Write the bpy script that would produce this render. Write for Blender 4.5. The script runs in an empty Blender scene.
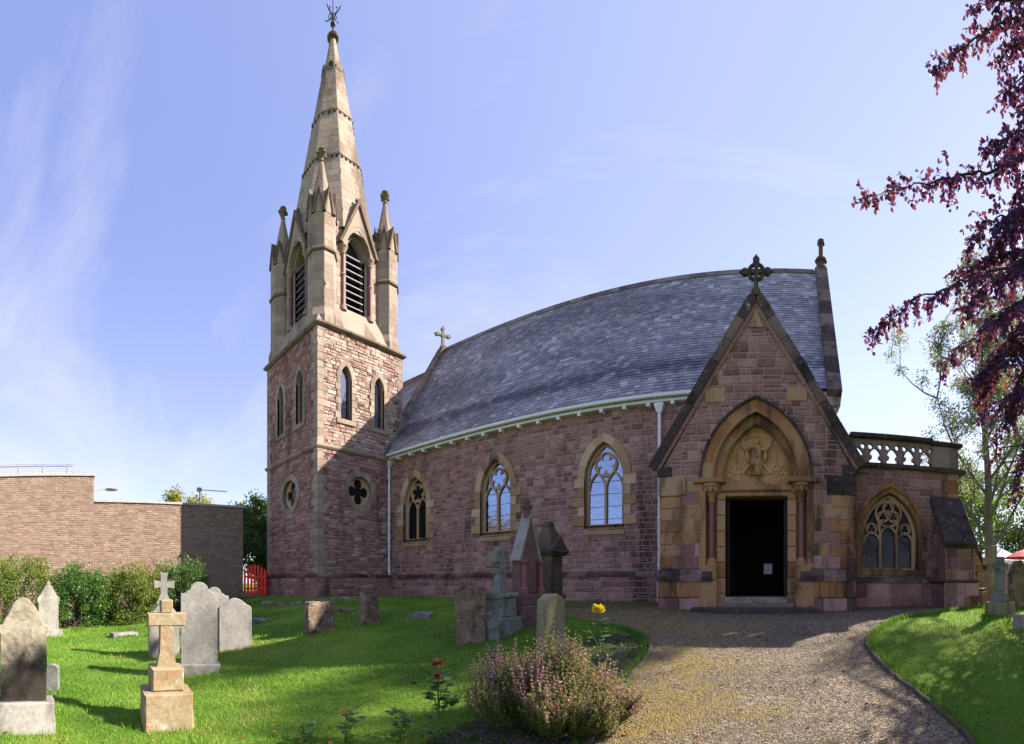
import bpy, math, random
import numpy as np
from mathutils import Vector, Matrix, noise as mnoise
from mathutils.geometry import delaunay_2d_cdt
R = math.radians
scene = bpy.context.scene
COL = scene.collection

# ------------------------------------------------------------------ camera
# The photograph is a stitched cylindrical panorama about 129 degrees wide.
F, X0, YH, EYE = 455.0, 776.0, 583.2, 1.6
cam = bpy.data.cameras.new('camera')
cam.type = 'PANO'
cam.panorama_type = 'CENTRAL_CYLINDRICAL'
cam.central_cylindrical_range_u_min = (0 - X0) / F
cam.central_cylindrical_range_u_max = (1024 - X0) / F
cam.central_cylindrical_range_v_min = (YH - 744) / F
cam.central_cylindrical_range_v_max = YH / F
cam.central_cylindrical_radius = 1.0
cam.clip_start = 0.05
cam.clip_end = 3000
camo = bpy.data.objects.new('camera', cam)
COL.objects.link(camo)
camo.location = (0, 0, EYE)
camo.rotation_euler = (R(90), 0, 0)
scene.camera = camo

# ------------------------------------------------------------------ light
SUN_EL, SUN_AZ = R(35), R(45)            # azimuth measured from +Y towards +X
sdir = Vector((math.cos(SUN_EL) * math.sin(SUN_AZ), math.cos(SUN_EL) * math.cos(SUN_AZ), math.sin(SUN_EL)))
sun = bpy.data.lights.new('sun', 'SUN')
sun.energy = 4.4
sun.angle = R(0.5)
sun.color = (1.0, 0.90, 0.76)
suno = bpy.data.objects.new('sun', sun)
COL.objects.link(suno)
suno.location = sdir * 60
suno.rotation_euler = (-sdir).to_track_quat('-Z', 'Y').to_euler()

w = bpy.data.worlds.new('World')
scene.world = w
w.use_nodes = True
nt = w.node_tree
nt.nodes.clear()
def wn(t, **kw):
    n = nt.nodes.new(t)
    for k, v in kw.items(): setattr(n, k, v)
    return n
sky = wn('ShaderNodeTexSky', sky_type='NISHITA', sun_disc=False)
sky.sun_elevation = SUN_EL
sky.sun_rotation = SUN_AZ
sky.air_density = 1.0; sky.dust_density = 0.15; sky.ozone_density = 2.0
tintn = wn('ShaderNodeMixRGB', blend_type='MULTIPLY'); tintn.inputs[0].default_value = 1
tintn.inputs[2].default_value = (1.13, 0.95, 1.09, 1)
nt.links.new(sky.outputs[0], tintn.inputs[1])
tc = wn('ShaderNodeTexCoord')
sepw = wn('ShaderNodeSeparateXYZ'); nt.links.new(tc.outputs['Generated'], sepw.inputs[0])
# cirrus on a high plane: direction / (z + small)
addz = wn('ShaderNodeMath', operation='ADD'); addz.inputs[1].default_value = 0.12
nt.links.new(sepw.outputs[2], addz.inputs[0])
comb = wn('ShaderNodeCombineXYZ')
for i in (0, 1):
    dv = wn('ShaderNodeMath', operation='DIVIDE')
    nt.links.new(sepw.outputs[i], dv.inputs[0]); nt.links.new(addz.outputs[0], dv.inputs[1])
    nt.links.new(dv.outputs[0], comb.inputs[i])
mp = wn('ShaderNodeMapping'); mp.inputs['Scale'].default_value = (0.55, 1.2, 1); mp.inputs['Rotation'].default_value = (0, 0, R(-24))
nt.links.new(comb.outputs[0], mp.inputs[0])
nz = wn('ShaderNodeTexNoise'); nz.inputs['Scale'].default_value = 0.9; nz.inputs['Detail'].default_value = 9; nz.inputs['Roughness'].default_value = 0.62; nz.inputs['Distortion'].default_value = 0.7
nt.links.new(mp.outputs[0], nz.inputs['Vector'])
cr = wn('ShaderNodeValToRGB'); cr.color_ramp.elements[0].position = 0.525; cr.color_ramp.elements[1].position = 0.78
cr.color_ramp.elements[0].color = (0, 0, 0, 1); cr.color_ramp.elements[1].color = (0.6, 0.6, 0.6, 1)
lowc = wn('ShaderNodeMath', operation='MULTIPLY_ADD'); lowc.inputs[1].default_value = 0.24
nz_mid = nz.outputs[0]
cloudmix = wn('ShaderNodeMixRGB', blend_type='MIX')
cloudmix.inputs[2].default_value = (2.55, 2.55, 2.7, 1)
evenmix = wn('ShaderNodeMixRGB', blend_type='MIX'); evenmix.inputs[0].default_value = 0.62
evenmix.inputs[2].default_value = (1.05, 1.30, 2.45, 1)
nt.links.new(tintn.outputs[0], evenmix.inputs[1])
# the clear sky pales towards the horizon and towards the sun's side
hz = wn('ShaderNodeMapRange', interpolation_type='SMOOTHSTEP'); hz.inputs[1].default_value = 0.75; hz.inputs[2].default_value = -0.05; hz.inputs[3].default_value = 0.0; hz.inputs[4].default_value = 0.75
nt.links.new(sepw.outputs[2], hz.inputs[0])
dt = wn('ShaderNodeVectorMath', operation='DOT_PRODUCT'); dt.inputs[1].default_value = tuple(sdir); nt.links.new(tc.outputs['Generated'], dt.inputs[0])
nt.links.new(hz.outputs[0], lowc.inputs[0]); nt.links.new(nz_mid, lowc.inputs[2]); nt.links.new(lowc.outputs[0], cr.inputs[0])
sg_ = wn('ShaderNodeMapRange', interpolation_type='SMOOTHSTEP'); sg_.inputs[1].default_value = -0.1; sg_.inputs[2].default_value = 1.0; sg_.inputs[3].default_value = 0.0; sg_.inputs[4].default_value = 0.75
nt.links.new(dt.outputs['Value'], sg_.inputs[0])
sm = wn('ShaderNodeMath', operation='ADD', use_clamp=True); nt.links.new(hz.outputs[0], sm.inputs[0]); nt.links.new(sg_.outputs[0], sm.inputs[1])
pale = wn('ShaderNodeMixRGB', blend_type='MIX'); pale.inputs[1].default_value = (0.86, 1.06, 2.22, 1); pale.inputs[2].default_value = (1.85, 1.98, 2.42, 1)
nt.links.new(sm.outputs[0], pale.inputs[0]); nt.links.new(pale.outputs[0], evenmix.inputs[2])
nt.links.new(cr.outputs[0], cloudmix.inputs[0]); nt.links.new(evenmix.outputs[0], cloudmix.inputs[1])
bg = wn('ShaderNodeBackground'); bg.inputs[1].default_value = 0.114
nt.links.new(cloudmix.outputs[0], bg.inputs[0])
wo = wn('ShaderNodeOutputWorld'); nt.links.new(bg.outputs[0], wo.inputs[0])

scene.view_settings.view_transform = 'Standard'
scene.view_settings.look = 'None'
scene.view_settings.gamma = 1
scene.view_settings.use_curve_mapping = False
scene.view_settings.exposure = 1.74
scene.render.engine = 'CYCLES'
scene.cycles.max_bounces = 6
scene.cycles.transparent_max_bounces = 6

# ------------------------------------------------------------------ helpers
def S(t):
    t = min(1.0, max(0.0, t)); return t * t * (3 - 2 * t)
def gz(x, y):
    b = 1.03 * S((y - 0.5) / 9.0)
    b -= 0.10 * math.exp(-((x + 0.4) / 2.4) ** 2 - ((y - 9.6) / 1.5) ** 2)
    f = S((math.hypot(x, y) - 1.5) / 2.0) * (1 - S((math.hypot(x, y) - 40) / 20))
    return b + f * 0.035 * mnoise.noise(Vector((x * 0.55, y * 0.55, 3.1)))
def ray(px, py):
    p = (px - X0) / F
    return math.sin(p), math.cos(p), (YH - py) / F
def G(px, py):                            # where the sight line of a photo point meets the ground
    a, b, t = ray(px, py)
    d = 0.8
    while d < 60:
        if EYE + t * d <= gz(a * d, b * d): break
        d += 0.03
    return Vector((a * d, b * d, gz(a * d, b * d)))
def AT(px, py, d):                        # point at horizontal distance d
    a, b, t = ray(px, py)
    return Vector((a * d, b * d, EYE + t * d))

class Fr:
    def __init__(s, o, u, v, n):
        s.o, s.u, s.v, s.n = Vector(o), Vector(u), Vector(v), Vector(n)
    def p(s, a, b, d=0.0):
        return s.o + s.u * a + s.v * b + s.n * d
def FS(y): return Fr((0, y, 0), (1, 0, 0), (0, 0, 1), (0, -1, 0))     # faces -y, u=x v=z
def FE(x): return Fr((x, 0, 0), (0, 1, 0), (0, 0, 1), (1, 0, 0))      # faces +x, u=y v=z
def FW(x): return Fr((x, 0, 0), (0, -1, 0), (0, 0, 1), (-1, 0, 0))    # faces -x, u=-y
def FN(y): return Fr((0, y, 0), (-1, 0, 0), (0, 0, 1), (0, 1, 0))     # faces +y, u=-x

def area(p):
    return 0.5 * sum(p[i][0] * p[(i + 1) % len(p)][1] - p[(i + 1) % len(p)][0] * p[i][1] for i in range(len(p)))
def clip(p, a, b, off=0.0, keep=1):       # keep the side left of a->b (keep=1) or right of it
    ex, ey = b[0] - a[0], b[1] - a[1]
    L = math.hypot(ex, ey)
    if L < 1e-9: return p
    nx, ny = -ey / L, ex / L
    def s(q): return keep * (((q[0] - a[0]) * nx + (q[1] - a[1]) * ny) - off)
    out = []
    for i in range(len(p)):
        q, r = p[i], p[(i + 1) % len(p)]
        sq, sr = s(q), s(r)
        if sq >= 0: out.append(q)
        if (sq >= 0) != (sr >= 0):
            t = sq / (sq - sr)
            out.append((q[0] + (r[0] - q[0]) * t, q[1] + (r[1] - q[1]) * t))
    return out
def clip_in(p, poly):
    for i in range(len(poly)):
        if len(p) < 3: return []
        p = clip(p, poly[i], poly[(i + 1) % len(poly)])
    return p
def subtract(p, hole):                    # convex p minus convex hole (CCW) -> convex pieces
    hx0 = min(q[0] for q in hole); hx1 = max(q[0] for q in hole); hy0 = min(q[1] for q in hole); hy1 = max(q[1] for q in hole)
    if max(q[0] for q in p) <= hx0 or min(q[0] for q in p) >= hx1 or max(q[1] for q in p) <= hy0 or min(q[1] for q in p) >= hy1: return [p]
    out = []
    for i in range(len(hole)):
        a, b = hole[i], hole[(i + 1) % len(hole)]
        o = clip(p, a, b, 0, -1)
        if len(o) >= 3 and abs(area(o)) > 2e-4: out.append(o)
        p = clip(p, a, b)
        if len(p) < 3: return out
    return out
def shrink(p, d):
    q = list(p)
    for i in range(len(p)):
        if len(q) < 3: return []
        q = clip(q, p[i], p[(i + 1) % len(p)], d)
    return q if len(q) >= 3 and abs(area(q)) > 1e-5 else []
def clean(p, e=1e-4):
    out = []
    for q in p:
        if not out or math.hypot(q[0] - out[-1][0], q[1] - out[-1][1]) > e: out.append(q)
    while len(out) > 2 and math.hypot(out[0][0] - out[-1][0], out[0][1] - out[-1][1]) <= e: out.pop()
    return out
def rect(a, b, c, d): return [(a, b), (c, b), (c, d), (a, d)]
def arch(cu, hw, base, spring, apex, n=10):     # pointed arch opening, CCW
    h = apex - spring
    rr = (hw * hw + h * h) / (2 * hw); c = rr - hw
    tm = math.acos(max(-1, min(1, c / rr)))
    pts = [(cu - hw, base), (cu + hw, base)]
    for k in range(n + 1):
        t = tm * k / n; pts.append((cu - c + rr * math.cos(t), spring + rr * math.sin(t)))
    for k in range(n - 1, -1, -1):
        t = tm * k / n; pts.append((cu + c - rr * math.cos(t), spring + rr * math.sin(t)))
    return pts
def arch_side(cu, hw, spring, apex, t_, sgn, n):   # inner and outer points of one side of an arch ring
    h = apex - spring
    rr = (hw * hw + h * h) / (2 * hw); c = rr - hw
    ti = math.acos(max(-1, min(1, c / rr))); to = math.acos(max(-1, min(1, c / (rr + t_))))
    I, O = [], []
    for k in range(n + 1):
        a = ti * k / n; b = to * k / n
        I.append((cu + sgn * (-c + rr * math.cos(a)), spring + rr * math.sin(a)))
        O.append((cu + sgn * (-c + (rr + t_) * math.cos(b)), spring + (rr + t_) * math.sin(b)))
    return I, O
def circ(cu, cv, r, n=24, a0=0.0): return [(cu + r * math.cos(a0 + 2 * math.pi * k / n), cv + r * math.sin(a0 + 2 * math.pi * k / n)) for k in range(n)]

class MB:
    def __init__(s, seed=1):
        s.v, s.f, s.t, s.m = [], [], [], []
        s.r = random.Random(seed)
    def add(s, pts, faces, tint=0.5, mi=0):
        b = len(s.v); s.v += [tuple(p) for p in pts]
        for f in faces:
            s.f.append([i + b for i in f]); s.t.append(tint); s.m.append(mi)
    def slab(s, poly, fr, d0, d1, bev=0.008, tint=None, mi=0, back=False):
        poly = clean(poly)
        if len(poly) < 3: return
        if area(poly) < 0: poly = poly[::-1]
        tint = s.r.random() if tint is None else tint
        n = len(poly)
        q = shrink(poly, bev) if bev else []
        if len(q) == n:
            k = min(range(n), key=lambda i: (q[i][0] - poly[0][0]) ** 2 + (q[i][1] - poly[0][1]) ** 2)
            q = q[k:] + q[:k]
            pts = [fr.p(a, b, d0) for a, b in poly] + [fr.p(a, b, d1 - bev) for a, b in poly] + [fr.p(a, b, d1) for a, b in q]
            fs = [[i, (i + 1) % n, n + (i + 1) % n, n + i] for i in range(n)]
            fs += [[n + i, n + (i + 1) % n, 2 * n + (i + 1) % n, 2 * n + i] for i in range(n)] + [list(range(2 * n, 3 * n))]
        else:
            pts = [fr.p(a, b, d0) for a, b in poly] + [fr.p(a, b, d1) for a, b in poly]
            fs = [[i, (i + 1) % n, n + (i + 1) % n, n + i] for i in range(n)] + [list(range(n, 2 * n))]
        if back: fs.append(list(range(n - 1, -1, -1)))
        s.add(pts, fs, tint, mi)
    def ngon(s, poly, fr, d=0.0, tint=0.5, mi=0):
        s.add([fr.p(a, b, d) for a, b in poly], [list(range(len(poly)))], tint, mi)
    def reveal(s, poly, fr, d0, d1, tint=0.5, mi=0):  # inward-facing side walls of an opening, from d0 back to d1
        n = len(poly)
        s.add([fr.p(a, b, d0) for a, b in poly] + [fr.p(a, b, d1) for a, b in poly],
              [[i, n + i, n + (i + 1) % n, (i + 1) % n] for i in range(n)], tint, mi)
    def box(s, x0, y0, z0, x1, y1, z1, tint=None, mi=0, bev=0.0):
        tint = s.r.random() if tint is None else tint
        if bev:
            b = bev; pts = []
            X, Y, Z = (x0, x1), (y0, y1), (z0, z1)
            ix = {}
            for i in (0, 1):
                for j in (0, 1):
                    for k in (0, 1):
                        sx, sy, sz = (b, -b)[i], (b, -b)[j], (b, -b)[k]
                        ix[(i, j, k, 0)] = len(pts); pts.append((X[i], Y[j] + sy, Z[k] + sz))
                        ix[(i, j, k, 1)] = len(pts); pts.append((X[i] + sx, Y[j], Z[k] + sz))
                        ix[(i, j, k, 2)] = len(pts); pts.append((X[i] + sx, Y[j] + sy, Z[k]))
            fs = []
            def q(a): fs.append([ix[c] for c in a])
            q([(1,0,0,0),(1,1,0,0),(1,1,1,0),(1,0,1,0)]); q([(0,1,0,0),(0,0,0,0),(0,0,1,0),(0,1,1,0)])
            q([(0,0,0,1),(1,0,0,1),(1,0,1,1),(0,0,1,1)]); q([(1,1,0,1),(0,1,0,1),(0,1,1,1),(1,1,1,1)])
            q([(0,0,1,2),(1,0,1,2),(1,1,1,2),(0,1,1,2)]); q([(0,1,0,2),(1,1,0,2),(1,0,0,2),(0,0,0,2)])
            for i in (0,1):
                for j in (0,1): q([(i,j,0,0),(i,j,0,1),(i,j,1,1),(i,j,1,0)] if i != j else [(i,j,0,1),(i,j,0,0),(i,j,1,0),(i,j,1,1)])
                for k in (0,1): q([(i,0,k,0),(i,0,k,2),(i,1,k,2),(i,1,k,0)] if i == k else [(i,0,k,2),(i,0,k,0),(i,1,k,0),(i,1,k,2)])
            for j in (0,1):
                for k in (0,1): q([(0,j,k,1),(0,j,k,2),(1,j,k,2),(1,j,k,1)] if j != k else [(0,j,k,2),(0,j,k,1),(1,j,k,1),(1,j,k,2)])
            for i in (0,1):
                for j in (0,1):
                    for k in (0,1):
                        t = [ix[(i,j,k,0)], ix[(i,j,k,1)], ix[(i,j,k,2)]]
                        fs.append(t if (i + j + k) % 2 == 1 else t[::-1])
            s.add(pts, fs, tint, mi); return
        pts = [(x0,y0,z0),(x1,y0,z0),(x1,y1,z0),(x0,y1,z0),(x0,y0,z1),(x1,y0,z1),(x1,y1,z1),(x0,y1,z1)]
        s.add(pts, [[3,2,1,0],[4,5,6,7],[0,1,5,4],[1,2,6,5],[2,3,7,6],[3,0,4,7]], tint, mi)
    def frustum(s, c, half0, z0, half1, z1, tint=None, mi=0):   # four-sided tapered block
        cx, cy = c; a, b = half0; e, f = half1
        pts = [(cx-a,cy-b,z0),(cx+a,cy-b,z0),(cx+a,cy+b,z0),(cx-a,cy+b,z0),(cx-e,cy-f,z1),(cx+e,cy-f,z1),(cx+e,cy+f,z1),(cx-e,cy+f,z1)]
        s.add(pts, [[3,2,1,0],[4,5,6,7],[0,1,5,4],[1,2,6,5],[2,3,7,6],[3,0,4,7]], s.r.random() if tint is None else tint, mi)
    def lathe(s, c, prof, n=12, a0=0.0, tint=0.5, mi=0):        # prof: (radius, z)
        pts, fs = [], []
        for r_, z in prof:
            for k in range(n):
                a = a0 + 2 * math.pi * k / n
                pts.append((c[0] + r_ * math.cos(a), c[1] + r_ * math.sin(a), c[2] + z))
        for j in range(len(prof) - 1):
            for k in range(n):
                fs.append([j*n+k, j*n+(k+1)%n, (j+1)*n+(k+1)%n, (j+1)*n+k])
        fs.append([k for k in range(n-1, -1, -1)]); fs.append([(len(prof)-1)*n+k for k in range(n)])
        s.add(pts, fs, tint, mi)
    def tube(s, pts, rad, n=6, tint=0.5, mi=0, cap=True):
        P = [Vector(p) for p in pts]
        if len(P) < 2: return
        rad = [rad] * len(P) if isinstance(rad, (int, float)) else rad
        V, fs = [], []
        ref = None
        for i, p in enumerate(P):
            d = (P[min(i+1, len(P)-1)] - P[max(i-1, 0)])
            if d.length < 1e-9: d = Vector((0, 0, 1))
            d.normalize()
            if ref is None: ref = Vector((1, 0, 0)) if abs(d.x) < 0.8 else Vector((0, 1, 0))
            a = (ref - d * ref.dot(d)).normalized(); b = d.cross(a); ref = a
            for k in range(n):
                t = 2 * math.pi * k / n
                V.append(p + (a * math.cos(t) + b * math.sin(t)) * rad[i])
        for i in range(len(P) - 1):
            for k in range(n):
                fs.append([i*n+k, i*n+(k+1)%n, (i+1)*n+(k+1)%n, (i+1)*n+k])
        if cap:
            fs.append(list(range(n-1, -1, -1))); fs.append([(len(P)-1)*n+k for k in range(n)])
        s.add(V, fs, tint, mi)
    def ribbon(s, pts, wd, fr, d0, d1, closed=False, tint=0.5, mi=0, bev=None):   # bar of rectangular section along a 2D curve
        n = len(pts); L, Rr = [], []
        for i in range(n):
            a = pts[(i-1) % n] if (closed or i > 0) else pts[i]
            b = pts[(i+1) % n] if (closed or i < n-1) else pts[i]
            dx, dy = b[0]-a[0], b[1]-a[1]; l = math.hypot(dx, dy) or 1
            nx, ny = -dy/l*wd/2, dx/l*wd/2
            L.append((pts[i][0]+nx, pts[i][1]+ny)); Rr.append((pts[i][0]-nx, pts[i][1]-ny))
        bv = min(wd * 0.25, (d1 - d0) * 0.4) if bev is None else bev
        V, fs = [], []
        for i in range(n):
            mx, my = pts[i]
            l, r_ = L[i], Rr[i]
            li = (l[0]+(mx-l[0])*bv*2/wd, l[1]+(my-l[1])*bv*2/wd); ri = (r_[0]+(mx-r_[0])*bv*2/wd, r_[1]+(my-r_[1])*bv*2/wd)
            V += [fr.p(*l, d0), fr.p(*l, d1-bv), fr.p(*li, d1), fr.p(*ri, d1), fr.p(*r_, d1-bv), fr.p(*r_, d0)]
        m = n if closed else n - 1
        for i in range(m):
            a, b = i*6, ((i+1) % n)*6
            for k in range(5): fs.append([a+k, a+k+1, b+k+1, b+k])
        if not closed:
            fs.append([0,1,2,3,4,5]); b = (n-1)*6; fs.append([b+5,b+4,b+3,b+2,b+1,b])
        s.add(V, fs, tint, mi)
    def rubble(s, poly, fr, holes=(), course=(0.13, 0.25), wid=(0.2, 0.5), relief=(0.012, 0.035), joint=0.014, base=0.0,
               mi=0, mortar=1, pick=None, split=0.3, rough=1.0):
        # a wall face of individual stones: courses of varying height, stones of varying length, some split in two
        rnd = s.r
        if mortar is not None:
            pcs = [poly]
            for h in holes: pcs = [x for p in pcs for x in subtract(p, h)]
            for p in pcs: s.ngon(p, fr, base, 0.5, mortar)
        u0 = min(q[0] for q in poly); u1 = max(q[0] for q in poly); v0 = min(q[1] for q in poly); v1 = max(q[1] for q in poly)
        v = v0
        while v < v1 - 1e-6:
            h = rnd.uniform(*course)
            if v1 - (v + h) < course[0] * 0.6: h = v1 - v
            u = u0 - rnd.uniform(0, wid[0])
            while u < u1:
                wd = rnd.uniform(*wid) * (0.7 + 0.5 * h / course[1])
                cells = [rect(u, v, u + wd, v + h)]
                if rnd.random() < split and h > course[0] * 1.2:
                    k = rnd.uniform(0.4, 0.6)
                    if rnd.random() < 0.5: cells = [rect(u, v, u + wd, v + h * k), rect(u, v + h * k, u + wd, v + h)]
                    else:
                        c = wd * rnd.uniform(0.25, 0.4)
                        cells = [rect(u, v, u + c, v + h * k), rect(u, v + h * k, u + c, v + h), rect(u + c, v, u + wd, v + h)]
                for c in cells:
                    c = clip_in(c, poly)
                    if len(c) < 3: continue
                    pcs = [c]
                    for hh in holes:
                        nx_ = []
                        for p in pcs:
                            q_ = subtract(p, hh)
                            if len(q_) == 1 and q_[0] is p: nx_.append(p); continue
                            cand = [clip(p, hh[i], hh[(i + 1) % len(hh)], 0, -1) for i in range(len(hh))]
                            cand = [c_ for c_ in cand if len(c_) >= 3]
                            if cand: nx_.append(max(cand, key=lambda c_: abs(area(c_))))
                        pcs = nx_
                    tint = rnd.random(); rl = rnd.uniform(*relief)
                    m = mi if pick is None else pick(u + wd / 2, v + h / 2, rnd)
                    for p in pcs:
                        p = clean(p, 0.004)
                        if len(p) < 3: continue
                        a = shrink(p, joint / 2)
                        if not a: continue
                        a = clean(a, 0.003)
                        bv = min(0.016, rl)
                        b = shrink(a, bv)
                        n = len(a)
                        if len(b) != n:
                            if n >= 3: s.add([fr.p(*q, base + rl * 0.5) for q in a], [list(range(n))], tint, m)
                            continue
                        k = min(range(n), key=lambda i: (b[i][0]-a[0][0])**2 + (b[i][1]-a[0][1])**2)
                        b = b[k:] + b[:k]
                        jit = [rnd.uniform(-0.35, 0.35) * rl * rough for _ in b]
                        cu = sum(q[0] for q in b) / n; cv = sum(q[1] for q in b) / n
                        pts = [fr.p(*q, base - 0.004) for q in a] + [fr.p(*a[i], base + rl * 0.55) for i in range(n)] + [fr.p(*b[i], base + rl + jit[i]) for i in range(n)]
                        pts.append(fr.p(cu + rnd.uniform(-.1, .1) * wd, cv + rnd.uniform(-.1, .1) * h, base + rl * (1 + rnd.uniform(-0.1, 0.5) * rough)))
                        fs = [[i, (i+1) % n, n+(i+1) % n, n+i] for i in range(n)] + [[n+i, n+(i+1) % n, 2*n+(i+1) % n, 2*n+i] for i in range(n)]
                        fs += [[2*n+i, 2*n+(i+1) % n, 3*n] for i in range(n)]
                        s.add(pts, fs, tint, m)
                u += wd
            v += h
    def slates(s, poly, fr, row=0.2, wd=(0.2, 0.32), mi=0):
        # overlapping roof slates in courses on a slope; v runs up the slope
        rnd = s.r
        u0 = min(q[0] for q in poly); u1 = max(q[0] for q in poly); v0 = min(q[1] for q in poly); v1 = max(q[1] for q in poly)
        s.ngon(poly, fr, -0.01, 0.2, mi)
        v = v0; k = 0
        while v < v1:
            u = u0 - rnd.uniform(0, 0.25)
            while u < u1:
                wq = rnd.uniform(*wd)
                lift = rnd.uniform(0.012, 0.022) ; dv = rnd.uniform(-0.012, 0.008)
                c = clip_in(rect(u + 0.003, v + dv, u + wq - 0.003, v + row * 1.12), poly)
                t = rnd.random()
                if len(c) >= 3 and abs(area(c)) > 1e-4:
                    def dd(q): return lift * (1 - (q[1] - v) / (row * 1.12)) + 0.002
                    n = len(c)
                    s.add([fr.p(*q, dd(q)) for q in c], [list(range(n))], t, mi)
                    low = sorted(c, key=lambda q: q[1])[:2]; low.sort()
                    s.add([fr.p(*low[0], -0.008), fr.p(*low[1], -0.008), fr.p(*low[1], dd(low[1])), fr.p(*low[0], dd(low[0]))], [[0, 1, 2, 3]], t, mi)
                u += wq
            v += row; k += 1
    def build(s, name, mats, parent=None, loc=None, smooth=False):
        if not isinstance(mats, (list, tuple)): mats = [mats]
        base = Vector(loc) if loc is not None else (BASE.get(parent.name, Vector((0, 0, 0))) if parent else Vector((0, 0, 0)))
        me = bpy.data.meshes.new(name)
        v = [(p[0]-base.x, p[1]-base.y, p[2]-base.z) for p in s.v]
        me.from_pydata(v, [], s.f)
        at = me.attributes.new('tint', 'FLOAT', 'FACE')
        at.data.foreach_set('value', np.array(s.t[:len(me.polygons)], dtype=np.float32))
        me.polygons.foreach_set('material_index', np.array(s.m[:len(me.polygons)], dtype=np.int32))
        if smooth: me.polygons.foreach_set('use_smooth', np.ones(len(me.polygons), dtype=bool))
        for m in mats: me.materials.append(m)
        me.update()
        o = bpy.data.objects.new(name, me); COL.objects.link(o)
        if parent: o.parent = parent
        elif loc is not None: o.location = base
        BASE[o.name] = base
        return o
BASE = {}
def thing(name, loc, label, cat, group=None):
    o = bpy.data.objects.new(name, None); COL.objects.link(o)
    o.location = loc; o.empty_display_size = 0.3
    BASE[o.name] = Vector(loc)
    o['label'] = label; o['category'] = cat
    if group: o['group'] = group
    return o
def tag(o, label=None, cat=None, group=None, kind=None):
    if label: o['label'] = label
    if cat: o['category'] = cat
    if group: o['group'] = group
    if kind: o['kind'] = kind
    return o

# ------------------------------------------------------------------ materials
def mat(name, rough=0.85, spec=0.3):
    m = bpy.data.materials.new(name); m.use_nodes = True
    n = m.node_tree; b = n.nodes['Principled BSDF']
    b.inputs['Roughness'].default_value = rough
    b.inputs['Specular IOR Level'].default_value = spec
    return m, n, b
def N(n, t, **kw):
    x = n.nodes.new(t)
    for k, v in kw.items():
        if k in x.inputs: x.inputs[k].default_value = v
        else: setattr(x, k, v)
    return x
def ramp(n, stops):
    r_ = n.nodes.new('ShaderNodeValToRGB'); e = r_.color_ramp.elements
    while len(e) < len(stops): e.new(0.5)
    for i, (p, c) in enumerate(stops):
        e[i].position = p; e[i].color = (*c, 1) if len(c) == 3 else c
    return r_
def noise_(n, scale, detail=5, rough=0.6, vec=None, dist=0.0):
    t = N(n, 'ShaderNodeTexNoise', Scale=scale, Detail=detail, Roughness=rough, Distortion=dist)
    if vec is not None: n.links.new(vec, t.inputs['Vector'])
    return t
def mixc(n, a, b, fac, mode='MIX'):
    x = n.nodes.new('ShaderNodeMixRGB'); x.blend_type = mode
    for i, q in ((0, fac), (1, a), (2, b)):
        if isinstance(q, (int, float)): x.inputs[i].default_value = q
        elif isinstance(q, tuple): x.inputs[i].default_value = (*q, 1)
        else: n.links.new(q, x.inputs[i])
    return x.outputs[0]
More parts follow.
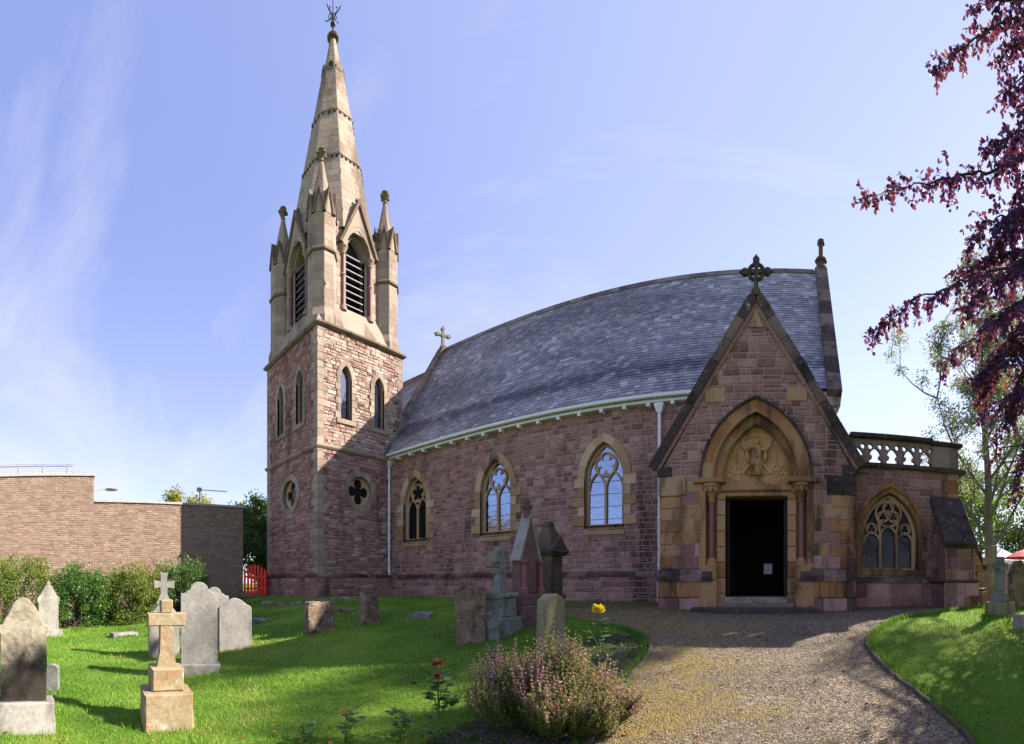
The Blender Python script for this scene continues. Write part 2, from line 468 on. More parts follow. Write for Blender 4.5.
def stone(name, stops, var=0.35, grain=30, bump=0.5, stain=None, stain_amt=0.0, stain_scale=1.2, lichen=None, rough=0.9, streak=False, use_tint=True, blob=None):
    m, n, b = mat(name, rough, 0.25)
    co = N(n, 'ShaderNodeTexCoord').outputs['Object']
    if use_tint:
        at = N(n, 'ShaderNodeAttribute', attribute_name='tint')
        nz1 = noise_(n, 1.7, 3, 0.5, co)
        mx = N(n, 'ShaderNodeMath', operation='MULTIPLY_ADD'); mx.inputs[1].default_value = 0.5
        n.links.new(nz1.outputs[0], mx.inputs[0])
        ml = N(n, 'ShaderNodeMath', operation='MULTIPLY_ADD'); ml.inputs[1].default_value = 0.85; ml.inputs[2].default_value = -0.18
        n.links.new(at.outputs['Fac'], ml.inputs[0]); n.links.new(ml.outputs[0], mx.inputs[2])
        src = mx.outputs[0]
    else:
        src = noise_(n, 3.0, 6, 0.65, co).outputs[0]
    rp = ramp(n, stops); n.links.new(src, rp.inputs[0])
    fine = noise_(n, grain, 6, 0.7, co)
    fr_ = ramp(n, [(0.3, (1 - var,) * 3), (0.7, (1 + var * 0.5,) * 3)]); n.links.new(fine.outputs[0], fr_.inputs[0])
    c = mixc(n, rp.outputs[0], fr_.outputs[0], 1.0, 'MULTIPLY')
    if stain:
        vec = co
        if streak:
            mpn = N(n, 'ShaderNodeMapping'); mpn.inputs['Scale'].default_value = (1, 1, 0.22); n.links.new(co, mpn.inputs[0]); vec = mpn.outputs[0]
        sn = noise_(n, stain_scale, 8, 0.68, vec, 0.4)
        sr = ramp(n, [(0.56 - stain_amt * 0.25, (0, 0, 0)), (0.66 - stain_amt * 0.12, (0.85, 0.85, 0.85))]); n.links.new(sn.outputs[0], sr.inputs[0])
        c = mixc(n, c, stain, sr.outputs[0])
    if lichen:
        ln = noise_(n, 5.5, 9, 0.72, co, 0.2)
        lr = ramp(n, [(0.60, (0, 0, 0)), (0.67, (0.8, 0.8, 0.8))]); n.links.new(ln.outputs[0], lr.inputs[0])
        c = mixc(n, c, lichen, lr.outputs[0])
    if blob:                               # one large black algae stain with a ragged edge
        mpb = N(n, 'ShaderNodeMapping'); mpb.vector_type = 'POINT'
        mpb.inputs['Location'].default_value = tuple(-blob[0][i] / blob[1][i] for i in range(3)); mpb.inputs['Scale'].default_value = tuple(1 / q for q in blob[1]); n.links.new(co, mpb.inputs[0])
        ln_ = N(n, 'ShaderNodeVectorMath', operation='LENGTH'); n.links.new(mpb.outputs[0], ln_.inputs[0])
        bn_ = noise_(n, 4.5, 9, 0.72, co, 0.3)
        ba = N(n, 'ShaderNodeMath', operation='MULTIPLY_ADD'); ba.inputs[1].default_value = 1.5; n.links.new(bn_.outputs[0], ba.inputs[0]); n.links.new(ln_.outputs['Value'], ba.inputs[2])
        br_ = ramp(n, [(0.0, (0.96,) * 3), (0.62, (0.93,) * 3), (0.86, (0, 0, 0))]); hb = N(n, 'ShaderNodeMath', operation='MULTIPLY'); hb.inputs[1].default_value = 0.5; n.links.new(ba.outputs[0], hb.inputs[0]); n.links.new(hb.outputs[0], br_.inputs[0])
        c = mixc(n, c, (0.016, 0.013, 0.012), br_.outputs[0])
    n.links.new(c, b.inputs['Base Color'])
    bn = N(n, 'ShaderNodeBump', Strength=bump, Distance=0.03); 
    big = noise_(n, grain * 0.35, 8, 0.65, co)
    n.links.new(big.outputs[0], bn.inputs['Height']); n.links.new(bn.outputs[0], b.inputs['Normal'])
    return m
def plain(name, col, rough=0.7, var=0.15, scale=12, spec=0.3, metal=0.0, bump=0.0):
    m, n, b = mat(name, rough, spec)
    co = N(n, 'ShaderNodeTexCoord').outputs['Object']
    t = noise_(n, scale, 5, 0.6, co)
    r_ = ramp(n, [(0.3, tuple(x * (1 - var) for x in col)), (0.7, tuple(min(1, x * (1 + var)) for x in col))])
    n.links.new(t.outputs[0], r_.inputs[0]); n.links.new(r_.outputs[0], b.inputs['Base Color'])
    b.inputs['Metallic'].default_value = metal
    if bump:
        bn = N(n, 'ShaderNodeBump', Strength=bump, Distance=0.02); n.links.new(t.outputs[0], bn.inputs['Height']); n.links.new(bn.outputs[0], b.inputs['Normal'])
    return m
def leafmat(name, stops, trans=(0.3, 0.4, 0.05), tfac=0.35, rough=0.5, spec=0.4):
    m, n, b = mat(name, rough, spec)
    at = N(n, 'ShaderNodeAttribute', attribute_name='tint')
    r_ = ramp(n, stops); n.links.new(at.outputs['Fac'], r_.inputs[0]); n.links.new(r_.outputs[0], b.inputs['Base Color'])
    tr = N(n, 'ShaderNodeBsdfTranslucent'); 
    tcol = mixc(n, r_.outputs[0], trans, 0.6); n.links.new(tcol, tr.inputs[0])
    mx = N(n, 'ShaderNodeMixShader'); mx.inputs[0].default_value = tfac
    n.links.new(b.outputs[0], mx.inputs[1]); n.links.new(tr.outputs[0], mx.inputs[2])
    n.links.new(mx.outputs[0], n.nodes['Material Output'].inputs[0])
    return m

M = {}
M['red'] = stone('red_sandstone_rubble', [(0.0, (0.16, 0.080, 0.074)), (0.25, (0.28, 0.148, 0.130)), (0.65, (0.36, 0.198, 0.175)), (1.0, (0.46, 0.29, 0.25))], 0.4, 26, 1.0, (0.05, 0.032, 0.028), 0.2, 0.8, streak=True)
M['tower'] = stone('sunlit_red_sandstone_rubble', [(0.0, (0.22, 0.135, 0.115)), (0.3, (0.33, 0.225, 0.19)), (0.7, (0.41, 0.305, 0.26)), (1.0, (0.50, 0.41, 0.35))], 0.3, 26, 0.9, (0.08, 0.055, 0.05), 0.0, 0.9)  # red sandstone with the sun on the east face put into its colour
M['mortar'] = plain('pale_lime_mortar', (0.37, 0.275, 0.24), 0.95, 0.25, 9)
M['dress'] = stone('buff_sandstone_dressing', [(0.05, (0.30, 0.185, 0.095)), (0.4, (0.42, 0.28, 0.16)), (0.7, (0.48, 0.34, 0.22)), (0.95, (0.52, 0.41, 0.30))], 0.2, 22, 0.3, (0.07, 0.05, 0.04), 0.12, 1.6, streak=True)
M['spire'] = stone('buff_spire_ashlar', [(0.05, (0.25, 0.185, 0.145)), (0.4, (0.295, 0.225, 0.18)), (0.7, (0.325, 0.26, 0.21)), (0.95, (0.355, 0.29, 0.24))], 0.2, 14, 0.2, (0.10, 0.075, 0.06), 0.22, 0.9, streak=True)
M['porchdress'] = stone('weathered_orange_sandstone', [(0.05, (0.27, 0.12, 0.05)), (0.4, (0.38, 0.20, 0.09)), (0.7, (0.40, 0.235, 0.12)), (0.95, (0.40, 0.275, 0.17))], 0.25, 18, 0.35, (0.035, 0.026, 0.022), 0.28, 1.5, streak=True)
M['plinth'] = stone('blackened_plinth_stone', [(0.05, (0.07, 0.045, 0.042)), (0.5, (0.13, 0.08, 0.07)), (0.95, (0.24, 0.16, 0.13))], 0.35, 20, 0.6, (0.02, 0.018, 0.016), 0.4, 1.3, lichen=(0.30, 0.29, 0.25))
M['coping'] = stone('dark_weathered_coping', [(0.1, (0.055, 0.04, 0.036)), (0.6, (0.12, 0.085, 0.07)), (0.95, (0.2, 0.15, 0.12))], 0.35, 18, 0.4, (0.018, 0.015, 0.014), 0.3, 1.5, lichen=(0.36, 0.35, 0.31))
M['trim'] = stone('brown_weathered_trim', [(0.1, (0.14, 0.10, 0.07)), (0.9, (0.25, 0.185, 0.135))], 0.3, 18, 0.3, (0.06, 0.045, 0.035), 0.2, 1.5)
M['slate'] = None
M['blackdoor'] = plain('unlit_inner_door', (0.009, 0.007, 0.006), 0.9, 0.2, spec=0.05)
M['redgranite'] = stone('polished_dark_red_stone', [(0.1, (0.15, 0.055, 0.055)), (0.9, (0.26, 0.12, 0.115))], 0.2, 40, 0.05, rough=0.4, use_tint=False)
M['ironblack'] = plain('black_wrought_iron', (0.02, 0.02, 0.022), 0.5, 0.2)
M['whitepaint'] = plain('white_gutter_paint', (0.72, 0.73, 0.74), 0.45, 0.08)
M['lead'] = plain('grey_lead_sheet', (0.20, 0.21, 0.25), 0.55, 0.25, 4)
M['ridge'] = stone('ridge_tile_stone', [(0.1, (0.13, 0.11, 0.10)), (0.9, (0.26, 0.22, 0.19))], 0.3, 14, 0.2, (0.05, 0.045, 0.04), 0.2, 1.2)
M['darkwood'] = plain('dark_oak_door', (0.014, 0.009, 0.007), 0.6, 0.3)
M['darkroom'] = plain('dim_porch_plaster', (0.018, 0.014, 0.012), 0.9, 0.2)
M['paper'] = plain('notice_paper', (0.75, 0.78, 0.85), 0.8, 0.05)
M['redpaint'] = plain('bright_red_gate_paint', (0.80, 0.03, 0.02), 0.45, 0.12)
def slate_mat():
    m, n, b = mat('welsh_slate', 0.42, 0.6)
    co = N(n, 'ShaderNodeTexCoord').outputs['Object']
    at = N(n, 'ShaderNodeAttribute', attribute_name='tint')
    r_ = ramp(n, [(0.0, (0.15, 0.145, 0.175)), (0.45, (0.225, 0.22, 0.27)), (0.85, (0.29, 0.285, 0.345)), (1.0, (0.44, 0.43, 0.49))]); n.links.new(at.outputs['Fac'], r_.inputs[0])
    mp_ = N(n, 'ShaderNodeMapping'); mp_.inputs['Scale'].default_value = (0.35, 1.0, 1.0); n.links.new(co, mp_.inputs[0])
    a = noise_(n, 0.55, 6, 0.6, mp_.outputs[0])
    ar = ramp(n, [(0.35, (0.62, 0.60, 0.62)), (0.65, (1.3, 1.25, 1.2))]); n.links.new(a.outputs[0], ar.inputs[0])
    c = mixc(n, r_.outputs[0], ar.outputs[0], 1.0, 'MULTIPLY')
    # brown algae patches high on the slope and a dark wet course near the eaves
    br = noise_(n, 0.45, 5, 0.6, co); brr = ramp(n, [(0.5, (0, 0, 0)), (0.7, (0.6, 0.6, 0.6))]); n.links.new(br.outputs[0], brr.inputs[0])
    c = mixc(n, c, (0.12, 0.095, 0.095), brr.outputs[0])
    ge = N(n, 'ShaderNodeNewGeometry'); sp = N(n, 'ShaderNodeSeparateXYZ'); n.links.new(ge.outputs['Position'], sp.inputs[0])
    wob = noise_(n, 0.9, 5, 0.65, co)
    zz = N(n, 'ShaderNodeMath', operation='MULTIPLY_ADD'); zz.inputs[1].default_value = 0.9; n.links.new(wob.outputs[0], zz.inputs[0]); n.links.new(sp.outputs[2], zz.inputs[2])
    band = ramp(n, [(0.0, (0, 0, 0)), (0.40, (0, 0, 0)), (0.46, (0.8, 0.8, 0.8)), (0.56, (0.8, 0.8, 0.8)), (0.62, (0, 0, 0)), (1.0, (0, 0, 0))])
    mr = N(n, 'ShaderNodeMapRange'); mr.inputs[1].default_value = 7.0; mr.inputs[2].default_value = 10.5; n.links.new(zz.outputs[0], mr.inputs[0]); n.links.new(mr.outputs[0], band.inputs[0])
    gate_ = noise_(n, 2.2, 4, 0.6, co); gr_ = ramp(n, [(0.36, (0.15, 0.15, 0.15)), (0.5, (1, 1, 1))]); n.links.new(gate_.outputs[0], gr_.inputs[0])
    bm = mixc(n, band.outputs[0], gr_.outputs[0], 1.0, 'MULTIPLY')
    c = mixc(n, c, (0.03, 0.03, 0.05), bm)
    n.links.new(c, b.inputs['Base Color'])
    fn = noise_(n, 18, 5, 0.6, co); rr = ramp(n, [(0.3, (0.33,) * 3), (0.7, (0.6,) * 3)]); n.links.new(fn.outputs[0], rr.inputs[0]); n.links.new(rr.outputs[0], b.inputs['Roughness'])
    bn = N(n, 'ShaderNodeBump', Strength=0.25, Distance=0.02); n.links.new(fn.outputs[0], bn.inputs['Height']); n.links.new(bn.outputs[0], b.inputs['Normal'])
    return m
M['slate'] = slate_mat()
def glass_mat(name, refl, tintc):
    m, n, b = mat(name, 0.06, 0.5)
    b.inputs['Base Color'].default_value = (0.010, 0.011, 0.013, 1); b.inputs['Specular IOR Level'].default_value = 0.12
    co = N(n, 'ShaderNodeTexCoord').outputs['Object']
    g = N(n, 'ShaderNodeBsdfGlossy'); g.inputs['Roughness'].default_value = 0.03; g.inputs['Color'].default_value = (*tintc, 1)
    wv = noise_(n, 5.0, 3, 0.5, co); bn = N(n, 'ShaderNodeBump', Strength=0.16, Distance=0.05); n.links.new(wv.outputs[0], bn.inputs['Height'])
    n.links.new(bn.outputs[0], g.inputs['Normal']); n.links.new(bn.outputs[0], b.inputs['Normal'])
    mx = N(n, 'ShaderNodeMixShader'); mx.inputs[0].default_value = refl
    n.links.new(b.outputs[0], mx.inputs[1]); n.links.new(g.outputs[0], mx.inputs[2]); n.links.new(mx.outputs[0], n.nodes['Material Output'].inputs[0])
    return m
M['glass'] = glass_mat('sky_reflecting_window_glass', 0.5, (0.42, 0.54, 0.80))
M['darkglass'] = glass_mat('dark_leaded_glass', 0.015, (0.8, 0.8, 0.8))
M['paleglass'] = glass_mat('pale_lancet_glass', 0.35, (0.85, 0.88, 0.95))

# ------------------------------------------------------------------ ground
def axis(lo, hi, a, b, step, far):
    g = list(np.arange(a, b + 1e-6, step))
    out = list(g); d = step
    x = a
    while x > lo: d *= 1.25; x -= d; out.insert(0, x)
    d = step; x = g[-1]
    while x < hi: d *= 1.25; x += d; out.append(x)
    return out
# outline of the gravel path, read off the photograph and dropped on to the ground
def smooth_line(P, per=6):
    out = []
    for i in range(len(P) - 1):
        p0, p1, p2, p3 = P[max(i-1, 0)], P[i], P[i+1], P[min(i+2, len(P)-1)]
        for k in range(per):
            t = k / per
            out.append(tuple(0.5 * ((2*p1[j]) + (-p0[j]+p2[j])*t + (2*p0[j]-5*p1[j]+4*p2[j]-p3[j])*t*t + (-p0[j]+3*p1[j]-3*p2[j]+p3[j])*t**3) for j in (0, 1)))
    out.append(tuple(P[-1][:2])); return out
def g2(px, py): q = G(px, py); return (q.x, q.y)
left_edge = smooth_line([(-1.6, 0.4), g2(560, 790), g2(590, 744), g2(612, 705), g2(633, 676), g2(648, 657), g2(650, 645), g2(640, 635), g2(620, 628), g2(596, 624)])
right_edge = smooth_line([(2.6, 0.4), g2(1010, 800), g2(972, 744), g2(930, 706), g2(893, 676), g2(872, 655), g2(866, 642), g2(876, 629), g2(900, 619), (3.6, 8.9), (4.8, 9.4), (6.0, 9.8)])
path_poly = left_edge + [(-5.2, 9.0), (-5.6, 13.0), (-2.8, 13.0), (-2.7, 10.9), (1.8, 10.9), (6.0, 10.8)] + right_edge[::-1]
def in_poly(px, py, poly):
    poly = np.array(poly); x = np.asarray(px); y = np.asarray(py)
    c = np.zeros(x.shape, bool); j = len(poly) - 1
    for i in range(len(poly)):
        xi, yi = poly[i]; xj, yj = poly[j]
        k = ((yi > y) != (yj > y)) & (x < (xj - xi) * (y - yi) / (yj - yi + 1e-12) + xi)
        c ^= k; j = i
    return c

def lawn_mat():
    m, n, b = mat('short_lawn_turf', 0.9, 0.2)
    co = N(n, 'ShaderNodeTexCoord').outputs['Object']
    a = noise_(n, 0.8, 6, 0.65, co)
    r_ = ramp(n, [(0.25, (0.06, 0.12, 0.014)), (0.5, (0.12, 0.20, 0.022)), (0.62, (0.16, 0.25, 0.030)), (0.78, (0.21, 0.26, 0.05))]); n.links.new(a.outputs[0], r_.inputs[0])
    f = noise_(n, 40, 6, 0.75, co); fr_ = ramp(n, [(0.3, (0.55,) * 3), (0.7, (1.3,) * 3)]); n.links.new(f.outputs[0], fr_.inputs[0])
    c = mixc(n, r_.outputs[0], fr_.outputs[0], 1.0, 'MULTIPLY')
    d = noise_(n, 2.3, 7, 0.7, co, 0.3); dr = ramp(n, [(0.66, (0, 0, 0)), (0.76, (0.7, 0.7, 0.7))]); n.links.new(d.outputs[0], dr.inputs[0])
    c = mixc(n, c, (0.20, 0.17, 0.07), dr.outputs[0])
    n.links.new(c, b.inputs['Base Color'])
    bn = N(n, 'ShaderNodeBump', Strength=0.8, Distance=0.04); n.links.new(f.outputs[0], bn.inputs['Height']); n.links.new(bn.outputs[0], b.inputs['Normal'])
    return m
M['lawn'] = lawn_mat()
XS = axis(-700, 700, -22, 12, 0.4, 1); YS = axis(-500, 900, -4, 16, 0.4, 1)
gm = MB()
nx = len(XS)
gm.v = [(x, y, gz(x, y)) for y in YS for x in XS]
gm.f = [[j*nx+i, j*nx+i+1, (j+1)*nx+i+1, (j+1)*nx+i] for j in range(len(YS)-1) for i in range(nx-1)]
gm.t = [0.5] * len(gm.f); gm.m = [0] * len(gm.f)
tag(gm.build('lawn', M['lawn'], smooth=True), kind='structure')

def gravel_mat():
    m, n, b = mat('brown_path_gravel', 0.9, 0.25)
    co = N(n, 'ShaderNodeTexCoord').outputs['Object']
    v = N(n, 'ShaderNodeTexVoronoi', Scale=55.0); n.links.new(co, v.inputs['Vector'])
    sp = N(n, 'ShaderNodeSeparateColor'); n.links.new(v.outputs['Color'], sp.inputs[0])
    r_ = ramp(n, [(0.0, (0.065, 0.047, 0.030)), (0.4, (0.15, 0.112, 0.072)), (0.75, (0.225, 0.175, 0.118)), (1.0, (0.37, 0.305, 0.225))]); n.links.new(sp.outputs[0], r_.inputs[0])
    a = noise_(n, 1.1, 6, 0.65, co); ar = ramp(n, [(0.3, (0.65,) * 3), (0.7, (1.2,) * 3)]); n.links.new(a.outputs[0], ar.inputs[0])
    c = mixc(n, r_.outputs[0], ar.outputs[0], 1.0, 'MULTIPLY')
    # yellow-green moss: near the left edge and in a band in front of the porch
    ms = noise_(n, 1.5, 8, 0.7, co, 0.3)
    ge = N(n, 'ShaderNodeNewGeometry'); s3 = N(n, 'ShaderNodeSeparateXYZ'); n.links.new(ge.outputs['Position'], s3.inputs[0])
    mr = N(n, 'ShaderNodeMapRange'); mr.inputs[1].default_value = 1.0; mr.inputs[2].default_value = -1.8; mr.inputs[3].default_value = -0.12; mr.inputs[4].default_value = 0.16; n.links.new(s3.outputs[0], mr.inputs[0])
    ad = N(n, 'ShaderNodeMath', operation='ADD'); n.links.new(ms.outputs[0], ad.inputs[0]); n.links.new(mr.outputs[0], ad.inputs[1])
    mm = ramp(n, [(0.49, (0, 0, 0)), (0.66, (0.75, 0.75, 0.75))]); n.links.new(ad.outputs[0], mm.inputs[0])
    mcol = noise_(n, 30, 4, 0.6, co); mc = ramp(n, [(0.3, (0.14, 0.10, 0.02)), (0.7, (0.29, 0.215, 0.045))]); n.links.new(mcol.outputs[0], mc.inputs[0])
    c = mixc(n, c, mc.outputs[0], mm.outputs[0])
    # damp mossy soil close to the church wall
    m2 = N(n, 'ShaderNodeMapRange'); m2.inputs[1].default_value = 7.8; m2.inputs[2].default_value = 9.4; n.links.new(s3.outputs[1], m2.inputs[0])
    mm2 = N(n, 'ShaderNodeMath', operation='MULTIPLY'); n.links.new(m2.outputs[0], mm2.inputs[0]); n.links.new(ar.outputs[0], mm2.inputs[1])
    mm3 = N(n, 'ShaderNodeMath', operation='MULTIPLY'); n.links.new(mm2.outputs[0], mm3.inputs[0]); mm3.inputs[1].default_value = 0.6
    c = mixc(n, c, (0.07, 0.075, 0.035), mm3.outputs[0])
    n.links.new(c, b.inputs['Base Color'])
    bn = N(n, 'ShaderNodeBump', Strength=0.9, Distance=0.02); bn.invert = True; n.links.new(v.outputs['Distance'], bn.inputs['Height']); n.links.new(bn.outputs[0], b.inputs['Normal'])
    return m
M['gravel'] = gravel_mat()
pp = path_poly
rnd = random.Random(5)
inner = []
xx, yy = np.meshgrid(np.arange(-6, 7, 0.22), np.arange(0, 13.2, 0.22))
ok = in_poly(xx.ravel(), yy.ravel(), pp)
inner = [(float(a), float(b)) for a, b, k in zip(xx.ravel(), yy.ravel(), ok) if k]
vs, es, fs, *_ = delaunay_2d_cdt([Vector(p) for p in pp] + [Vector(p) for p in inner], [(i, (i+1) % len(pp)) for i in range(len(pp))], [], 1, 1e-5)
pm = MB()
pm.v = [(v.x, v.y, gz(v.x, v.y) + 0.012) for v in vs]; pm.f = [list(f) for f in fs]; pm.t = [0.5]*len(fs); pm.m = [0]*len(fs)
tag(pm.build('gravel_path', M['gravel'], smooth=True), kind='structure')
# low edging stones along both sides
M['kerb'] = stone('mossy_edging_stone', [(0.1, (0.07, 0.055, 0.04)), (0.9, (0.17, 0.14, 0.11))], 0.4, 20, 0.7, (0.07, 0.07, 0.02), 0.6, 3.5)
def kerb(pts, name, wdt=0.055, h=0.05):
    k = MB(3)
    i = 0
    L = [Vector((p[0], p[1])) for p in pts]
    # resample by length
    segs = []; acc = [0]
    for a, b in zip(L, L[1:]): acc.append(acc[-1] + (b - a).length)
    def at(s):
        for j in range(len(acc) - 1):
            if acc[j+1] >= s: t = (s - acc[j]) / max(1e-9, acc[j+1] - acc[j]); return L[j].lerp(L[j+1], t)
        return L[-1]
    s = 0
    while s < acc[-1] - 0.05:
        e = min(acc[-1], s + k.r.uniform(0.7, 0.95))
        n = 5; P = [at(s + 0.006 + (e - s - 0.012) * q / n) for q in range(n + 1)]
        V = []; 
        for q in range(n + 1):
            d = (P[min(q+1, n)] - P[max(q-1, 0)]).normalized(); nn = Vector((-d.y, d.x)) * wdt / 2
            hh = h + k.r.uniform(-0.02, 0.012)
            for sg, z in ((-1, -0.05), (-1, hh - 0.012), (-0.6, hh), (0.6, hh), (1, hh - 0.012), (1, -0.05)):
                c = P[q] + nn * sg; V.append((c.x, c.y, gz(c.x, c.y) + z))
        fs = [[q*6+a, q*6+a+1, (q+1)*6+a+1, (q+1)*6+a] for q in range(n) for a in range(5)]
        fs = [f[::-1] for f in fs] + [[5,4,3,2,1,0], [n*6+a for a in range(6)]]
        k.add(V, fs, k.r.random())
        s = e
    return tag(k.build(name, M['kerb']), kind='structure')
kerb(left_edge[8:], 'path_kerb'); kerb(right_edge[6:], 'path_kerb')

# ------------------------------------------------------------------ church
NY, RY, RZ, EY, EZ = 13.3, 16.85, 13.2, 13.03, 7.2
NX0, NX1 = -15.2, 1.62
TX0, TX1, TY0, TY1, TZ = -19.45, -15.04, 9.5, 13.95, 11.8
PY, PX0, PX1 = 10.3, -2.66, 1.76
PC = (PX0 + PX1) / 2
PAX = 8.02                                # porch gable apex
PKZ = 4.25
CY, CX1, CZ = 10.8, 4.54, 4.45
GB = 0.55                                 # below ground level
church = thing('church', (-6, 13.3, 1.0), 'red sandstone church with tall buff spire, slate roof and gabled porch', 'church')

def lancet_or_arch_surround(mb, fr, cu, hw, base, spring, apex, t_, d0, d1, nv=5, quoin=None, hood=None, mi=0, sill=True):
    for sg in (1, -1):
        I, O = arch_side(cu, hw, spring, apex, t_, sg, nv * 2)
        for k in range(nv):
            a, b, c = 2*k, 2*k+1, 2*k+2
            poly = [I[a], O[a], O[b], O[c], I[c], I[b]] if sg > 0 else [O[a], I[a], I[b], I[c], O[c], O[b]]
            # split so every piece stays convex
            p1 = [I[a], O[a], O[b], I[b]]; p2 = [I[b], O[b], O[c], I[c]]
            tn = mb.r.random()
            for p in (p1, p2): mb.slab(p if sg > 0 else p[::-1], fr, d0, d1, 0.0, tn, mi)
        v = base; k = 0
        hq = (spring - base) / max(1, round((spring - base) / 0.3))
        while v < spring - 0.02:
            wq = t_ if quoin is None else (quoin if k % 2 == 0 else t_ * 0.95)
            p = rect(cu + hw, v + 0.004, cu + hw + wq, v + hq - 0.004) if sg > 0 else rect(cu - hw - wq, v + 0.004, cu - hw, v + hq - 0.004)
            mb.slab(p, fr, d0, d1, 0.01, None, mi)
            v += hq; k += 1
        if hood:
            I2, O2 = arch_side(cu, hw + t_, spring, apex + math.sqrt(max(0, 1)) * 0 + (math.sqrt(((hw*hw+(apex-spring)**2)/(2*hw)+t_)**2 - ((hw*hw+(apex-spring)**2)/(2*hw)-hw)**2) - (apex-spring)), hood, sg, 10)
            for k in range(10):
                p = [I2[k], O2[k], O2[k+1], I2[k+1]]
                mb.slab(p if sg > 0 else p[::-1], fr, d0, d1 + 0.07, 0.0, 0.3, mi)

# ---- nave
nave_win = [(-13.5, 'darkglass'), (-9.42, 'glass'), (-5.28, 'glass')]
WHW, WB, WS, WA = 0.66, 3.42, 4.95, 6.05
fr = FS(NY)
holes = [arch(c, WHW + 0.02, WB - 0.1, WS, WA + 0.02) for c, _ in nave_win]
mb = MB(11)
mb.rubble(rect(NX0, 1.9, NX1, EZ + 0.1), fr, holes, (0.12, 0.21), (0.16, 0.36), (0.008, 0.024), 0.024)
# east end wall and west gable, behind
for frx, sg in ((FE(NX1), 1), (FW(NX0), -1)):
    ua, ub = (NY + 0.02, 2*RY - NY)
    poly = [(ua, GB), (ub, GB), (ub, EZ), (RY, RZ - 0.15), (ua, EZ)] if sg > 0 else [(-ub, GB), (-ua, GB), (-ua, EZ), (-RY, RZ - 0.15), (-ub, EZ)]
    mb.rubble(poly, frx, (), (0.2, 0.3), (0.35, 0.7), (0.01, 0.03))
mb.ngon(rect(-NX1, GB, -NX0, EZ), FN(2*RY - NY), 0, 0.5, 0)
nave_wall = mb.build('nave_wall', [M['red'], M['mortar']], church)
mb = MB(12)
mb.rubble(rect(NX0, GB, NX1, 1.82), FS(NY - 0.09), (), (0.15, 0.22), (0.22, 0.48), (0.008, 0.024), 0.024)
u = NX0
while u < PX0:                            # weathered chamfer course on top of the plinth
    e = min(PX0, u + mb.r.uniform(0.6, 1.0))
    a, b = u + 0.004, e - 0.004
    mb.add([(a, NY-0.14, 1.80), (b, NY-0.14, 1.80), (b, NY-0.14, 1.87), (a, NY-0.14, 1.87), (a, NY-0.01, 1.97), (b, NY-0.01, 1.97)], [[0,1,2,3],[3,2,5,4],[0,3,4],[1,5,2]], mb.r.random(), 2)
    u = e
mb.build('nave_plinth', [M['red'], M['mortar'], M['plinth']], church)
# roof
mb = MB(13)
sl = Vector((0, RY - EY, RZ - EZ)); SL = sl.length; sl.normalize()
frR = Fr((0, EY, EZ), (1, 0, 0), sl, Vector((0, -sl.z, sl.y)))
mb.slates(rect(NX0 + 0.25, 0.0, NX1 - 0.1, SL), frR, 0.145, (0.17, 0.27))
slN = Vector((0, -(RY - EY), RZ - EZ)).normalized()
mb.ngon([(-(NX1), 0), (-NX0, 0), (-NX0, SL), (-NX1, SL)], Fr((0, 2*RY - EY, EZ), (-1, 0, 0), slN, Vector((0, slN.z, -slN.y))), 0, 0.4)
roof = mb.build('nave_roof', M['slate'], church)
mb = MB(14)
u = NX0 + 0.2
while u < NX1 - 0.2:
    e = min(NX1 - 0.2, u + 0.62)
    mb.add([(u, RY-0.16, RZ-0.19), (e-0.01, RY-0.16, RZ-0.19), (e-0.01, RY-0.02, RZ+0.05), (u, RY-0.02, RZ+0.05), (u, RY+0.02, RZ+0.05), (e-0.01, RY+0.02, RZ+0.05), (e-0.01, RY+0.16, RZ-0.19), (u, RY+0.16, RZ-0.19)],
           [[0,1,2,3],[3,2,5,4],[4,5,6,7],[0,3,4,7],[1,6,5,2]], None or mb.r.random())
    u = e
mb.build('ridge_tiles', M['ridge'], roof)
def gable_coping(name, x0, x1, lift, parent, seed, mats):
    mb = MB(seed)
    for sg in (-1, 1):
        n = 9
        for k in range(n):
            t0, t1 = k / n, (k + 1) / n - 0.002
            def P(t, x, h):
                y = RY + sg * (RY - EY + 0.12) * (1 - t); z = (EZ - 0.19) + (RZ - EZ + 0.19) * t
                nn = Vector((0, sg * sl.z, sl.y)); return Vector((x, y, z)) + nn * h
            V = [P(t0, x0, -0.25), P(t0, x1, -0.25), P(t1, x1, -0.25), P(t1, x0, -0.25), P(t0, x0, lift), P(t0, x1, lift), P(t1, x1, lift), P(t1, x0, lift)]
            mb.add(V, [[3,2,1,0],[4,5,6,7],[0,1,5,4],[1,2,6,5],[2,3,7,6],[3,0,4,7]], mb.r.random())
    return mb.build(name, mats, parent)
gable_coping('gable_coping', NX1 - 0.16, NX1 + 0.26, 0.16, church, 15, M['coping'])
gable_coping('gable_coping', NX0 - 0.14, NX0 + 0.26, 0.16, church, 16, M['ridge'])
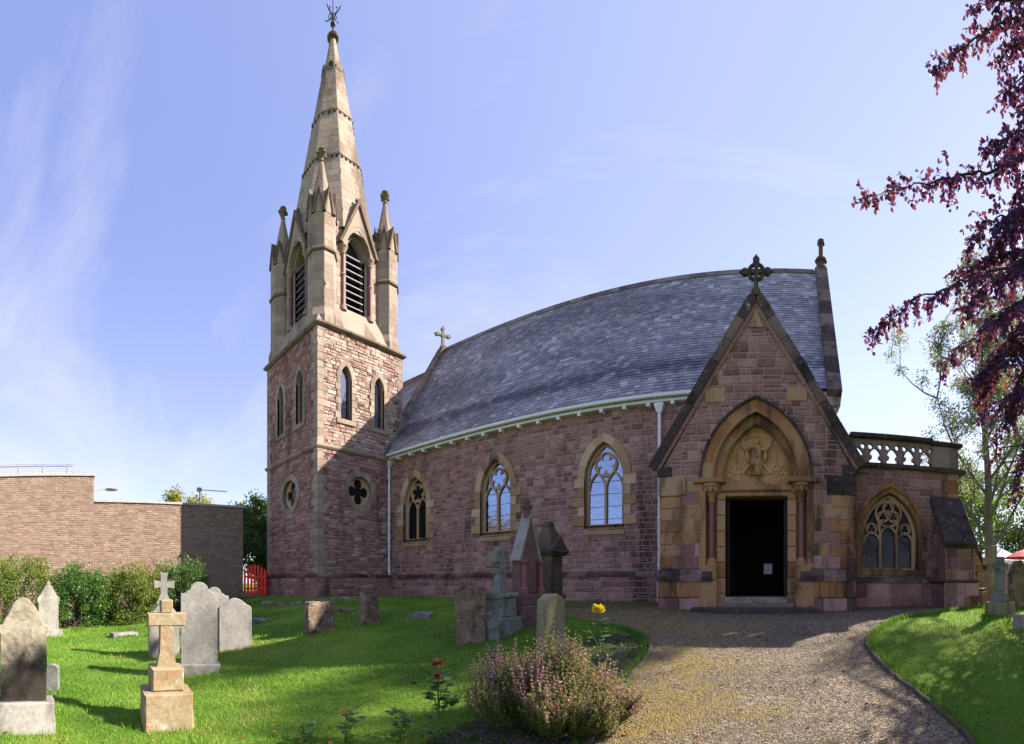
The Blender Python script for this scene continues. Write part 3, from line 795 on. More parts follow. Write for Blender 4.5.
# kneeler stone at the east eave
mb = MB(17); mb.box(NX1 - 0.45, EY - 0.05, 6.72, NX1 + 0.24, NY + 0.3, 7.1, 0.9, 0, 0.02); mb.box(NX1 - 0.25, EY + 0.03, 6.45, NX1 + 0.14, NY + 0.3, 6.7, 0.7, 0, 0.02)
z = 1.9; k = 0
while z < 6.4:
    mb.box(NX1 - (0.5 if k % 2 else 0.3), NY - 0.05, z + 0.005, NX1 + 0.05, NY + (0.3 if k % 2 else 0.5), z + 0.315, None, 0, 0.012); z += 0.32; k += 1
mb.build('corner_quoins', M['dress'], church)
def cross_finial(name, c, h, parent, m, axis_, ring=False, seed=1):
    # stone cross: stepped foot, shaft, arms with lobed ends, optional wheel; axis_ is the direction of the arms
    mb = MB(seed); c = Vector(c); ax = Vector(axis_); per = Vector((-ax.y, ax.x, 0))
    fr2 = Fr(c, ax, (0, 0, 1), Vector((ax.y, -ax.x, 0)))
    w_ = h * 0.055
    mb.slab([(-h*.16, 0), (h*.16, 0), (h*.10, h*.18), (-h*.10, h*.18)], fr2, -h*.1, h*.1, 0.01, 0.4, 0, True)
    mb.slab(rect(-w_*1.2, h*.16, w_*1.2, h*.42), fr2, -w_, w_, 0.006, 0.5, 0, True)
    cz = h * 0.66; L = h * 0.30
    mb.slab(rect(-w_, h*.40, w_, h*.95), fr2, -w_, w_, 0.006, 0.5, 0, True)
    mb.slab(rect(-L, cz - w_, L, cz + w_), fr2, -w_*0.96, w_*0.96, 0.006, 0.5, 0, True)
    for (a, b) in ((L, cz), (-L, cz), (0, h * .96)):
        mb.slab(circ(a, b, w_*1.75, 8, math.pi/8), fr2, -w_*1.2, w_*1.2, 0.008, 0.4, 0, True)
        dx, dy = (1, 0) if a > 0 else (-1, 0) if a < 0 else (0, 1)
        mb.slab([(a+dx*w_*1.2-dy*w_, b+dy*w_*1.2-dx*w_), (a+dx*w_*1.2+dy*w_, b+dy*w_*1.2+dx*w_), (a+dx*w_*2.9, b+dy*w_*2.9)], fr2, -w_*.7, w_*.7, 0.0, 0.4, 0, True)
    if ring:
        mb.ribbon(circ(0, cz, h*.205, 24), w_*1.5, fr2, -w_*.8, w_*.8, True, 0.5)
    else:
        mb.slab(circ(0, cz, w_*2, 8), fr2, -w_*1.15, w_*1.15, 0.006, 0.4, 0, True)
    return mb.build(name, m, parent)
cross_finial('gable_cross', (NX0 + 0.05, RY, RZ + 0.05), 1.05, church, M['ridge'], (0.35, 0.94, 0), False, 21)
mb = MB(22)                                # slim finial on the east gable
mb.lathe((NX1 + 0.05, RY, RZ), [(0.22, -0.1), (0.24, 0.1), (0.17, 0.18), (0.14, 0.3), (0.24, 0.36), (0.2, 0.45), (0.09, 0.5), (0.085, 0.95), (0.15, 1.0), (0.13, 1.14), (0.03, 1.22)], 8)
mb.build('gable_finial', M['coping'], church)
# gutter with its brackets
mb = MB(23)
prof = [(0.0, 0.0), (-0.07, -0.05), (-0.13, -0.02), (-0.14, 0.06)]
V = []
for x in (NX0 + 0.3, NX1 - 0.45):
    V += [(x, EY + 0.02 + a, EZ - 0.07 + b) for a, b in prof] + [(x, EY - 0.12, EZ - 0.02), (x, EY + 0.02, EZ - 0.02)]
mb.add(V, [[k, (k+1) % 6, 6+(k+1) % 6, 6+k] for k in range(6)] + [[5,4,3,2,1,0],[6,7,8,9,10,11]])
mb.box(NX0 + 0.3, EY + 0.05, EZ - 0.2, NX1 - 0.45, NY + 0.0, EZ - 0.1, 0.5)
gutter = mb.build('gutter', M['whitepaint'], church)
for k in range(21):
    x = NX0 + 0.85 + k * 0.755
    mb = MB(24); mb.box(x - 0.06, EY + 0.02, EZ - 0.31, x + 0.06, NY + 0.01, EZ - 0.202, 0.5, 0, 0.012); mb.build('gutter_bracket', M['whitepaint'], gutter)
for x, yy_ in ((-15.02, NY - 0.12), (-3.45, NY - 0.12)):
    mb = MB(25)
    mb.tube([(x, yy_, EZ - 0.45), (x, yy_, 1.95), (x, yy_ - 0.1, 1.8), (x, yy_ - 0.1, 1.0)], 0.055, 10)
    for z in (5.2, 3.5, 2.1): mb.lathe((x, yy_, z), [(0.075, 0), (0.075, 0.09)], 10)
    dp = mb.build('downpipe', M['whitepaint'], church)
    mb = MB(26); mb.frustum((x, yy_), (0.07, 0.07), EZ - 0.5, (0.13, 0.11), EZ - 0.34); mb.box(x - 0.14, yy_ - 0.12, EZ - 0.338, x + 0.14, yy_ + 0.11, EZ - 0.23); mb.tube([(x, yy_, EZ - 0.25), (x, yy_ + 0.02, EZ + 0.12)], 0.03, 8)
    mb.build('hopper', M['whitepaint'], dp)
# nave windows
def foil(cu, cv, r0, r1, lobes, a0, n=48):
    out = []
    for k in range(n):
        a = 2 * math.pi * k / n
        m_ = abs(math.cos((a - a0) * lobes / 2))
        out.append((cu + (r0 + (r1 - r0) * m_ ** 0.6) * math.cos(a), cv + (r0 + (r1 - r0) * m_ ** 0.6) * math.sin(a)))
    return out
for i, (c, gl) in enumerate(nave_win):
    op = arch(c, WHW, WB, WS, WA, 10)
    mb = MB(30 + i)
    lancet_or_arch_surround(mb, fr, c, WHW, WB, WS, WA, 0.25, -0.04, 0.055, 4, 0.42)
    mb.reveal(op, fr, 0.055, -0.26, 0.4)
    wnd = mb.build('window', M['dress'], church)
    mb = MB(40 + i)
    mb.add([fr.p(c - WHW - 0.02, WB - 0.22, 0.07), fr.p(c + WHW + 0.02, WB - 0.22, 0.07), fr.p(c + WHW + 0.02, WB + 0.06, -0.2), fr.p(c - WHW - 0.02, WB + 0.06, -0.2), fr.p(c - WHW - 0.02, WB - 0.3, 0.07), fr.p(c + WHW + 0.02, WB - 0.3, 0.07), fr.p(c + WHW + 0.02, WB - 0.3, 0.0), fr.p(c - WHW - 0.02, WB - 0.3, 0.0)], [[0,1,2,3],[4,5,1,0],[7,6,5,4],[0,3,7,4],[5,6,2,1]], 0.2)
    mb.build('sill', M['dress'], wnd)
    mb = MB(50 + i)
    d0, d1 = -0.27, -0.13
    ed = arch(c, WHW - 0.05, WB + 0.03, WS, WA - 0.07, 10)
    mb.ribbon(ed, 0.09, fr, d0, d1, True, 0.6)
    sa = WS - 0.38; hw2 = (WHW - 0.09) / 2
    mb.ribbon([(c, WB), (c, sa + 0.28)], 0.085, fr, d0, d1 + 0.02, False, 0.55)
    for sg in (-1, 1):
        cc = c + sg * (hw2 + 0.01)
        mb.ribbon(arch(cc, hw2, WB, sa, sa + 0.55, 8)[1:] , 0.06, fr, d0, d1 + 0.005, False, 0.5)
    cz = WS + 0.42
    mb.ribbon(circ(c, cz, 0.37, 28), 0.055, fr, d0, d1, True, 0.5)
    ft = foil(c, cz, 0.17, 0.335, 5, math.pi / 2, 60)
    oc = circ(c, cz, 0.36, 60)
    for k in range(60):                    # solid web between the ring and the cinquefoil
        j = (k + 1) % 60
        mb.slab([ft[k], oc[k], oc[j], ft[j]], fr, d0, d1 - 0.02, 0.0, 0.5)
    mb.build('tracery', M['dress'], wnd)
    mb = MB(60 + i); mb.ngon(op, fr, -0.2); mb.build('glass', M[gl], wnd)
    mb = MB(63 + i)                        # saddle bars and lead lines just in front of the panes
    z = WB + 0.22
    while z < WS - 0.05: mb.slab(rect(c - WHW + 0.04, z - .007, c + WHW - 0.04, z + .007), fr, -0.196, -0.185, 0.0, 0.5); z += 0.4
    mb.build('lead_bars', M['ironblack'], wnd)

# ---- lower west roof behind the tower
mb = MB(66); wz = 12.35; ww = 3.3
sl2 = Vector((0, ww, wz - 7.0)).normalized()
mb.slates(rect(-21.5, 0, NX0 - 0.15, math.hypot(ww, wz - 7.0)), Fr((0, RY - ww, 7.0), (1, 0, 0), sl2, Vector((0, -sl2.z, sl2.y))), 0.22, (0.25, 0.35))
sl3 = Vector((0, -ww, wz - 7.0)).normalized()
mb.ngon(rect(-NX0, 0, 21.5, math.hypot(ww, wz - 7.0)), Fr((0, RY + ww, 7.0), (-1, 0, 0), sl3, Vector((0, sl3.z, -sl3.y))), 0)
west_roof = mb.build('west_roof', M['slate'], church)
mb = MB(67); mb.box(-21.5, RY - 0.12, wz - 0.15, NX0 - 0.16, RY + 0.12, wz + 0.08, 0.5); mb.build('ridge_tiles', M['ridge'], west_roof)
mb = MB(68); mb.ngon(rect(-21.4, GB, NX0, 7.1), FS(RY - ww + 0.1), 0); mb.ngon(rect(-(RY + ww), GB, -(RY - ww), 7.1), FW(-21.4), 0); mb.build('west_wall', M['red'], church)

# ---- tower
TE, TS, TW, TN = FE(TX1), FS(TY0), FW(TX0), FN(TY1)
ZC = 7.0
lanE = [(10.85, 'E'), (12.6, 'E')]; cE = (TY0 + TY1) / 2; cS = (TX0 + TX1) / 2
LH, LB, LS_, LA = 0.27, 8.25, 9.95, 10.45
OR_, OZ = 0.62, 5.42
mb = MB(70)
hE = [arch(c, LH + .02, LB - .1, LS_, LA + .02) for c in (10.85, 12.6)] + [circ(cE - 0.15, OZ, OR_ + 0.05, 20)]
hS = [arch(c, LH + .02, LB - .1, LS_, LA + .02) for c in (cS - 0.85, cS + 0.85)] + [circ(cS, OZ, OR_ + 0.05, 20)]
QW = 0.3
mb.rubble(rect(TY0 + 0.0, 1.95, TY1, TZ - 0.05), TE, hE, (0.11, 0.19), (0.18, 0.42), (0.012, 0.04), 0.018, rough=1.4, pick=lambda u, v, r_: 2 if (v < 6.95 and r_.random() < .7) or r_.random() < .12 else 0)  # paler stones above, mostly red below: sun and shade put into stone colour
mb.rubble(rect(TX0, 1.95, TX1, TZ - 0.05), TS, hS, (0.11, 0.19), (0.18, 0.42), (0.012, 0.035), 0.018, mi=2)
mb.rubble(rect(-TY1, GB, -TY0, TZ - 0.05), TW, (), (0.2, 0.3), (0.3, 0.6), (0.015, 0.04), 0.016, mi=2)
mb.rubble(rect(-TX1, 1.95, -TX0, TZ - 0.05), TN, (), (0.2, 0.3), (0.3, 0.6), (0.015, 0.04), 0.016, mi=2)
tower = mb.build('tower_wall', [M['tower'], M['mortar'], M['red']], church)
mb = MB(71)
for f_, a, b in ((TE, TY0 - 0.1, TY1), (TS, TX0 - 0.1, TX1 + 0.1)):
    mb.rubble(rect(a, GB, b, 1.85), Fr(f_.o + f_.n * 0.1, f_.u, f_.v, f_.n), (), (0.2, 0.3), (0.3, 0.6), (0.012, 0.035), 0.016, mi=0)
    u = a
    while u < b:
        e = min(b, u + mb.r.uniform(0.6, 1.0))
        mb.add([f_.p(u+.004, 1.83, .15), f_.p(e-.004, 1.83, .15), f_.p(e-.004, 1.9, .15), f_.p(u+.004, 1.9, .15), f_.p(u+.004, 2.0, .01), f_.p(e-.004, 2.0, .01)], [[0,1,2,3],[3,2,5,4],[0,3,4],[1,5,2]], mb.r.random(), 2); u = e
mb.build('tower_plinth', [M['red'], M['mortar'], M['plinth']], church)
mb = MB(72)                               # corner quoins
for cx, cy, sx, sy in ((TX1, TY0, -1, 1), (TX0, TY0, 1, 1), (TX1, TY1, -1, -1)):
    mb = MB(int(abs(cx * 10 + cy)))
    z = 1.97; k = 0
    while z < TZ - 0.1:
        h = 0.3; a, b = ((0.42, 0.26) if k % 2 else (0.26, 0.42))
        x0, x1 = sorted((cx - sx * 0.04, cx + sx * a)); y0, y1 = sorted((cy - sy * 0.04, cy + sy * b))
        if not (ZC - 0.1 < z < ZC - 0.1 + 0): mb.box(x0, y0, z + 0.004, x1, y1, min(z + h, TZ - 0.06) - 0.004, None, 0, 0.01)
        z += h; k += 1
    mb.build('tower_quoins', M['spire'], church)
def band(mb, z0, z1, out, x0=TX0, x1=TX1, y0=TY0, y1=TY1, slope=0.06, tint=0.3):
    V = []
    for z, o in ((z0, out * 0.55), (z0 + (z1 - z0) * 0.35, out), (z1 - slope, out), (z1, 0.0)):
        V += [(x0 - o, y0 - o, z), (x1 + o, y0 - o, z), (x1 + o, y1 + o, z), (x0 - o, y1 + o, z)]
    fs = [[j*4+k, j*4+(k+1) % 4, (j+1)*4+(k+1) % 4, (j+1)*4+k] for j in range(3) for k in range(4)]
    fs += [[3,2,1,0], [12,13,14,15]]
    mb.add(V, fs, tint)
mb = MB(73); band(mb, ZC - 0.09, ZC + 0.12, 0.12); mb.build('string_course', M['spire'], church)
mb = MB(74); band(mb, TZ - 0.1, TZ + 0.12, 0.17); mb.build('tower_cornice', M['trim'], church)
for f_, cs in ((TE, (10.85, 12.6)), (TS, (cS - 0.85, cS + 0.85))):
    for c in cs:
        mb = MB(int(c * 7) % 97 + 75)
        lancet_or_arch_surround(mb, f_, c, LH, LB, LS_, LA, 0.2, -0.04, 0.06, 3, 0.27)
        mb.reveal(arch(c, LH, LB, LS_, LA), f_, 0.06, -0.22, 0.5)
        mb.slab(rect(c - LH - 0.2, LB - 0.2, c + LH + 0.2, LB - 0.004), f_, -0.04, 0.075, 0.01, 0.4)
        L = mb.build('lancet_window', M['spire'], church)
        mb = MB(3); mb.ngon(arch(c, LH, LB, LS_, LA), f_, -0.15); mb.build('glass', M['paleglass'], L)
for f_, c in ((TE, cE - 0.15), (TS, cS)):
    mb = MB(95)
    n = 16
    for k in range(n):
        a, b = 2*math.pi*k/n, 2*math.pi*(k+1)/n
        mb.slab([(c+OR_*math.cos(a), OZ+OR_*math.sin(a)), (c+(OR_+.24)*math.cos(a), OZ+(OR_+.24)*math.sin(a)), (c+(OR_+.24)*math.cos(b), OZ+(OR_+.24)*math.sin(b)), (c+OR_*math.cos(b), OZ+OR_*math.sin(b))], f_, -0.04, 0.06, 0.0)
    mb.reveal(circ(c, OZ, OR_, 32), f_, 0.06, -0.25, 0.4)
    mb.slab(rect(c - 0.3, OZ - OR_ - 0.42, c + 0.3, OZ - OR_ - 0.2), f_, -0.04, 0.05, 0.01, 0.8)
    o = mb.build('oculus_window', M['spire'], church)
    mb = MB(96)
    mb.ribbon(circ(c, OZ, OR_ - 0.04, 32), 0.08, f_, -0.24, -0.1, True)
    ft = foil(c, OZ, 0.2, 0.53, 4, 0, 64); oc = circ(c, OZ, OR_ - 0.03, 64)
    for k in range(64): j = (k+1) % 64; mb.slab([ft[k], oc[k], oc[j], ft[j]], f_, -0.24, -0.12, 0.0, 0.5)
    mb.build('tracery', M['dress'], o)
    mb = MB(97); mb.ngon(circ(c, OZ, OR_, 32), f_, -0.19); mb.build('glass', M['darkglass'], o)

# ---- belfry stage
cx, cy = cS, cE
BI = 0.42                                  # belfry wall set back from the tower face
BX0, BX1, BY0, BY1 = TX0 + BI, TX1 - BI, TY0 + BI, TY1 - BI
BZ0, BZ1 = 13.1, 16.6
BH, BS, BA = 0.5, 15.55, 16.35             # opening half width, spring, apex
mb = MB(101)
faces4 = [(FE(BX1), cy, BY0, BY1), (FS(BY0), cx, BX0, BX1), (FW(BX0), -cy, -BY1, -BY0), (FN(BY1), -cx, -BX1, -BX0)]
for f_, c, a, b in faces4:
    hole = arch(c, BH + 0.18, BZ0 - 0.05, BS, BA + 0.2)
    mb.rubble(rect(a, BZ0 - 1.2, b, BZ1), f_, [hole], (0.26, 0.34), (0.4, 0.8), (0.006, 0.012), 0.01, mi=0, mortar=0, split=0.0, rough=0.1)
# sloped weathering from the cornice up to the belfry wall
V = [(TX0-.05, TY0-.05, TZ+.1), (TX1+.05, TY0-.05, TZ+.1), (TX1+.05, TY1+.05, TZ+.1), (TX0-.05, TY1+.05, TZ+.1), (BX0, BY0, BZ0), (BX1, BY0, BZ0), (BX1, BY1, BZ0), (BX0, BY1, BZ0)]
mb.add(V, [[0,1,5,4],[1,2,6,5],[2,3,7,6],[3,0,4,7]], 0.45)
belfry = mb.build('belfry_wall', M['spire'], church)
for f_, c, a, b in faces4:
    mb = MB(110)
    # moulded arch in two orders, steep gable above
    for sg in (1, -1):
        for hw_, t_, da, db in ((BH + 0.14, 0.16, -0.1, 0.165), (BH, 0.16, -0.25, -0.09)):
            ap = BA + (hw_ - BH) * 1.05
            I, O = arch_side(c, hw_, BS, ap, t_, sg, 8)
            for k in range(8):
                p = [I[k], O[k], O[k+1], I[k+1]]; mb.slab(p if sg > 0 else p[::-1], f_, da, db, 0.0, 0.4 + 0.05 * (k % 3))
        # jambs
        for ua, ub, da, db in ((BH, BH + 0.14, -0.25, -0.09), (BH + 0.14, BH + 0.22, -0.12, -0.09)):
            p = rect(c + ua, BZ0 - 0.1, c + ub, BS) if sg > 0 else rect(c - ub, BZ0 - 0.1, c - ua, BS)
            mb.slab(p, f_, da, db, 0.0, 0.5)
    mb.reveal(arch(c, BH, BZ0 - 0.1, BS, BA), f_, -0.1, -0.5, 0.3)
    bo = mb.build('belfry_opening', M['spire'], church)
    mb = MB(111)
    gx, gz0, gz1 = 0.98, 15.72, 17.75
    ol = [(c - gx, gz0), (c + gx, gz0), (c, gz1)]
    hole = arch(c, BH + 0.30, gz0 - 1, BS, BA + 0.33)
    for p in subtract(ol, hole): mb.slab(p, f_, -0.4, 0.17, 0.0, 0.55)
    for sg in (1, -1):
        a_, b_ = (c + sg * (gx + 0.06), gz0 - 0.06), (c, gz1 + 0.1)
        dx, dy = b_[0]-a_[0], b_[1]-a_[1]; l = math.hypot(dx, dy); nx_, ny_ = -dy/l*0.11*sg, dx/l*0.11*sg
        p = [a_, b_, (b_[0], b_[1]-0.26), (a_[0]-0.13*sg, a_[1])]
        mb.slab(p if area(p) > 0 else p[::-1], f_, -0.4, 0.25, 0.0, 0.15, 1)
    mb.slab(circ(c, gz1 + 0.14, 0.07, 8), f_, -0.02, 0.1, 0.01, 0.3, 1)
    mb.build('gablet', [M['spire'], M['trim']], bo)
    mb = MB(112)
    for k in range(9):
        z = BZ0 + 0.02 + k * 0.3
        h_ = BH if z < BS - 0.1 else max(0.12, BH * (1 - ((z - BS + 0.2) / (BA - BS + 0.2)) ** 1.6))
        V = [f_.p(c-h_, z, -0.14), f_.p(c+h_, z, -0.14), f_.p(c+h_, z+0.17, -0.42), f_.p(c-h_, z+0.17, -0.42), f_.p(c-h_, z-0.03, -0.14), f_.p(c+h_, z-0.03, -0.14), f_.p(c+h_, z+0.13, -0.43), f_.p(c-h_, z+0.13, -0.43)]
        mb.add(V, [[0,1,2,3],[4,5,1,0],[7,6,5,4],[0,3,7,4],[5,6,2,1],[3,2,6,7]], 0.5)
    mb.ngon(arch(c, BH, BZ0 - 0.1, BS, BA), f_, -0.47, 0.5, 1)
    mb.build('louvre', [M['lead'], M['ironblack']], bo)
    for sg in (1, -1):
        mb = MB(113)
        p = f_.p(c + sg * (BH + 0.22), 0, 0.02); p = Vector((p.x, p.y, 0))
        mb.lathe((p.x, p.y, 13.15), [(0.085, 0), (0.085, 2.2)], 12, 0, 0.5, 0)
        mb.lathe((p.x, p.y, 14.42), [(0.095, 0), (0.115, 0.04), (0.095, 0.08)], 12, 0, 0.4, 1)
        mb.lathe((p.x, p.y, 15.3), [(0.09, 0), (0.12, 0.03), (0.1, 0.08), (0.19, 0.26), (0.21, 0.27), (0.21, 0.34), (0.0, 0.345)], 12, 0, 0.4, 1)
        mb.lathe((p.x, p.y, 12.95), [(0.16, 0), (0.16, 0.12), (0.12, 0.16), (0.13, 0.2), (0.09, 0.23)], 12, 0, 0.4, 1)
        mb.build('column', [M['redgranite'], M['spire']], bo, smooth=False)
# turrets on the four corners
def octo(c, r, z, a0=math.pi / 8): return [(c[0] + r * math.cos(a0 + k * math.pi / 4), c[1] + r * math.sin(a0 + k * math.pi / 4), z) for k in range(8)]
TR = 0.54
for tx, ty in ((TX1 - 0.53, TY0 + 0.53), (TX1 - 0.53, TY1 - 0.53), (TX0 + 0.53, TY0 + 0.53), (TX0 + 0.53, TY1 - 0.53)):
    mb = MB(int(tx * 31 + ty * 17) % 1000)
    c = (tx, ty); rr_ = TR / math.cos(math.pi / 8)
    for k in range(8):                     # eight ashlar faces
        a = math.pi / 4 * k
        nn = Vector((math.cos(a), math.sin(a), 0)); uu = Vector((-math.sin(a), math.cos(a), 0))
        f_ = Fr((tx, ty, 0) , uu, (0, 0, 1), nn); f_.o = Vector((tx, ty, 0)) + nn * TR
        hw_ = TR * math.tan(math.pi / 8)
        mb.rubble(rect(-hw_, 12.0, hw_, 16.45), f_, (), (0.3, 0.34), (1.0, 1.1), (0.004, 0.008), 0.01, mi=0, mortar=0, split=0, rough=0.1)
    # broad foot that dies into the square below
    V = octo(c, rr_ + 0.10, 11.85) + octo(c, rr_ + 0.10, 12.2) + octo(c, rr_, 12.55)
    mb.add(V, [[j*8+k, j*8+(k+1) % 8, (j+1)*8+(k+1) % 8, (j+1)*8+k] for j in (0, 1) for k in range(8)], 0.5)
    V = octo(c, rr_, 14.75) + octo(c, rr_ + 0.08, 14.8) + octo(c, rr_ + 0.08, 14.87) + octo(c, rr_, 14.97)
    mb.add(V, [[j*8+k, j*8+(k+1) % 8, (j+1)*8+(k+1) % 8, (j+1)*8+k] for j in range(3) for k in range(8)], 0.1, 1)
    tur = mb.build('turret', [M['spire'], M['trim']], church)
    mb = MB(7)
    V = octo(c, rr_ - 0.03, 16.4) + octo(c, 0.075, 18.75)
    mb.add(V, [[k, (k+1) % 8, 8+(k+1) % 8, 8+k] for k in range(8)], 0.55)
    for k in range(8):                     # little gables round the foot of the spirelet
        a = math.pi / 4 * k
        nn = Vector((math.cos(a), math.sin(a), 0)); uu = Vector((-math.sin(a), math.cos(a), 0))
        f_ = Fr(Vector((tx, ty, 0)) + nn * TR, uu, (0, 0, 1), nn); hw_ = TR * math.tan(math.pi / 8)
        mb.slab([(-hw_, 16.3), (hw_, 16.3), (0, 17.25)], f_, -0.28, 0.02, 0.0, 0.5)
        for sg in (1, -1):
            p = [(sg*(hw_+.05), 16.28), (0, 17.38), (0, 17.2), (sg*(hw_-.06), 16.28)]
            mb.slab(p if area(p) > 0 else p[::-1], f_, -0.28, 0.07, 0.0, 0.15, 1)
    mb.build('spirelet', [M['spire'], M['trim']], tur)
    mb = MB(8)
    mb.lathe((tx, ty, 18.7), [(0.075, 0), (0.12, 0.04), (0.08, 0.09), (0.07, 0.18), (0.16, 0.26), (0.21, 0.33), (0.1, 0.36), (0.09, 0.44), (0.17, 0.5), (0.12, 0.58), (0.0, 0.6)], 8)
    for k in range(4):
        a = math.pi / 2 * k; mb.lathe((tx + 0.19 * math.cos(a), ty + 0.19 * math.sin(a), 18.96), [(0.0, 0), (0.07, 0.04), (0.06, 0.12), (0, 0.14)], 6)
    mb.build('finial', M['trim'], tur)

# ---- spire
SZ0, SZ1, SR0, SR1 = 16.35, 26.55, 1.94, 0.16
def srad(z):
    t = (z - SZ0) / (SZ1 - SZ0); return SR0 + (SR1 - SR0) * t
mb = MB(130)
zl = 24.75
for k in range(8):
    a = math.pi / 4 * k
    nn0 = Vector((math.cos(a), math.sin(a), 0)); uu = Vector((-math.sin(a), math.cos(a), 0))
    for za, zb, ex in ((SZ0, zl, 0.0), (zl, SZ1, -0.05)):
        ra, rb = srad(za) + ex, srad(zb) + ex
        p0 = Vector((cx, cy, za)) + nn0 * ra; p1 = Vector((cx, cy, zb)) + nn0 * rb
        vv = (p1 - p0); L = vv.length; vv.normalize(); nn = uu.cross(vv)
        ta, tb = ra * math.tan(math.pi / 8), rb * math.tan(math.pi / 8)
        mb.rubble([(-ta, 0), (ta, 0), (tb, L), (-tb, L)], Fr(p0, uu, vv, nn), (), (0.30, 0.36), (0.5, 0.95), (0.004, 0.007), 0.012, mi=0, mortar=1, split=0, rough=0.1)
M['spire_joint'] = plain('spire_joint_mortar', (0.26, 0.2, 0.15), 0.95, 0.15)
spire = mb.build('spire', [M['spire'], M['spire_joint']], church)
for z in (20.05, 22.4):
    mb = MB(131)
    rr_ = srad(z) / math.cos(math.pi / 8)
    V = octo((cx, cy), rr_, z - 0.09) + octo((cx, cy), rr_ + 0.05, z - 0.06) + octo((cx, cy), rr_ + 0.045, z + 0.04) + octo((cx, cy), srad(z + .1) / math.cos(math.pi / 8), z + 0.1)
    mb.add(V, [[j*8+k, j*8+(k+1) % 8, (j+1)*8+(k+1) % 8, (j+1)*8+k] for j in range(3) for k in range(8)], 0.4)
    for k in range(8):                     # carved row of small studs under the band
        a = math.pi / 4 * k; nn = Vector((math.cos(a), math.sin(a), 0)); uu = Vector((-math.sin(a), math.cos(a), 0)); r_ = srad(z - 0.14)
        m_ = max(3, int(r_ * 2 * math.tan(math.pi / 8) / 0.2)); hw_ = r_ * math.tan(math.pi / 8)
        for j in range(m_):
            f_ = Fr(Vector((cx, cy, 0)) + nn * r_, uu, (0, 0, 1), nn); q = -hw_ + (j + .5) * 2 * hw_ / m_
            mb.slab([(q - .05, z - .2), (q + .05, z - .2), (q + .03, z - .09), (q - .03, z - .09)], f_, -0.05, 0.05, 0.0, 0.0, 1)
    mb.build('carved_band', [M['spire'], M['coping']], spire)
for k in range(8):                         # ring of small vents
    a = math.pi / 4 * k; nn = Vector((math.cos(a), math.sin(a), 0)); uu = Vector((-math.sin(a), math.cos(a), 0)); r_ = srad(zl)
    f_ = Fr(Vector((cx, cy, 0)) + nn * r_, uu, (0, 0, 1), nn)
    mb = MB(132)
    mb.slab([(-.17, zl - .12), (.17, zl - .12), (.17, zl + .1), (0, zl + .32), (-.17, zl + .1)], f_, -0.2, 0.05, 0.01, 0.4, 0)
    mb.slab([(-.09, zl - .04), (.09, zl - .04), (.09, zl + .1), (0, zl + .22), (-.09, zl + .1)], f_, 0.0, 0.055, 0.0, 0.4, 1)
    mb.build('spire_vent', [M['spire'], M['ironblack']], spire)
mb = MB(133)
mb.lathe((cx, cy, SZ1 - 0.1), [(0.16, 0), (0.26, 0.06), (0.28, 0.16), (0.2, 0.26), (0.1, 0.3), (0.06, 0.42)], 10)
mb.build('spire_cap', M['coping'], spire)
mb = MB(134)
b = Vector((cx, cy, SZ1 + 0.1))
mb.tube([b, b + Vector((0, 0, 1.75))], [0.045, 0.02], 6)
mb.lathe((b.x, b.y, b.z + 0.45), [(0.03, 0), (0.12, 0.08), (0.12, 0.16), (0.03, 0.24)], 8)
for k in range(4):
    a = math.pi / 2 * k + 0.3; d = Vector((math.cos(a), math.sin(a), 0))
    mb.tube([b + Vector((0, 0, .75)) + d * (0.0 + 0.09 * j) + Vector((0, 0, 0.05 * math.sin(j * 1.1) + 0.07 * j)) for j in range(6)], 0.022, 5)
    mb.tube([b + Vector((0, 0, 1.0)) + d * 0.02, b + Vector((0, 0, 0.95)) + d * 0.2, b + Vector((0, 0, 1.12)) + d * 0.27, b + Vector((0, 0, 1.2)) + d * 0.17], 0.02, 5)
mb.build('weathervane', M['ironblack'], spire)

# ---- porch
fp = FS(PY)
DH = 0.71                                 # door half width
AS, AHW, AAP = 3.98, 0.99, 5.50           # arch spring, outer order half width, apex
def porch_pick(u, v, r_):
    if v < 3.95 and v > 1.9: return 2 if r_.random() < (0.62 if abs(u - PC) < 1.75 else 0.42) else 0
    if v <= 1.9: return 2 if r_.random() < 0.25 else 0
    return 0
hole = arch(PC, 1.22, 0.4, AS, 5.78, 12)
mb = MB(200)
body = [(PX0, 0.6), (PX1, 0.6), (PX1, PKZ - 0.05), (PC, PAX - 0.1), (PX0, PKZ - 0.05)]
mb.rubble(clip(body, (PX0, 3.95), (PX1, 3.95)), fp, [hole], (0.14, 0.22), (0.18, 0.40), (0.012, 0.032), 0.026)
mb.rubble(rect(PX0, 1.93, PX1, 3.95), fp, [hole], (0.26, 0.32), (0.34, 0.55), (0.01, 0.022), 0.014, pick=porch_pick, split=0.12, rough=0.5)
for f_, a, b in ((FE(PX1), PY, NY + 0.1), (FW(PX0), -NY - 0.1, -PY)):
    mb.rubble(rect(a, 0.6, b, PKZ), f_, (), (0.2, 0.3), (0.3, 0.6), (0.014, 0.035), 0.014)
porch = mb.build('porch_wall', [M['red'], M['mortar'], M['porchdress']], church)
mb = MB(201)                              # plinth, both sides of the door
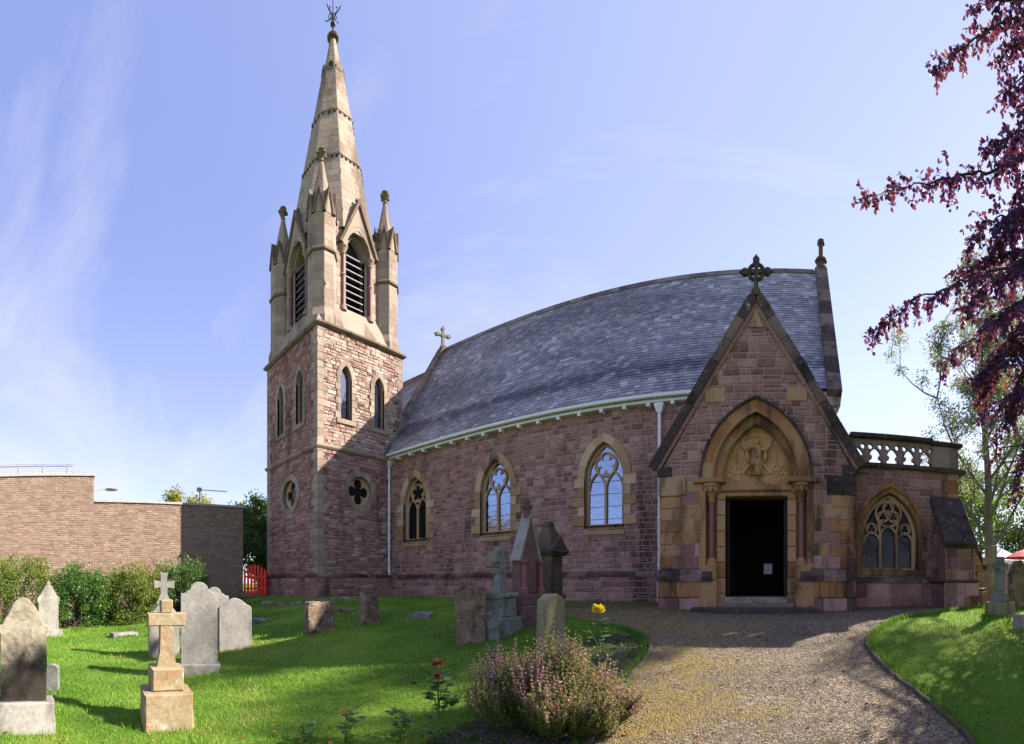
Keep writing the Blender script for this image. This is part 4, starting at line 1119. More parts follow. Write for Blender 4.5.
for a, b in ((PX0 - 0.06, PC - 1.0), (PC + 1.0, PX1 + 0.06)):
    mb = MB(201)
    fq = FS(PY - 0.09)
    mb.rubble(rect(a, 0.6, b, 1.66), fq, (), (0.3, 0.4), (0.35, 0.62), (0.01, 0.025), 0.014, pick=lambda u, v, r_: 2 if r_.random() < 0.5 else 0, split=0.1)
    mb.box(a, PY - 0.09, 0.6, b, PY + 0.1, 1.655, 0.3, 0)
    u = a
    while u < b - 0.01:
        e = min(b, u + 0.52); 
        if b - e < 0.2: e = b
        V = [fp.p(u+.004, 1.64, .16), fp.p(e-.004, 1.64, .16), fp.p(e-.004, 1.74, .16), fp.p(u+.004, 1.74, .16), fp.p(u+.004, 1.92, .02), fp.p(e-.004, 1.92, .02), fp.p(u+.004, 1.64, 0), fp.p(e-.004, 1.64, 0)]
        mb.add(V, [[0,1,2,3],[3,2,5,4],[0,3,4,6],[1,7,5,2],[6,7,1,0]], mb.r.random(), 3); u = e
    mb.build('porch_plinth', [M['red'], M['mortar'], M['porchdress'], M['plinth']], church)
mb = MB(202)                              # corner blocks, kneelers and the pale stones in the gable
for sx, cxx in ((1, PX0), (-1, PX1)):
    mb = MB(202 + sx)
    z = 1.93; k = 0
    while z < 3.6:
        a = 0.5 if k % 2 else 0.3; b = 0.3 if k % 2 else 0.5
        x0, x1 = sorted((cxx - sx * 0.03, cxx + sx * a)); mb.box(x0, PY - 0.035, z + .005, x1, PY + b, z + .265, None, 0, 0.012); z += 0.28; k += 1
    x0, x1 = sorted((cxx - sx * 0.05, cxx + sx * 0.6)); mb.box(x0, PY - 0.05, 3.62, x1, PY + 0.4, 4.06, 0.95 if sx > 0 else 0.1, 0 if sx > 0 else 1, 0.012)
    x0, x1 = sorted((cxx - sx * 0.08, cxx + sx * 0.26)); mb.box(x0, PY - 0.06, 4.07, x1, PY + 0.4, 4.3, 0.2, 1, 0.02)
    mb.build('corner_quoins', [M['porchdress'], M['coping']], church)
    mb = MB(206)
    xq = PC + sx * -1.16; x0, x1 = sorted((xq, xq + sx * 0.46)); mb.slab([(x0, 5.72), (x1, 5.72), (x1, 6.05), (x0, 6.05)], fp, 0, 0.04, 0.01, 0.75, 0)
    mb.build('pale_block', M['porchdress'], church)
mb = MB(207); mb.slab([(PC - 0.16, 7.38), (PC + 0.16, 7.38), (PC, 7.85)], fp, 0, 0.045, 0.01, 0.95, 0)
mb.build('pale_block', M['porchdress'], church)
# porch roof and coping
PR = Vector((PC - PX0 + 0.12, 0, PAX - PKZ)); PL = PR.length; pd = PR.normalized()
mb = MB(203)
frL = Fr((PX0 - 0.12, 0, PKZ), (0, -1, 0), pd, Vector((-pd.z, 0, pd.x)))
mb.slates(rect(-14.6, 0, -PY - 0.2, PL), frL, 0.2, (0.22, 0.34))
frRr = Fr((PX1 + 0.12, 0, PKZ), (0, 1, 0), Vector((-pd.x, 0, pd.z)), Vector((pd.z, 0, pd.x)))
mb.slates(rect(PY + 0.2, 0, 14.6, PL), frRr, 0.2, (0.22, 0.34))
mb.box(PC - 0.1, PY + 0.2, PAX - 0.12, PC + 0.1, 14.0, PAX + 0.06, 0.3)
mb.build('porch_roof', M['slate'], church)
mb = MB(204)
for sg in (-1, 1):
    n = 8
    for k in range(n):
        t0, t1 = k / n, (k + 1) / n - 0.003
        def P(t, h, y):
            x = PC + sg * (PC - PX0 + 0.14) * (1 - t); z = PKZ + 0.0 + (PAX - PKZ) * t
            return Vector((x + sg * pd.z * h, y, z + pd.x * h))
        jt = mb.r.uniform(-0.008, 0.008)
        V = [P(t0, -0.04, PY - 0.13), P(t1, -0.04, PY - 0.13), P(t1, 0.16 + jt, PY - 0.13), P(t0, 0.16 + jt, PY - 0.13), P(t0, -0.04, PY + 0.3), P(t1, -0.04, PY + 0.3), P(t1, 0.16 + jt, PY + 0.3), P(t0, 0.16 + jt, PY + 0.3)]
        fs = [[0,1,2,3],[7,6,5,4],[4,5,1,0],[3,2,6,7],[0,3,7,4],[1,5,6,2]]
        mb.add(V, fs if sg < 0 else [f[::-1] for f in fs], mb.r.random())
        V = [P(t0, -0.12, PY - 0.05), P(t1, -0.12, PY - 0.05), P(t1, -0.04, PY - 0.08), P(t0, -0.04, PY - 0.08)]
        mb.add(V, [[0,1,2,3] if sg < 0 else [3,2,1,0]], 0.5, 1)
mb.build('porch_coping', [M['coping'], M['red']], church)
cross_finial('porch_cross', (PC, PY + 0.08, PAX + 0.12), 0.86, church, M['coping'], (1, 0, 0), True, 205)

# ---- doorway
M['carved'] = stone('carved_tympanum_stone', [(0.2, (0.38, 0.18, 0.07)), (0.5, (0.48, 0.27, 0.12)), (0.8, (0.54, 0.36, 0.19))], 0.25, 30, 0.25, (0.12, 0.07, 0.04), 0.1, 2.5, use_tint=False)
mb = MB(210)
for sg in (1, -1):
    for hw_, t_, da, db, ap, nv in ((AHW, 0.25, -0.12, 0.06, AAP, 6), (0.80, 0.2, -0.34, -0.11, 5.28, 5)):
        I, O = arch_side(PC, hw_, AS, ap, t_, sg, nv * 3)
        for k in range(nv):
            tn = mb.r.random()
            for j in range(3):
                q = k*3 + j; p = [I[q], O[q], O[q+1], I[q+1]]; mb.slab(p if sg > 0 else p[::-1], fp, da, db, 0.0, tn)
        # roll moulding on the inner edge of each order
        mb.tube([fp.p(a_, b_, db - 0.01) for a_, b_ in I], 0.035, 8, 0.35)
    I, O = arch_side(PC, AHW + 0.25, AS, AAP + 0.262, 0.05, sg, 16)   # hood mould
    for k in range(16):
        p = [I[k], O[k], O[k+1], I[k+1]]; mb.slab(p if sg > 0 else p[::-1], fp, -0.02, 0.12, 0.0, 0.1, 1)
door = mb.build('doorway', [M['porchdress'], M['coping']], church)
mb = MB(211)
for sg in (1, -1):
    def q(a, b, c, d): return rect(PC + a, b, PC + c, d) if sg > 0 else rect(PC - c, b, PC - a, d)
    z = 1.0
    while z < 3.7:
        mb.slab(q(DH, z + .004, 0.92, min(z + 0.36, 3.7) - .004), fp, -0.45, -0.12, 0.02); z += 0.36
    mb.slab(q(0.92, 1.0, 1.26, 3.72), fp, -0.3, -0.22, 0.0, 0.2)
    mb.slab(q(1.15, 1.93, 1.3, 3.72), fp, -0.22, 0.035, 0.012, 0.5)
    mb.slab(q(0.88, 0.6, 1.32, 1.66), fp, -0.3, 0.115, 0.03, 0.6)         # pedestal under the shaft
    mb.slab(q(0.90, 1.66, 1.26, 2.0), fp, -0.3, 0.06, 0.04, 0.4)
    mb.slab(q(0.72, 3.88, 1.42, 4.0), fp, -0.3, 0.13, 0.02, 0.2)          # abacus
    mb.reveal(rect(PC - DH, 0.9, PC + DH, 3.6), fp, -0.13, -0.6, 0.3)
mb.slab(rect(PC - 0.94, 3.72, PC + 0.94, 3.88), fp, -0.4, -0.1, 0.03, 0.6)
mb.slab(rect(PC - 0.94, 3.59, PC + 0.94, 3.72), fp, -0.45, -0.16, 0.03, 0.5)
mb.build('jambs', M['porchdress'], door)
for sg in (1, -1):
    mb = MB(212); x = PC + sg * 1.03; y = PY + 0.09
    mb.lathe((x, y, 2.15), [(0.068, 0), (0.066, 1.32)], 14, 0, 0.5, 0)
    mb.build('column', M['redgranite'], door)
    mb = MB(213)
    mb.lathe((x, y, 3.44), [(0.07, 0), (0.1, 0.03), (0.075, 0.06), (0.09, 0.15), (0.16, 0.3), (0.2, 0.36), (0.22, 0.38), (0.22, 0.43), (0, 0.44)], 14, 0, 0.4)
    for k in range(8):                     # leaf carving
        a = k * math.pi / 4; mb.lathe((x + 0.16 * math.cos(a), y + 0.16 * math.sin(a), 3.66), [(0, 0), (0.05, 0.03), (0.065, 0.09), (0.03, 0.14), (0, 0.15)], 6, 0, 0.6)
    mb.build('capital', M['porchdress'], door)
    mb = MB(214); mb.lathe((x, y, 1.98), [(0.15, 0), (0.15, 0.06), (0.12, 0.1), (0.13, 0.13), (0.085, 0.18), (0.07, 0.2)], 14, 0, 0.4); mb.build('base', M['porchdress'], door)
# tympanum with its carved roundel: a robed saint before a diagonal cross
mb = MB(215)
tp = arch(PC, 0.98, 3.86, AS, 5.5, 12)
mb.ngon(tp, fp, -0.27, 0.5)
rc = (PC, 4.54)
mb.ribbon(circ(rc[0], rc[1], 0.47, 40), 0.028, fp, -0.28, -0.245, True)
mb.ribbon(circ(rc[0], rc[1], 0.60, 40)[2:19], 0.03, fp, -0.28, -0.24, False)
for sg in (1, -1):
    mb.slab([(PC - .40*sg, 4.15), (PC - .32*sg, 4.13), (PC + .40*sg, 4.93), (PC + .32*sg, 4.95)][::sg], fp, -0.28, -0.225 - 0.004 * sg, 0.0, 0.5)
    for k in range(26):                    # foliage carving in the corners
        a = mb.r.uniform(0, 2 * math.pi); u_ = PC + sg * mb.r.uniform(0.42, 0.78); v_ = mb.r.uniform(3.95, 4.35)
        if math.hypot(u_ - rc[0], v_ - rc[1]) < 0.52: continue
        mb.slab(circ(u_, v_, mb.r.uniform(0.02, 0.045), 6, a), fp, -0.27, -0.245 + mb.r.uniform(0, 0.012), 0.008, 0.5)
tymp = mb.build('tympanum', M['carved'], door)
mb = MB(216)
def oval(rows, n=12):
    V, fs = [], []
    for (u_, v_, ru, rd, dc) in rows:
        for k in range(n):
            a = 2 * math.pi * k / n; V.append(fp.p(u_ + ru * math.cos(a), v_, -0.23 + dc + rd * math.sin(a)))
    for j in range(len(rows) - 1):
        for k in range(n): fs.append([j*n+k, (j+1)*n+k, (j+1)*n+(k+1) % n, j*n+(k+1) % n])
    mb.add(V, fs + [[k for k in range(n)], [(len(rows)-1)*n+k for k in range(n-1, -1, -1)]])
oval([(PC, 4.10, .17, .06, .0), (PC, 4.14, .15, .07, .01), (PC + .01, 4.35, .11, .07, .015), (PC + .01, 4.5, .095, .065, .015), (PC, 4.62, .125, .075, .015), (PC, 4.72, .14, .07, .01), (PC, 4.775, .07, .05, .01), (PC, 4.80, .035, .035, .015), (PC, 4.83, .05, .05, .02), (PC, 4.88, .06, .06, .02), (PC, 4.93, .045, .05, .02), (PC, 4.955, .01, .01, .02)])
for sg in (1, -1):                         # raised forearms, sleeves, robe folds
    mb.tube([fp.p(PC + sg*.12, 4.70, -.2), fp.p(PC + sg*.22, 4.66, -.17), fp.p(PC + sg*.31, 4.78, -.17), fp.p(PC + sg*.34, 4.83, -.18)], [.05, .05, .035, .03], 8)
    mb.tube([fp.p(PC + sg*.22, 4.68, -.2), fp.p(PC + sg*.21, 4.5, -.21), fp.p(PC + sg*.17, 4.38, -.22)], [.045, .05, .015], 7)
for k in range(6):
    u_ = PC - .13 + k * .052
    mb.tube([fp.p(PC + (u_ - PC) * .55, 4.55, -.155), fp.p(PC + (u_ - PC) * .8 + .02 * math.sin(k), 4.35, -.15), fp.p(u_, 4.12, -.155)], [.012, .018, .016], 6)
mb.build('carved_figure', M['carved'], tymp, smooth=True)
# inside of the porch: dim plastered room, inner door, notice
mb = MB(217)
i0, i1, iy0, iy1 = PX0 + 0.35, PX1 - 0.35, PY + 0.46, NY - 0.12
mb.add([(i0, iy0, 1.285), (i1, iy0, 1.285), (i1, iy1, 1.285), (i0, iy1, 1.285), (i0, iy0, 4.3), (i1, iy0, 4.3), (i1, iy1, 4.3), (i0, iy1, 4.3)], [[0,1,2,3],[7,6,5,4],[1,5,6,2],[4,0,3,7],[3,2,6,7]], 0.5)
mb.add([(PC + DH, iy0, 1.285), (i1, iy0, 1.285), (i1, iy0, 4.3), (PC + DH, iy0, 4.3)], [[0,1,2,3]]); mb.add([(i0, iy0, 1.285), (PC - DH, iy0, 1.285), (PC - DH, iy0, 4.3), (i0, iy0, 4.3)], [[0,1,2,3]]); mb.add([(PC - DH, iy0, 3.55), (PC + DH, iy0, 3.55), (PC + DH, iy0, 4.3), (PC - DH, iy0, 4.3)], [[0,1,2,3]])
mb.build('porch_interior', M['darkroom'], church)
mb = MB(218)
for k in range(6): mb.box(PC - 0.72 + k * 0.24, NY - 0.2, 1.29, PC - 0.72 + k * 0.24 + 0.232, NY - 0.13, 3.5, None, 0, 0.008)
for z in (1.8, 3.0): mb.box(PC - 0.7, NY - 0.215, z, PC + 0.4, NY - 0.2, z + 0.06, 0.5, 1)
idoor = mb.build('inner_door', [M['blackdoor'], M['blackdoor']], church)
mb = MB(219); mb.box(PC + 0.10, NY - 0.23, 1.86, PC + 0.34, NY - 0.221, 2.16); nt_ = mb.build('notice', M['paper'], idoor)
for sg in (1, -1):                         # heavy outer leaves folded back against the jambs
    mb = MB(220)
    x0, x1 = sorted((PC + sg * (DH - 0.005), PC + sg * (DH - 0.075)))
    for k in range(4): mb.box(x0, PY + 0.30 + k * 0.17, 1.31, x1, PY + 0.30 + k * 0.17 + 0.164, 3.55, None, 0, 0.006)
    mb.build('door_leaf', M['darkwood'], church)
M['step'] = stone('worn_doorstep_stone', [(0.1, (0.16, 0.125, 0.095)), (0.9, (0.32, 0.26, 0.2))], 0.3, 20, 0.3, (0.07, 0.065, 0.04), 0.35, 2)
mb = MB(221)
mb.box(PC - 0.72, PY - 0.02, 0.7, PC + 0.72, PY + 0.6, 1.284, 0.8, 0, 0.015)
mb.box(PC - 0.86, PY - 0.2, 0.65, PC + 0.86, PY + 0.1, 1.155, 0.3, 0, 0.015)
mb.box(PC - 1.38, PY - 0.68, 0.6, PC + 1.34, PY - 0.19, 1.065, 0.2, 1, 0.02)
mb.build('door_steps', [M['step'], M['coping']], church)

# ---- side chapel right of the porch, with a pierced parapet
fc = FS(CY)
cw = 2.76; CHW, CB, CS_, CA = 0.72, 1.93, 2.72, 3.82
hole = arch(cw, CHW + 0.04, CB - 0.1, CS_, CA + 0.05, 12)
mb = MB(230)
mb.rubble(rect(PX1, 1.7, CX1, CZ), fc, [hole], (0.16, 0.25), (0.22, 0.45), (0.01, 0.022), 0.026)
mb.rubble(rect(PX1, 0.5, CX1 + 0.05, 1.62), FS(CY - 0.08), (), (0.22, 0.3), (0.3, 0.55), (0.012, 0.03), 0.014)
u = PX1
while u < CX1:
    e = min(CX1 + 0.08, u + mb.r.uniform(0.5, 0.8))
    mb.add([fc.p(u+.004, 1.6, .12), fc.p(e-.004, 1.6, .12), fc.p(e-.004, 1.66, .12), fc.p(u+.004, 1.66, .12), fc.p(u+.004, 1.75, .01), fc.p(e-.004, 1.75, .01)], [[0,1,2,3],[3,2,5,4],[0,3,4],[1,5,2]], mb.r.random(), 2); u = e
mb.rubble(rect(CY, 0.5, 17, CZ), FE(CX1), (), (0.2, 0.3), (0.3, 0.6), (0.012, 0.03), 0.014)
z = 1.76; k = 0
while z < CZ - 0.1:
    a = 0.42 if k % 2 else 0.26
    mb.box(CX1 - a, CY - 0.035, z + .004, CX1 + 0.035, CY + (0.26 if k % 2 else 0.42), z + .3, None, 3, 0.01); z += 0.306; k += 1
mb.add([(PX1, CY, CZ - .05), (CX1, CY, CZ - .05), (CX1, 17, CZ - .05), (PX1, 17, CZ - .05)], [[0,1,2,3]], 0.3, 2)
mb.build('chapel_wall', [M['red'], M['mortar'], M['plinth'], M['porchdress']], church)
mb = MB(231)
mb.box(PX1, CY - 0.12, CZ - 0.06, CX1 + 0.22, CY + 0.25, CZ + 0.06, 0.3, 1, 0.025)
mb.box(CX1 - 0.1, CY + 0.25, CZ - 0.06, CX1 + 0.22, 17, CZ + 0.06, 0.3, 1, 0.025)
frp = FS(CY + 0.0)
p0, p1, pz0, pz1 = PX1, CX1 - 0.62, CZ + 0.06, CZ + 0.66
n = 5; bw = (p1 - p0) / n
for k in range(n + 1):                     # pierced quatrefoil heads: piers, arches and eyelets built solid with real gaps
    u_ = p0 + k * bw
    mb.ribbon([(u_, pz0), (u_, pz1 - 0.05)], 0.075, frp, -0.2, 0.0, False, 0.5)
for k in range(n):
    c = p0 + (k + .5) * bw; hw_ = bw / 2 - 0.03
    hl = arch(c, hw_ * 0.8, pz0 - 0.1, pz0 + 0.14, pz0 + 0.40, 7)
    e1 = [circ(c - bw * .30, pz1 - 0.17, 0.065, 10), circ(c + bw * .30, pz1 - 0.17, 0.065, 10)]
    cell = [rect(c - bw/2, pz0, c + bw/2, pz1)]
    for h in [hl] + e1: cell = [x for p in cell for x in subtract(p, h)]
    for p in cell: mb.slab(p, frp, -0.16, -0.04, 0.0, 0.5, 0, True)
    for h in e1: mb.reveal(h, frp, -0.04, -0.16, 0.4)
    mb.reveal(hl, frp, -0.04, -0.16, 0.4)
    for sg in (1, -1):                     # cusps
        mb.slab(circ(c + sg * hw_ * .72, pz0 + 0.17, 0.06, 8), frp, -0.15, -0.05, 0.0, 0.5, 0, True)
mb.box(CX1 - 0.62, CY - 0.03, CZ + 0.06, CX1 + 0.03, CY + 0.3, CZ + 0.62, 0.7, 0, 0.02)
mb.box(PX1, CY - 0.1, pz1 - 0.0, CX1 - 0.66, CY + 0.26, pz1 + 0.12, 0.2, 1, 0.03)
mb.box(CX1 - 0.72, CY - 0.1, CZ + 0.62, CX1 + 0.13, CY + 0.34, CZ + 0.73, 0.2, 1, 0.03)
mb.build('parapet', [M['spire'], M['coping']], church)
mb = MB(232)
lancet_or_arch_surround(mb, fc, cw, CHW, CB, CS_, CA, 0.12, -0.04, 0.03, 5, 0.3, 0.075)
mb.reveal(arch(cw, CHW, CB, CS_, CA), fc, 0.03, -0.3, 0.5)
mb.slab(rect(cw - CHW - 0.2, CB - 0.16, cw + CHW + 0.2, CB - 0.004), fc, -0.3, 0.05, 0.02, 0.4)
wnd = mb.build('window', M['porchdress'], church)
mb = MB(233); d0, d1 = -0.3, -0.12
mb.ribbon(arch(cw, CHW - .05, CB, CS_, CA - .07), 0.09, fc, d0, d1, True)
lw = (CHW * 2 - 0.18) / 3
for k in (-1, 0, 1):
    c = cw + k * lw; sp = CS_ - 0.12 + (0.14 if k == 0 else -0.02)
    mb.ribbon(arch(c, lw / 2, CB, sp, sp + 0.26, 6)[1:], 0.055, fc, d0, d1, False)
    hl = foil(c, sp + 0.02, 0.09, 0.15, 3, math.pi / 2, 30)
for sg in (-1, 1):
    mb.ribbon([(cw + sg * lw / 2, CB), (cw + sg * lw / 2, CS_ + 0.1), (cw + sg * lw * 0.62, CS_ + 0.45)], 0.065, fc, d0, d1 + 0.01, False)
    cc = (cw + sg * 0.43, CS_ + 0.22); mb.ribbon(circ(*cc, 0.13, 16), 0.04, fc, d0, d1, True)
    mb.ribbon(foil(*cc, 0.05, 0.12, 3, math.pi/2, 30), 0.03, fc, d0, d1 - .03, True)
cc0 = (cw, CS_ + 0.60)
mb.ribbon(circ(*cc0, 0.32, 28), 0.055, fc, d0, d1, True)
for k in range(3):
    a = math.pi / 2 + k * 2 * math.pi / 3; cc = (cc0[0] + .155 * math.cos(a), cc0[1] + .155 * math.sin(a))
    mb.ribbon(circ(*cc, 0.135, 18), 0.04, fc, d0, d1 - .01, True)
    mb.ribbon(foil(*cc, 0.05, 0.115, 3, a, 30), 0.03, fc, d0, d1 - .03, True)
mb.build('tracery', M['dress'], wnd)
mb = MB(234); mb.ngon(arch(cw, CHW, CB, CS_, CA), fc, -0.22); mb.build('glass', M['darkglass'], wnd)
mb = MB(235)
def buttress(mb, x0, x1, yb, yf, z1, z2, zb, along='y'):
    # sloped cap from the wall (z1) down to the front (z2), on a stepped foot
    def V(*p): return [(a, b, c) if along == 'y' else (b, a, c) for a, b, c in p]
    pts = V((x0, yb, 0.5), (x1, yb, 0.5), (x1, yf, 0.5), (x0, yf, 0.5), (x0, yb, z1), (x1, yb, z1), (x1, yf, z2), (x0, yf, z2))
    return pts
y0, y1 = CY - 1.0, CY - 0.0
bx0, bx1 = 3.84, 4.56
mb.rubble(rect(bx0, 1.66, bx1, 2.55), FS(y0), (), (0.2, 0.3), (0.25, 0.45), (0.012, 0.025), 0.014, pick=lambda u, v, r_: 2 if r_.random() < .35 else 0)
mb.rubble(rect(bx0 - .08, 0.5, bx1 + .08, 1.6), FS(y0 - .1), (), (0.25, 0.35), (0.25, 0.45), (0.012, 0.025), 0.014, pick=lambda u, v, r_: 2 if r_.random() < .3 else 0)
for f_, s_ in ((FW(bx0), -1), (FE(bx1), 1)):
    pl = [(y0, 0.5), (y1, 0.5), (y1, 3.7), (y0, 2.5)]
    pl = pl if s_ > 0 else [(-a, b) for a, b in pl][::-1]
    mb.rubble(pl, f_, (), (0.2, 0.3), (0.25, 0.45), (0.012, 0.025), 0.014)
mb.box(bx0 - .09, y0 - .11, 1.6, bx1 + .09, y1, 1.68, 0.2, 3, 0.03)
cdir = Vector((0, 1.02, 1.25)).normalized(); nrm = Vector((0, -cdir.z, cdir.y))
fcp = Fr((0, y0 - .06, 2.46), (1, 0, 0), cdir, nrm)
mb.slab(rect(bx0 - .05, 0, bx1 + .05, 1.62), fcp, -0.08, 0.09, 0.015, 0.2, 3, True)
# matching buttress on the east side
ey0, ey1 = CY + 0.05, CY + 0.65
mb.box(CX1, ey0, 0.5, CX1 + 0.55, ey1, 2.5, 0.3, 0)
edir = Vector((-0.62, 0, 1.4)).normalized()
fce = Fr((CX1 + 0.6, 0, 2.4), (0, 1, 0), edir, Vector((edir.z, 0, -edir.x)))
mb.slab(rect(ey0 - .04, 0, ey1 + .04, 1.5), fce, -0.1, 0.08, 0.015, 0.2, 3, True)
mb.add([(CX1, ey0, 2.5), (CX1 + .55, ey0, 2.5), (CX1, ey0, 3.7)], [[0,1,2]], 0.3, 0)
mb.build('buttress', [M['red'], M['mortar'], M['porchdress'], M['coping']], church)

# ------------------------------------------------------------------ neighbouring building on the left
M['brickstone'] = stone('tan_reconstituted_block', [(0.0, (0.17, 0.11, 0.085)), (0.4, (0.225, 0.155, 0.122)), (0.7, (0.25, 0.175, 0.14)), (1.0, (0.29, 0.21, 0.17))], 0.25, 30, 0.6)
M['bmortar'] = plain('grey_block_mortar', (0.24, 0.18, 0.145), 0.95, 0.2)
M['flash'] = plain('dull_metal_roof_edge', (0.30, 0.29, 0.29), 0.5, 0.2)
WX = -19.3
wy1 = 8.15
bld = thing('stone_building', (WX, 2, 0.5), 'long low tan stone building with a stepped flat roof behind the bushes', 'building')
mb = MB(300)
fE = FE(WX)
ys = -WX * 1.0 / math.tan(R(85.9))
mb.rubble(rect(-9, -0.4, ys, 6.15), fE, (), (0.075, 0.105), (0.14, 0.30), (0.005, 0.016), 0.014, split=0.1)
mb.rubble(rect(ys, -0.4, wy1, 5.05), fE, (), (0.075, 0.105), (0.14, 0.30), (0.005, 0.016), 0.014, split=0.1)
mb.rubble(rect(-wy1, -0.4, -wy1 + 0.0 + 9, 5.05), Fr((0, wy1, 0), (-1, 0, 0), (0, 0, 1), (0, 1, 0)), (), (0.2, 0.3), (0.4, 0.6)) if False else None
mb.ngon(rect(-WX, -0.4, -WX + 12, 5.05), FN(wy1), 0, 0.5, 0)
mb.ngon(rect(-WX, 5.0, -WX + 12, 6.15), FN(ys), 0, 0.5, 0)
mb.ngon(rect(-WX, 6.0, -WX + 1, 6.15), FN(ys), 0, 0.5, 0)
mb.build('wall', [M['brickstone'], M['bmortar']], bld)
mb = MB(301)
mb.box(WX - 12, -9, 6.15, WX + 0.07, ys + 0.05, 6.25, 0.5); mb.box(WX - 12, ys + 0.05, 5.05, WX + 0.07, wy1 + 0.06, 5.14, 0.5)
mb.build('roof_edge', M['flash'], bld)
mb = MB(302)                               # slatted plant screen on the upper roof
for k in range(7):
    z = 6.4 + k * 0.075; mb.box(WX - 1.2, -8.5, z, WX - 1.17, ys - 0.9, z + 0.035)
y = -8.5
while y < ys - 0.8: mb.box(WX - 1.17, y - 0.02, 6.25, WX - 1.12, y + 0.02, 6.95); y += 1.1
mb.tube([(WX - 1.1, ys - 0.9, 6.25), (WX - 1.1, ys - 0.75, 6.95)], 0.025, 6)
mb.tube([(WX - 1.1, -8.5, 6.95), (WX - 1.1, ys - 0.75, 6.95)], 0.02, 6)
mb.build('roof_screen', M['flash'], bld)
mb = MB(303)
mb.tube([(WX + 0.05, ys + 0.1, 5.55), (WX + 0.05, ys + 0.5, 5.6)], 0.02, 6); mb.lathe((WX + 0.05, ys + 0.75, 5.52), [(0.05, 0), (0.26, 0.04), (0.28, 0.08), (0.05, 0.14)], 12)
mb.build('wall_lamp', M['flash'], bld)
mb = MB(304)                               # rooftop aerial
ax_, ay_ = WX - 3.0, 7.0
mb.tube([(ax_, ay_, 5.1), (ax_, ay_, 6.55)], 0.03, 6); mb.tube([(ax_, ay_ - 0.1, 6.4), (ax_, ay_ + 1.5, 6.4)], 0.02, 5)
for k in range(9): mb.tube([(ax_ - 0.2, ay_ + 0.05 + k * 0.17, 6.4), (ax_ + 0.2, ay_ + 0.05 + k * 0.17, 6.4)], 0.01, 4)
mb.box(ax_ - .04, ay_ - .15, 6.3, ax_ + .04, ay_ + .1, 6.5)
mb.build('aerial', M['flash'], bld)

# ------------------------------------------------------------------ red gate between building and tower
gx, gy0, gy1 = -19.35, 8.2, 9.42
gzb = 1.0
gate = thing('picket_gate', (gx, gy0, gzb), 'bright red picket gate standing ajar beside the church tower', 'gate')
mb = MB(310)
n = 7; gl_ = 0.95
ga = R(-38); gd = Vector((math.sin(-ga) * 1, math.cos(ga), 0))
o = Vector((gx, gy0 + 0.06, 0))
fg = Fr(o, gd, (0, 0, 1), (gd.y, -gd.x, 0))
for k in range(n):
    u = k * gl_ / (n - 1); t_ = math.sin(math.pi * k / (n - 1)) * 0.22
    mb.slab([(u - .05, gzb + .08), (u + .05, gzb + .08), (u + .05, gzb + 1.18 + t_), (u, gzb + 1.27 + t_), (u - .05, gzb + 1.18 + t_)], fg, 0.0, 0.03, 0.004, 0.5, 0, True)
mb.build('pickets', M['redpaint'], gate)
for z in (0.3, 0.85): mb = MB(311); mb.slab(rect(-0.03, gzb + z, gl_ + 0.03, gzb + z + 0.09), fg, -0.045, -0.002, 0.004, 0.5, 0, True); mb.build('rail', M['redpaint'], gate)
fence = thing('picket_fence', (gx, gy1, gzb), 'short run of red pickets and rails between gate and tower', 'fence')
mb = MB(312)
for k in range(4):
    y = gy0 + 0.72 + k * 0.17; mb.box(gx - .02, y - .045, gzb + .05, gx + .01, y + .045, gzb + 1.15 - 0.02 * k, 0.5, 0, 0.004)
mb.build('pickets', M['redpaint'], fence)
for z in (0.15, 0.55, 0.98): mb = MB(313); mb.box(gx + 0.012, gy0 + 0.66, gzb + z, gx + .05, gy1 + .08, gzb + z + .07, 0.5, 0, 0.004); mb.build('rail', M['redpaint'], fence)

# ------------------------------------------------------------------ gravestones
M['g_grey'] = stone('pale_grey_gravestone', [(0.2, (0.19, 0.175, 0.16)), (0.5, (0.275, 0.26, 0.24)), (0.8, (0.34, 0.325, 0.30))], 0.3, 22, 0.3, (0.10, 0.085, 0.075), 0.3, 1.6, use_tint=False, streak=True)
M['g_dark'] = stone('soot_black_gravestone', [(0.2, (0.15, 0.12, 0.085)), (0.5, (0.25, 0.22, 0.165)), (0.8, (0.34, 0.31, 0.25))], 0.4, 18, 0.6, (0.05, 0.042, 0.035), 0.15, 1.5, lichen=(0.40, 0.39, 0.36), use_tint=False, blob=((0.1, 0.02, 0.48), (0.6, 0.5, 0.62)))
M['g_tan'] = stone('yellow_sandstone_gravestone', [(0.2, (0.20, 0.135, 0.065)), (0.5, (0.29, 0.225, 0.14)), (0.8, (0.38, 0.335, 0.25))], 0.3, 20, 0.4, (0.30, 0.15, 0.06), 0.25, 2.2, lichen=(0.56, 0.52, 0.46), use_tint=False)
M['g_sand'] = stone('lichen_sandstone_gravestone', [(0.2, (0.17, 0.145, 0.085)), (0.5, (0.25, 0.225, 0.14)), (0.8, (0.32, 0.30, 0.21))], 0.3, 22, 0.35, (0.10, 0.07, 0.045), 0.3, 1.8, use_tint=False, streak=True)
M['g_brown'] = stone('brown_mottled_gravestone', [(0.2, (0.13, 0.08, 0.055)), (0.5, (0.24, 0.17, 0.12)), (0.8, (0.36, 0.29, 0.22))], 0.4, 18, 0.7, (0.035, 0.022, 0.018), 0.5, 2.4, lichen=(0.42, 0.41, 0.37), use_tint=False)
M['g_green'] = stone('greenish_grey_cross_stone', [(0.2, (0.12, 0.13, 0.11)), (0.5, (0.19, 0.20, 0.175)), (0.8, (0.27, 0.27, 0.25))], 0.3, 20, 0.4, (0.05, 0.06, 0.035), 0.3, 2.2, lichen=(0.36, 0.36, 0.34), use_tint=False)
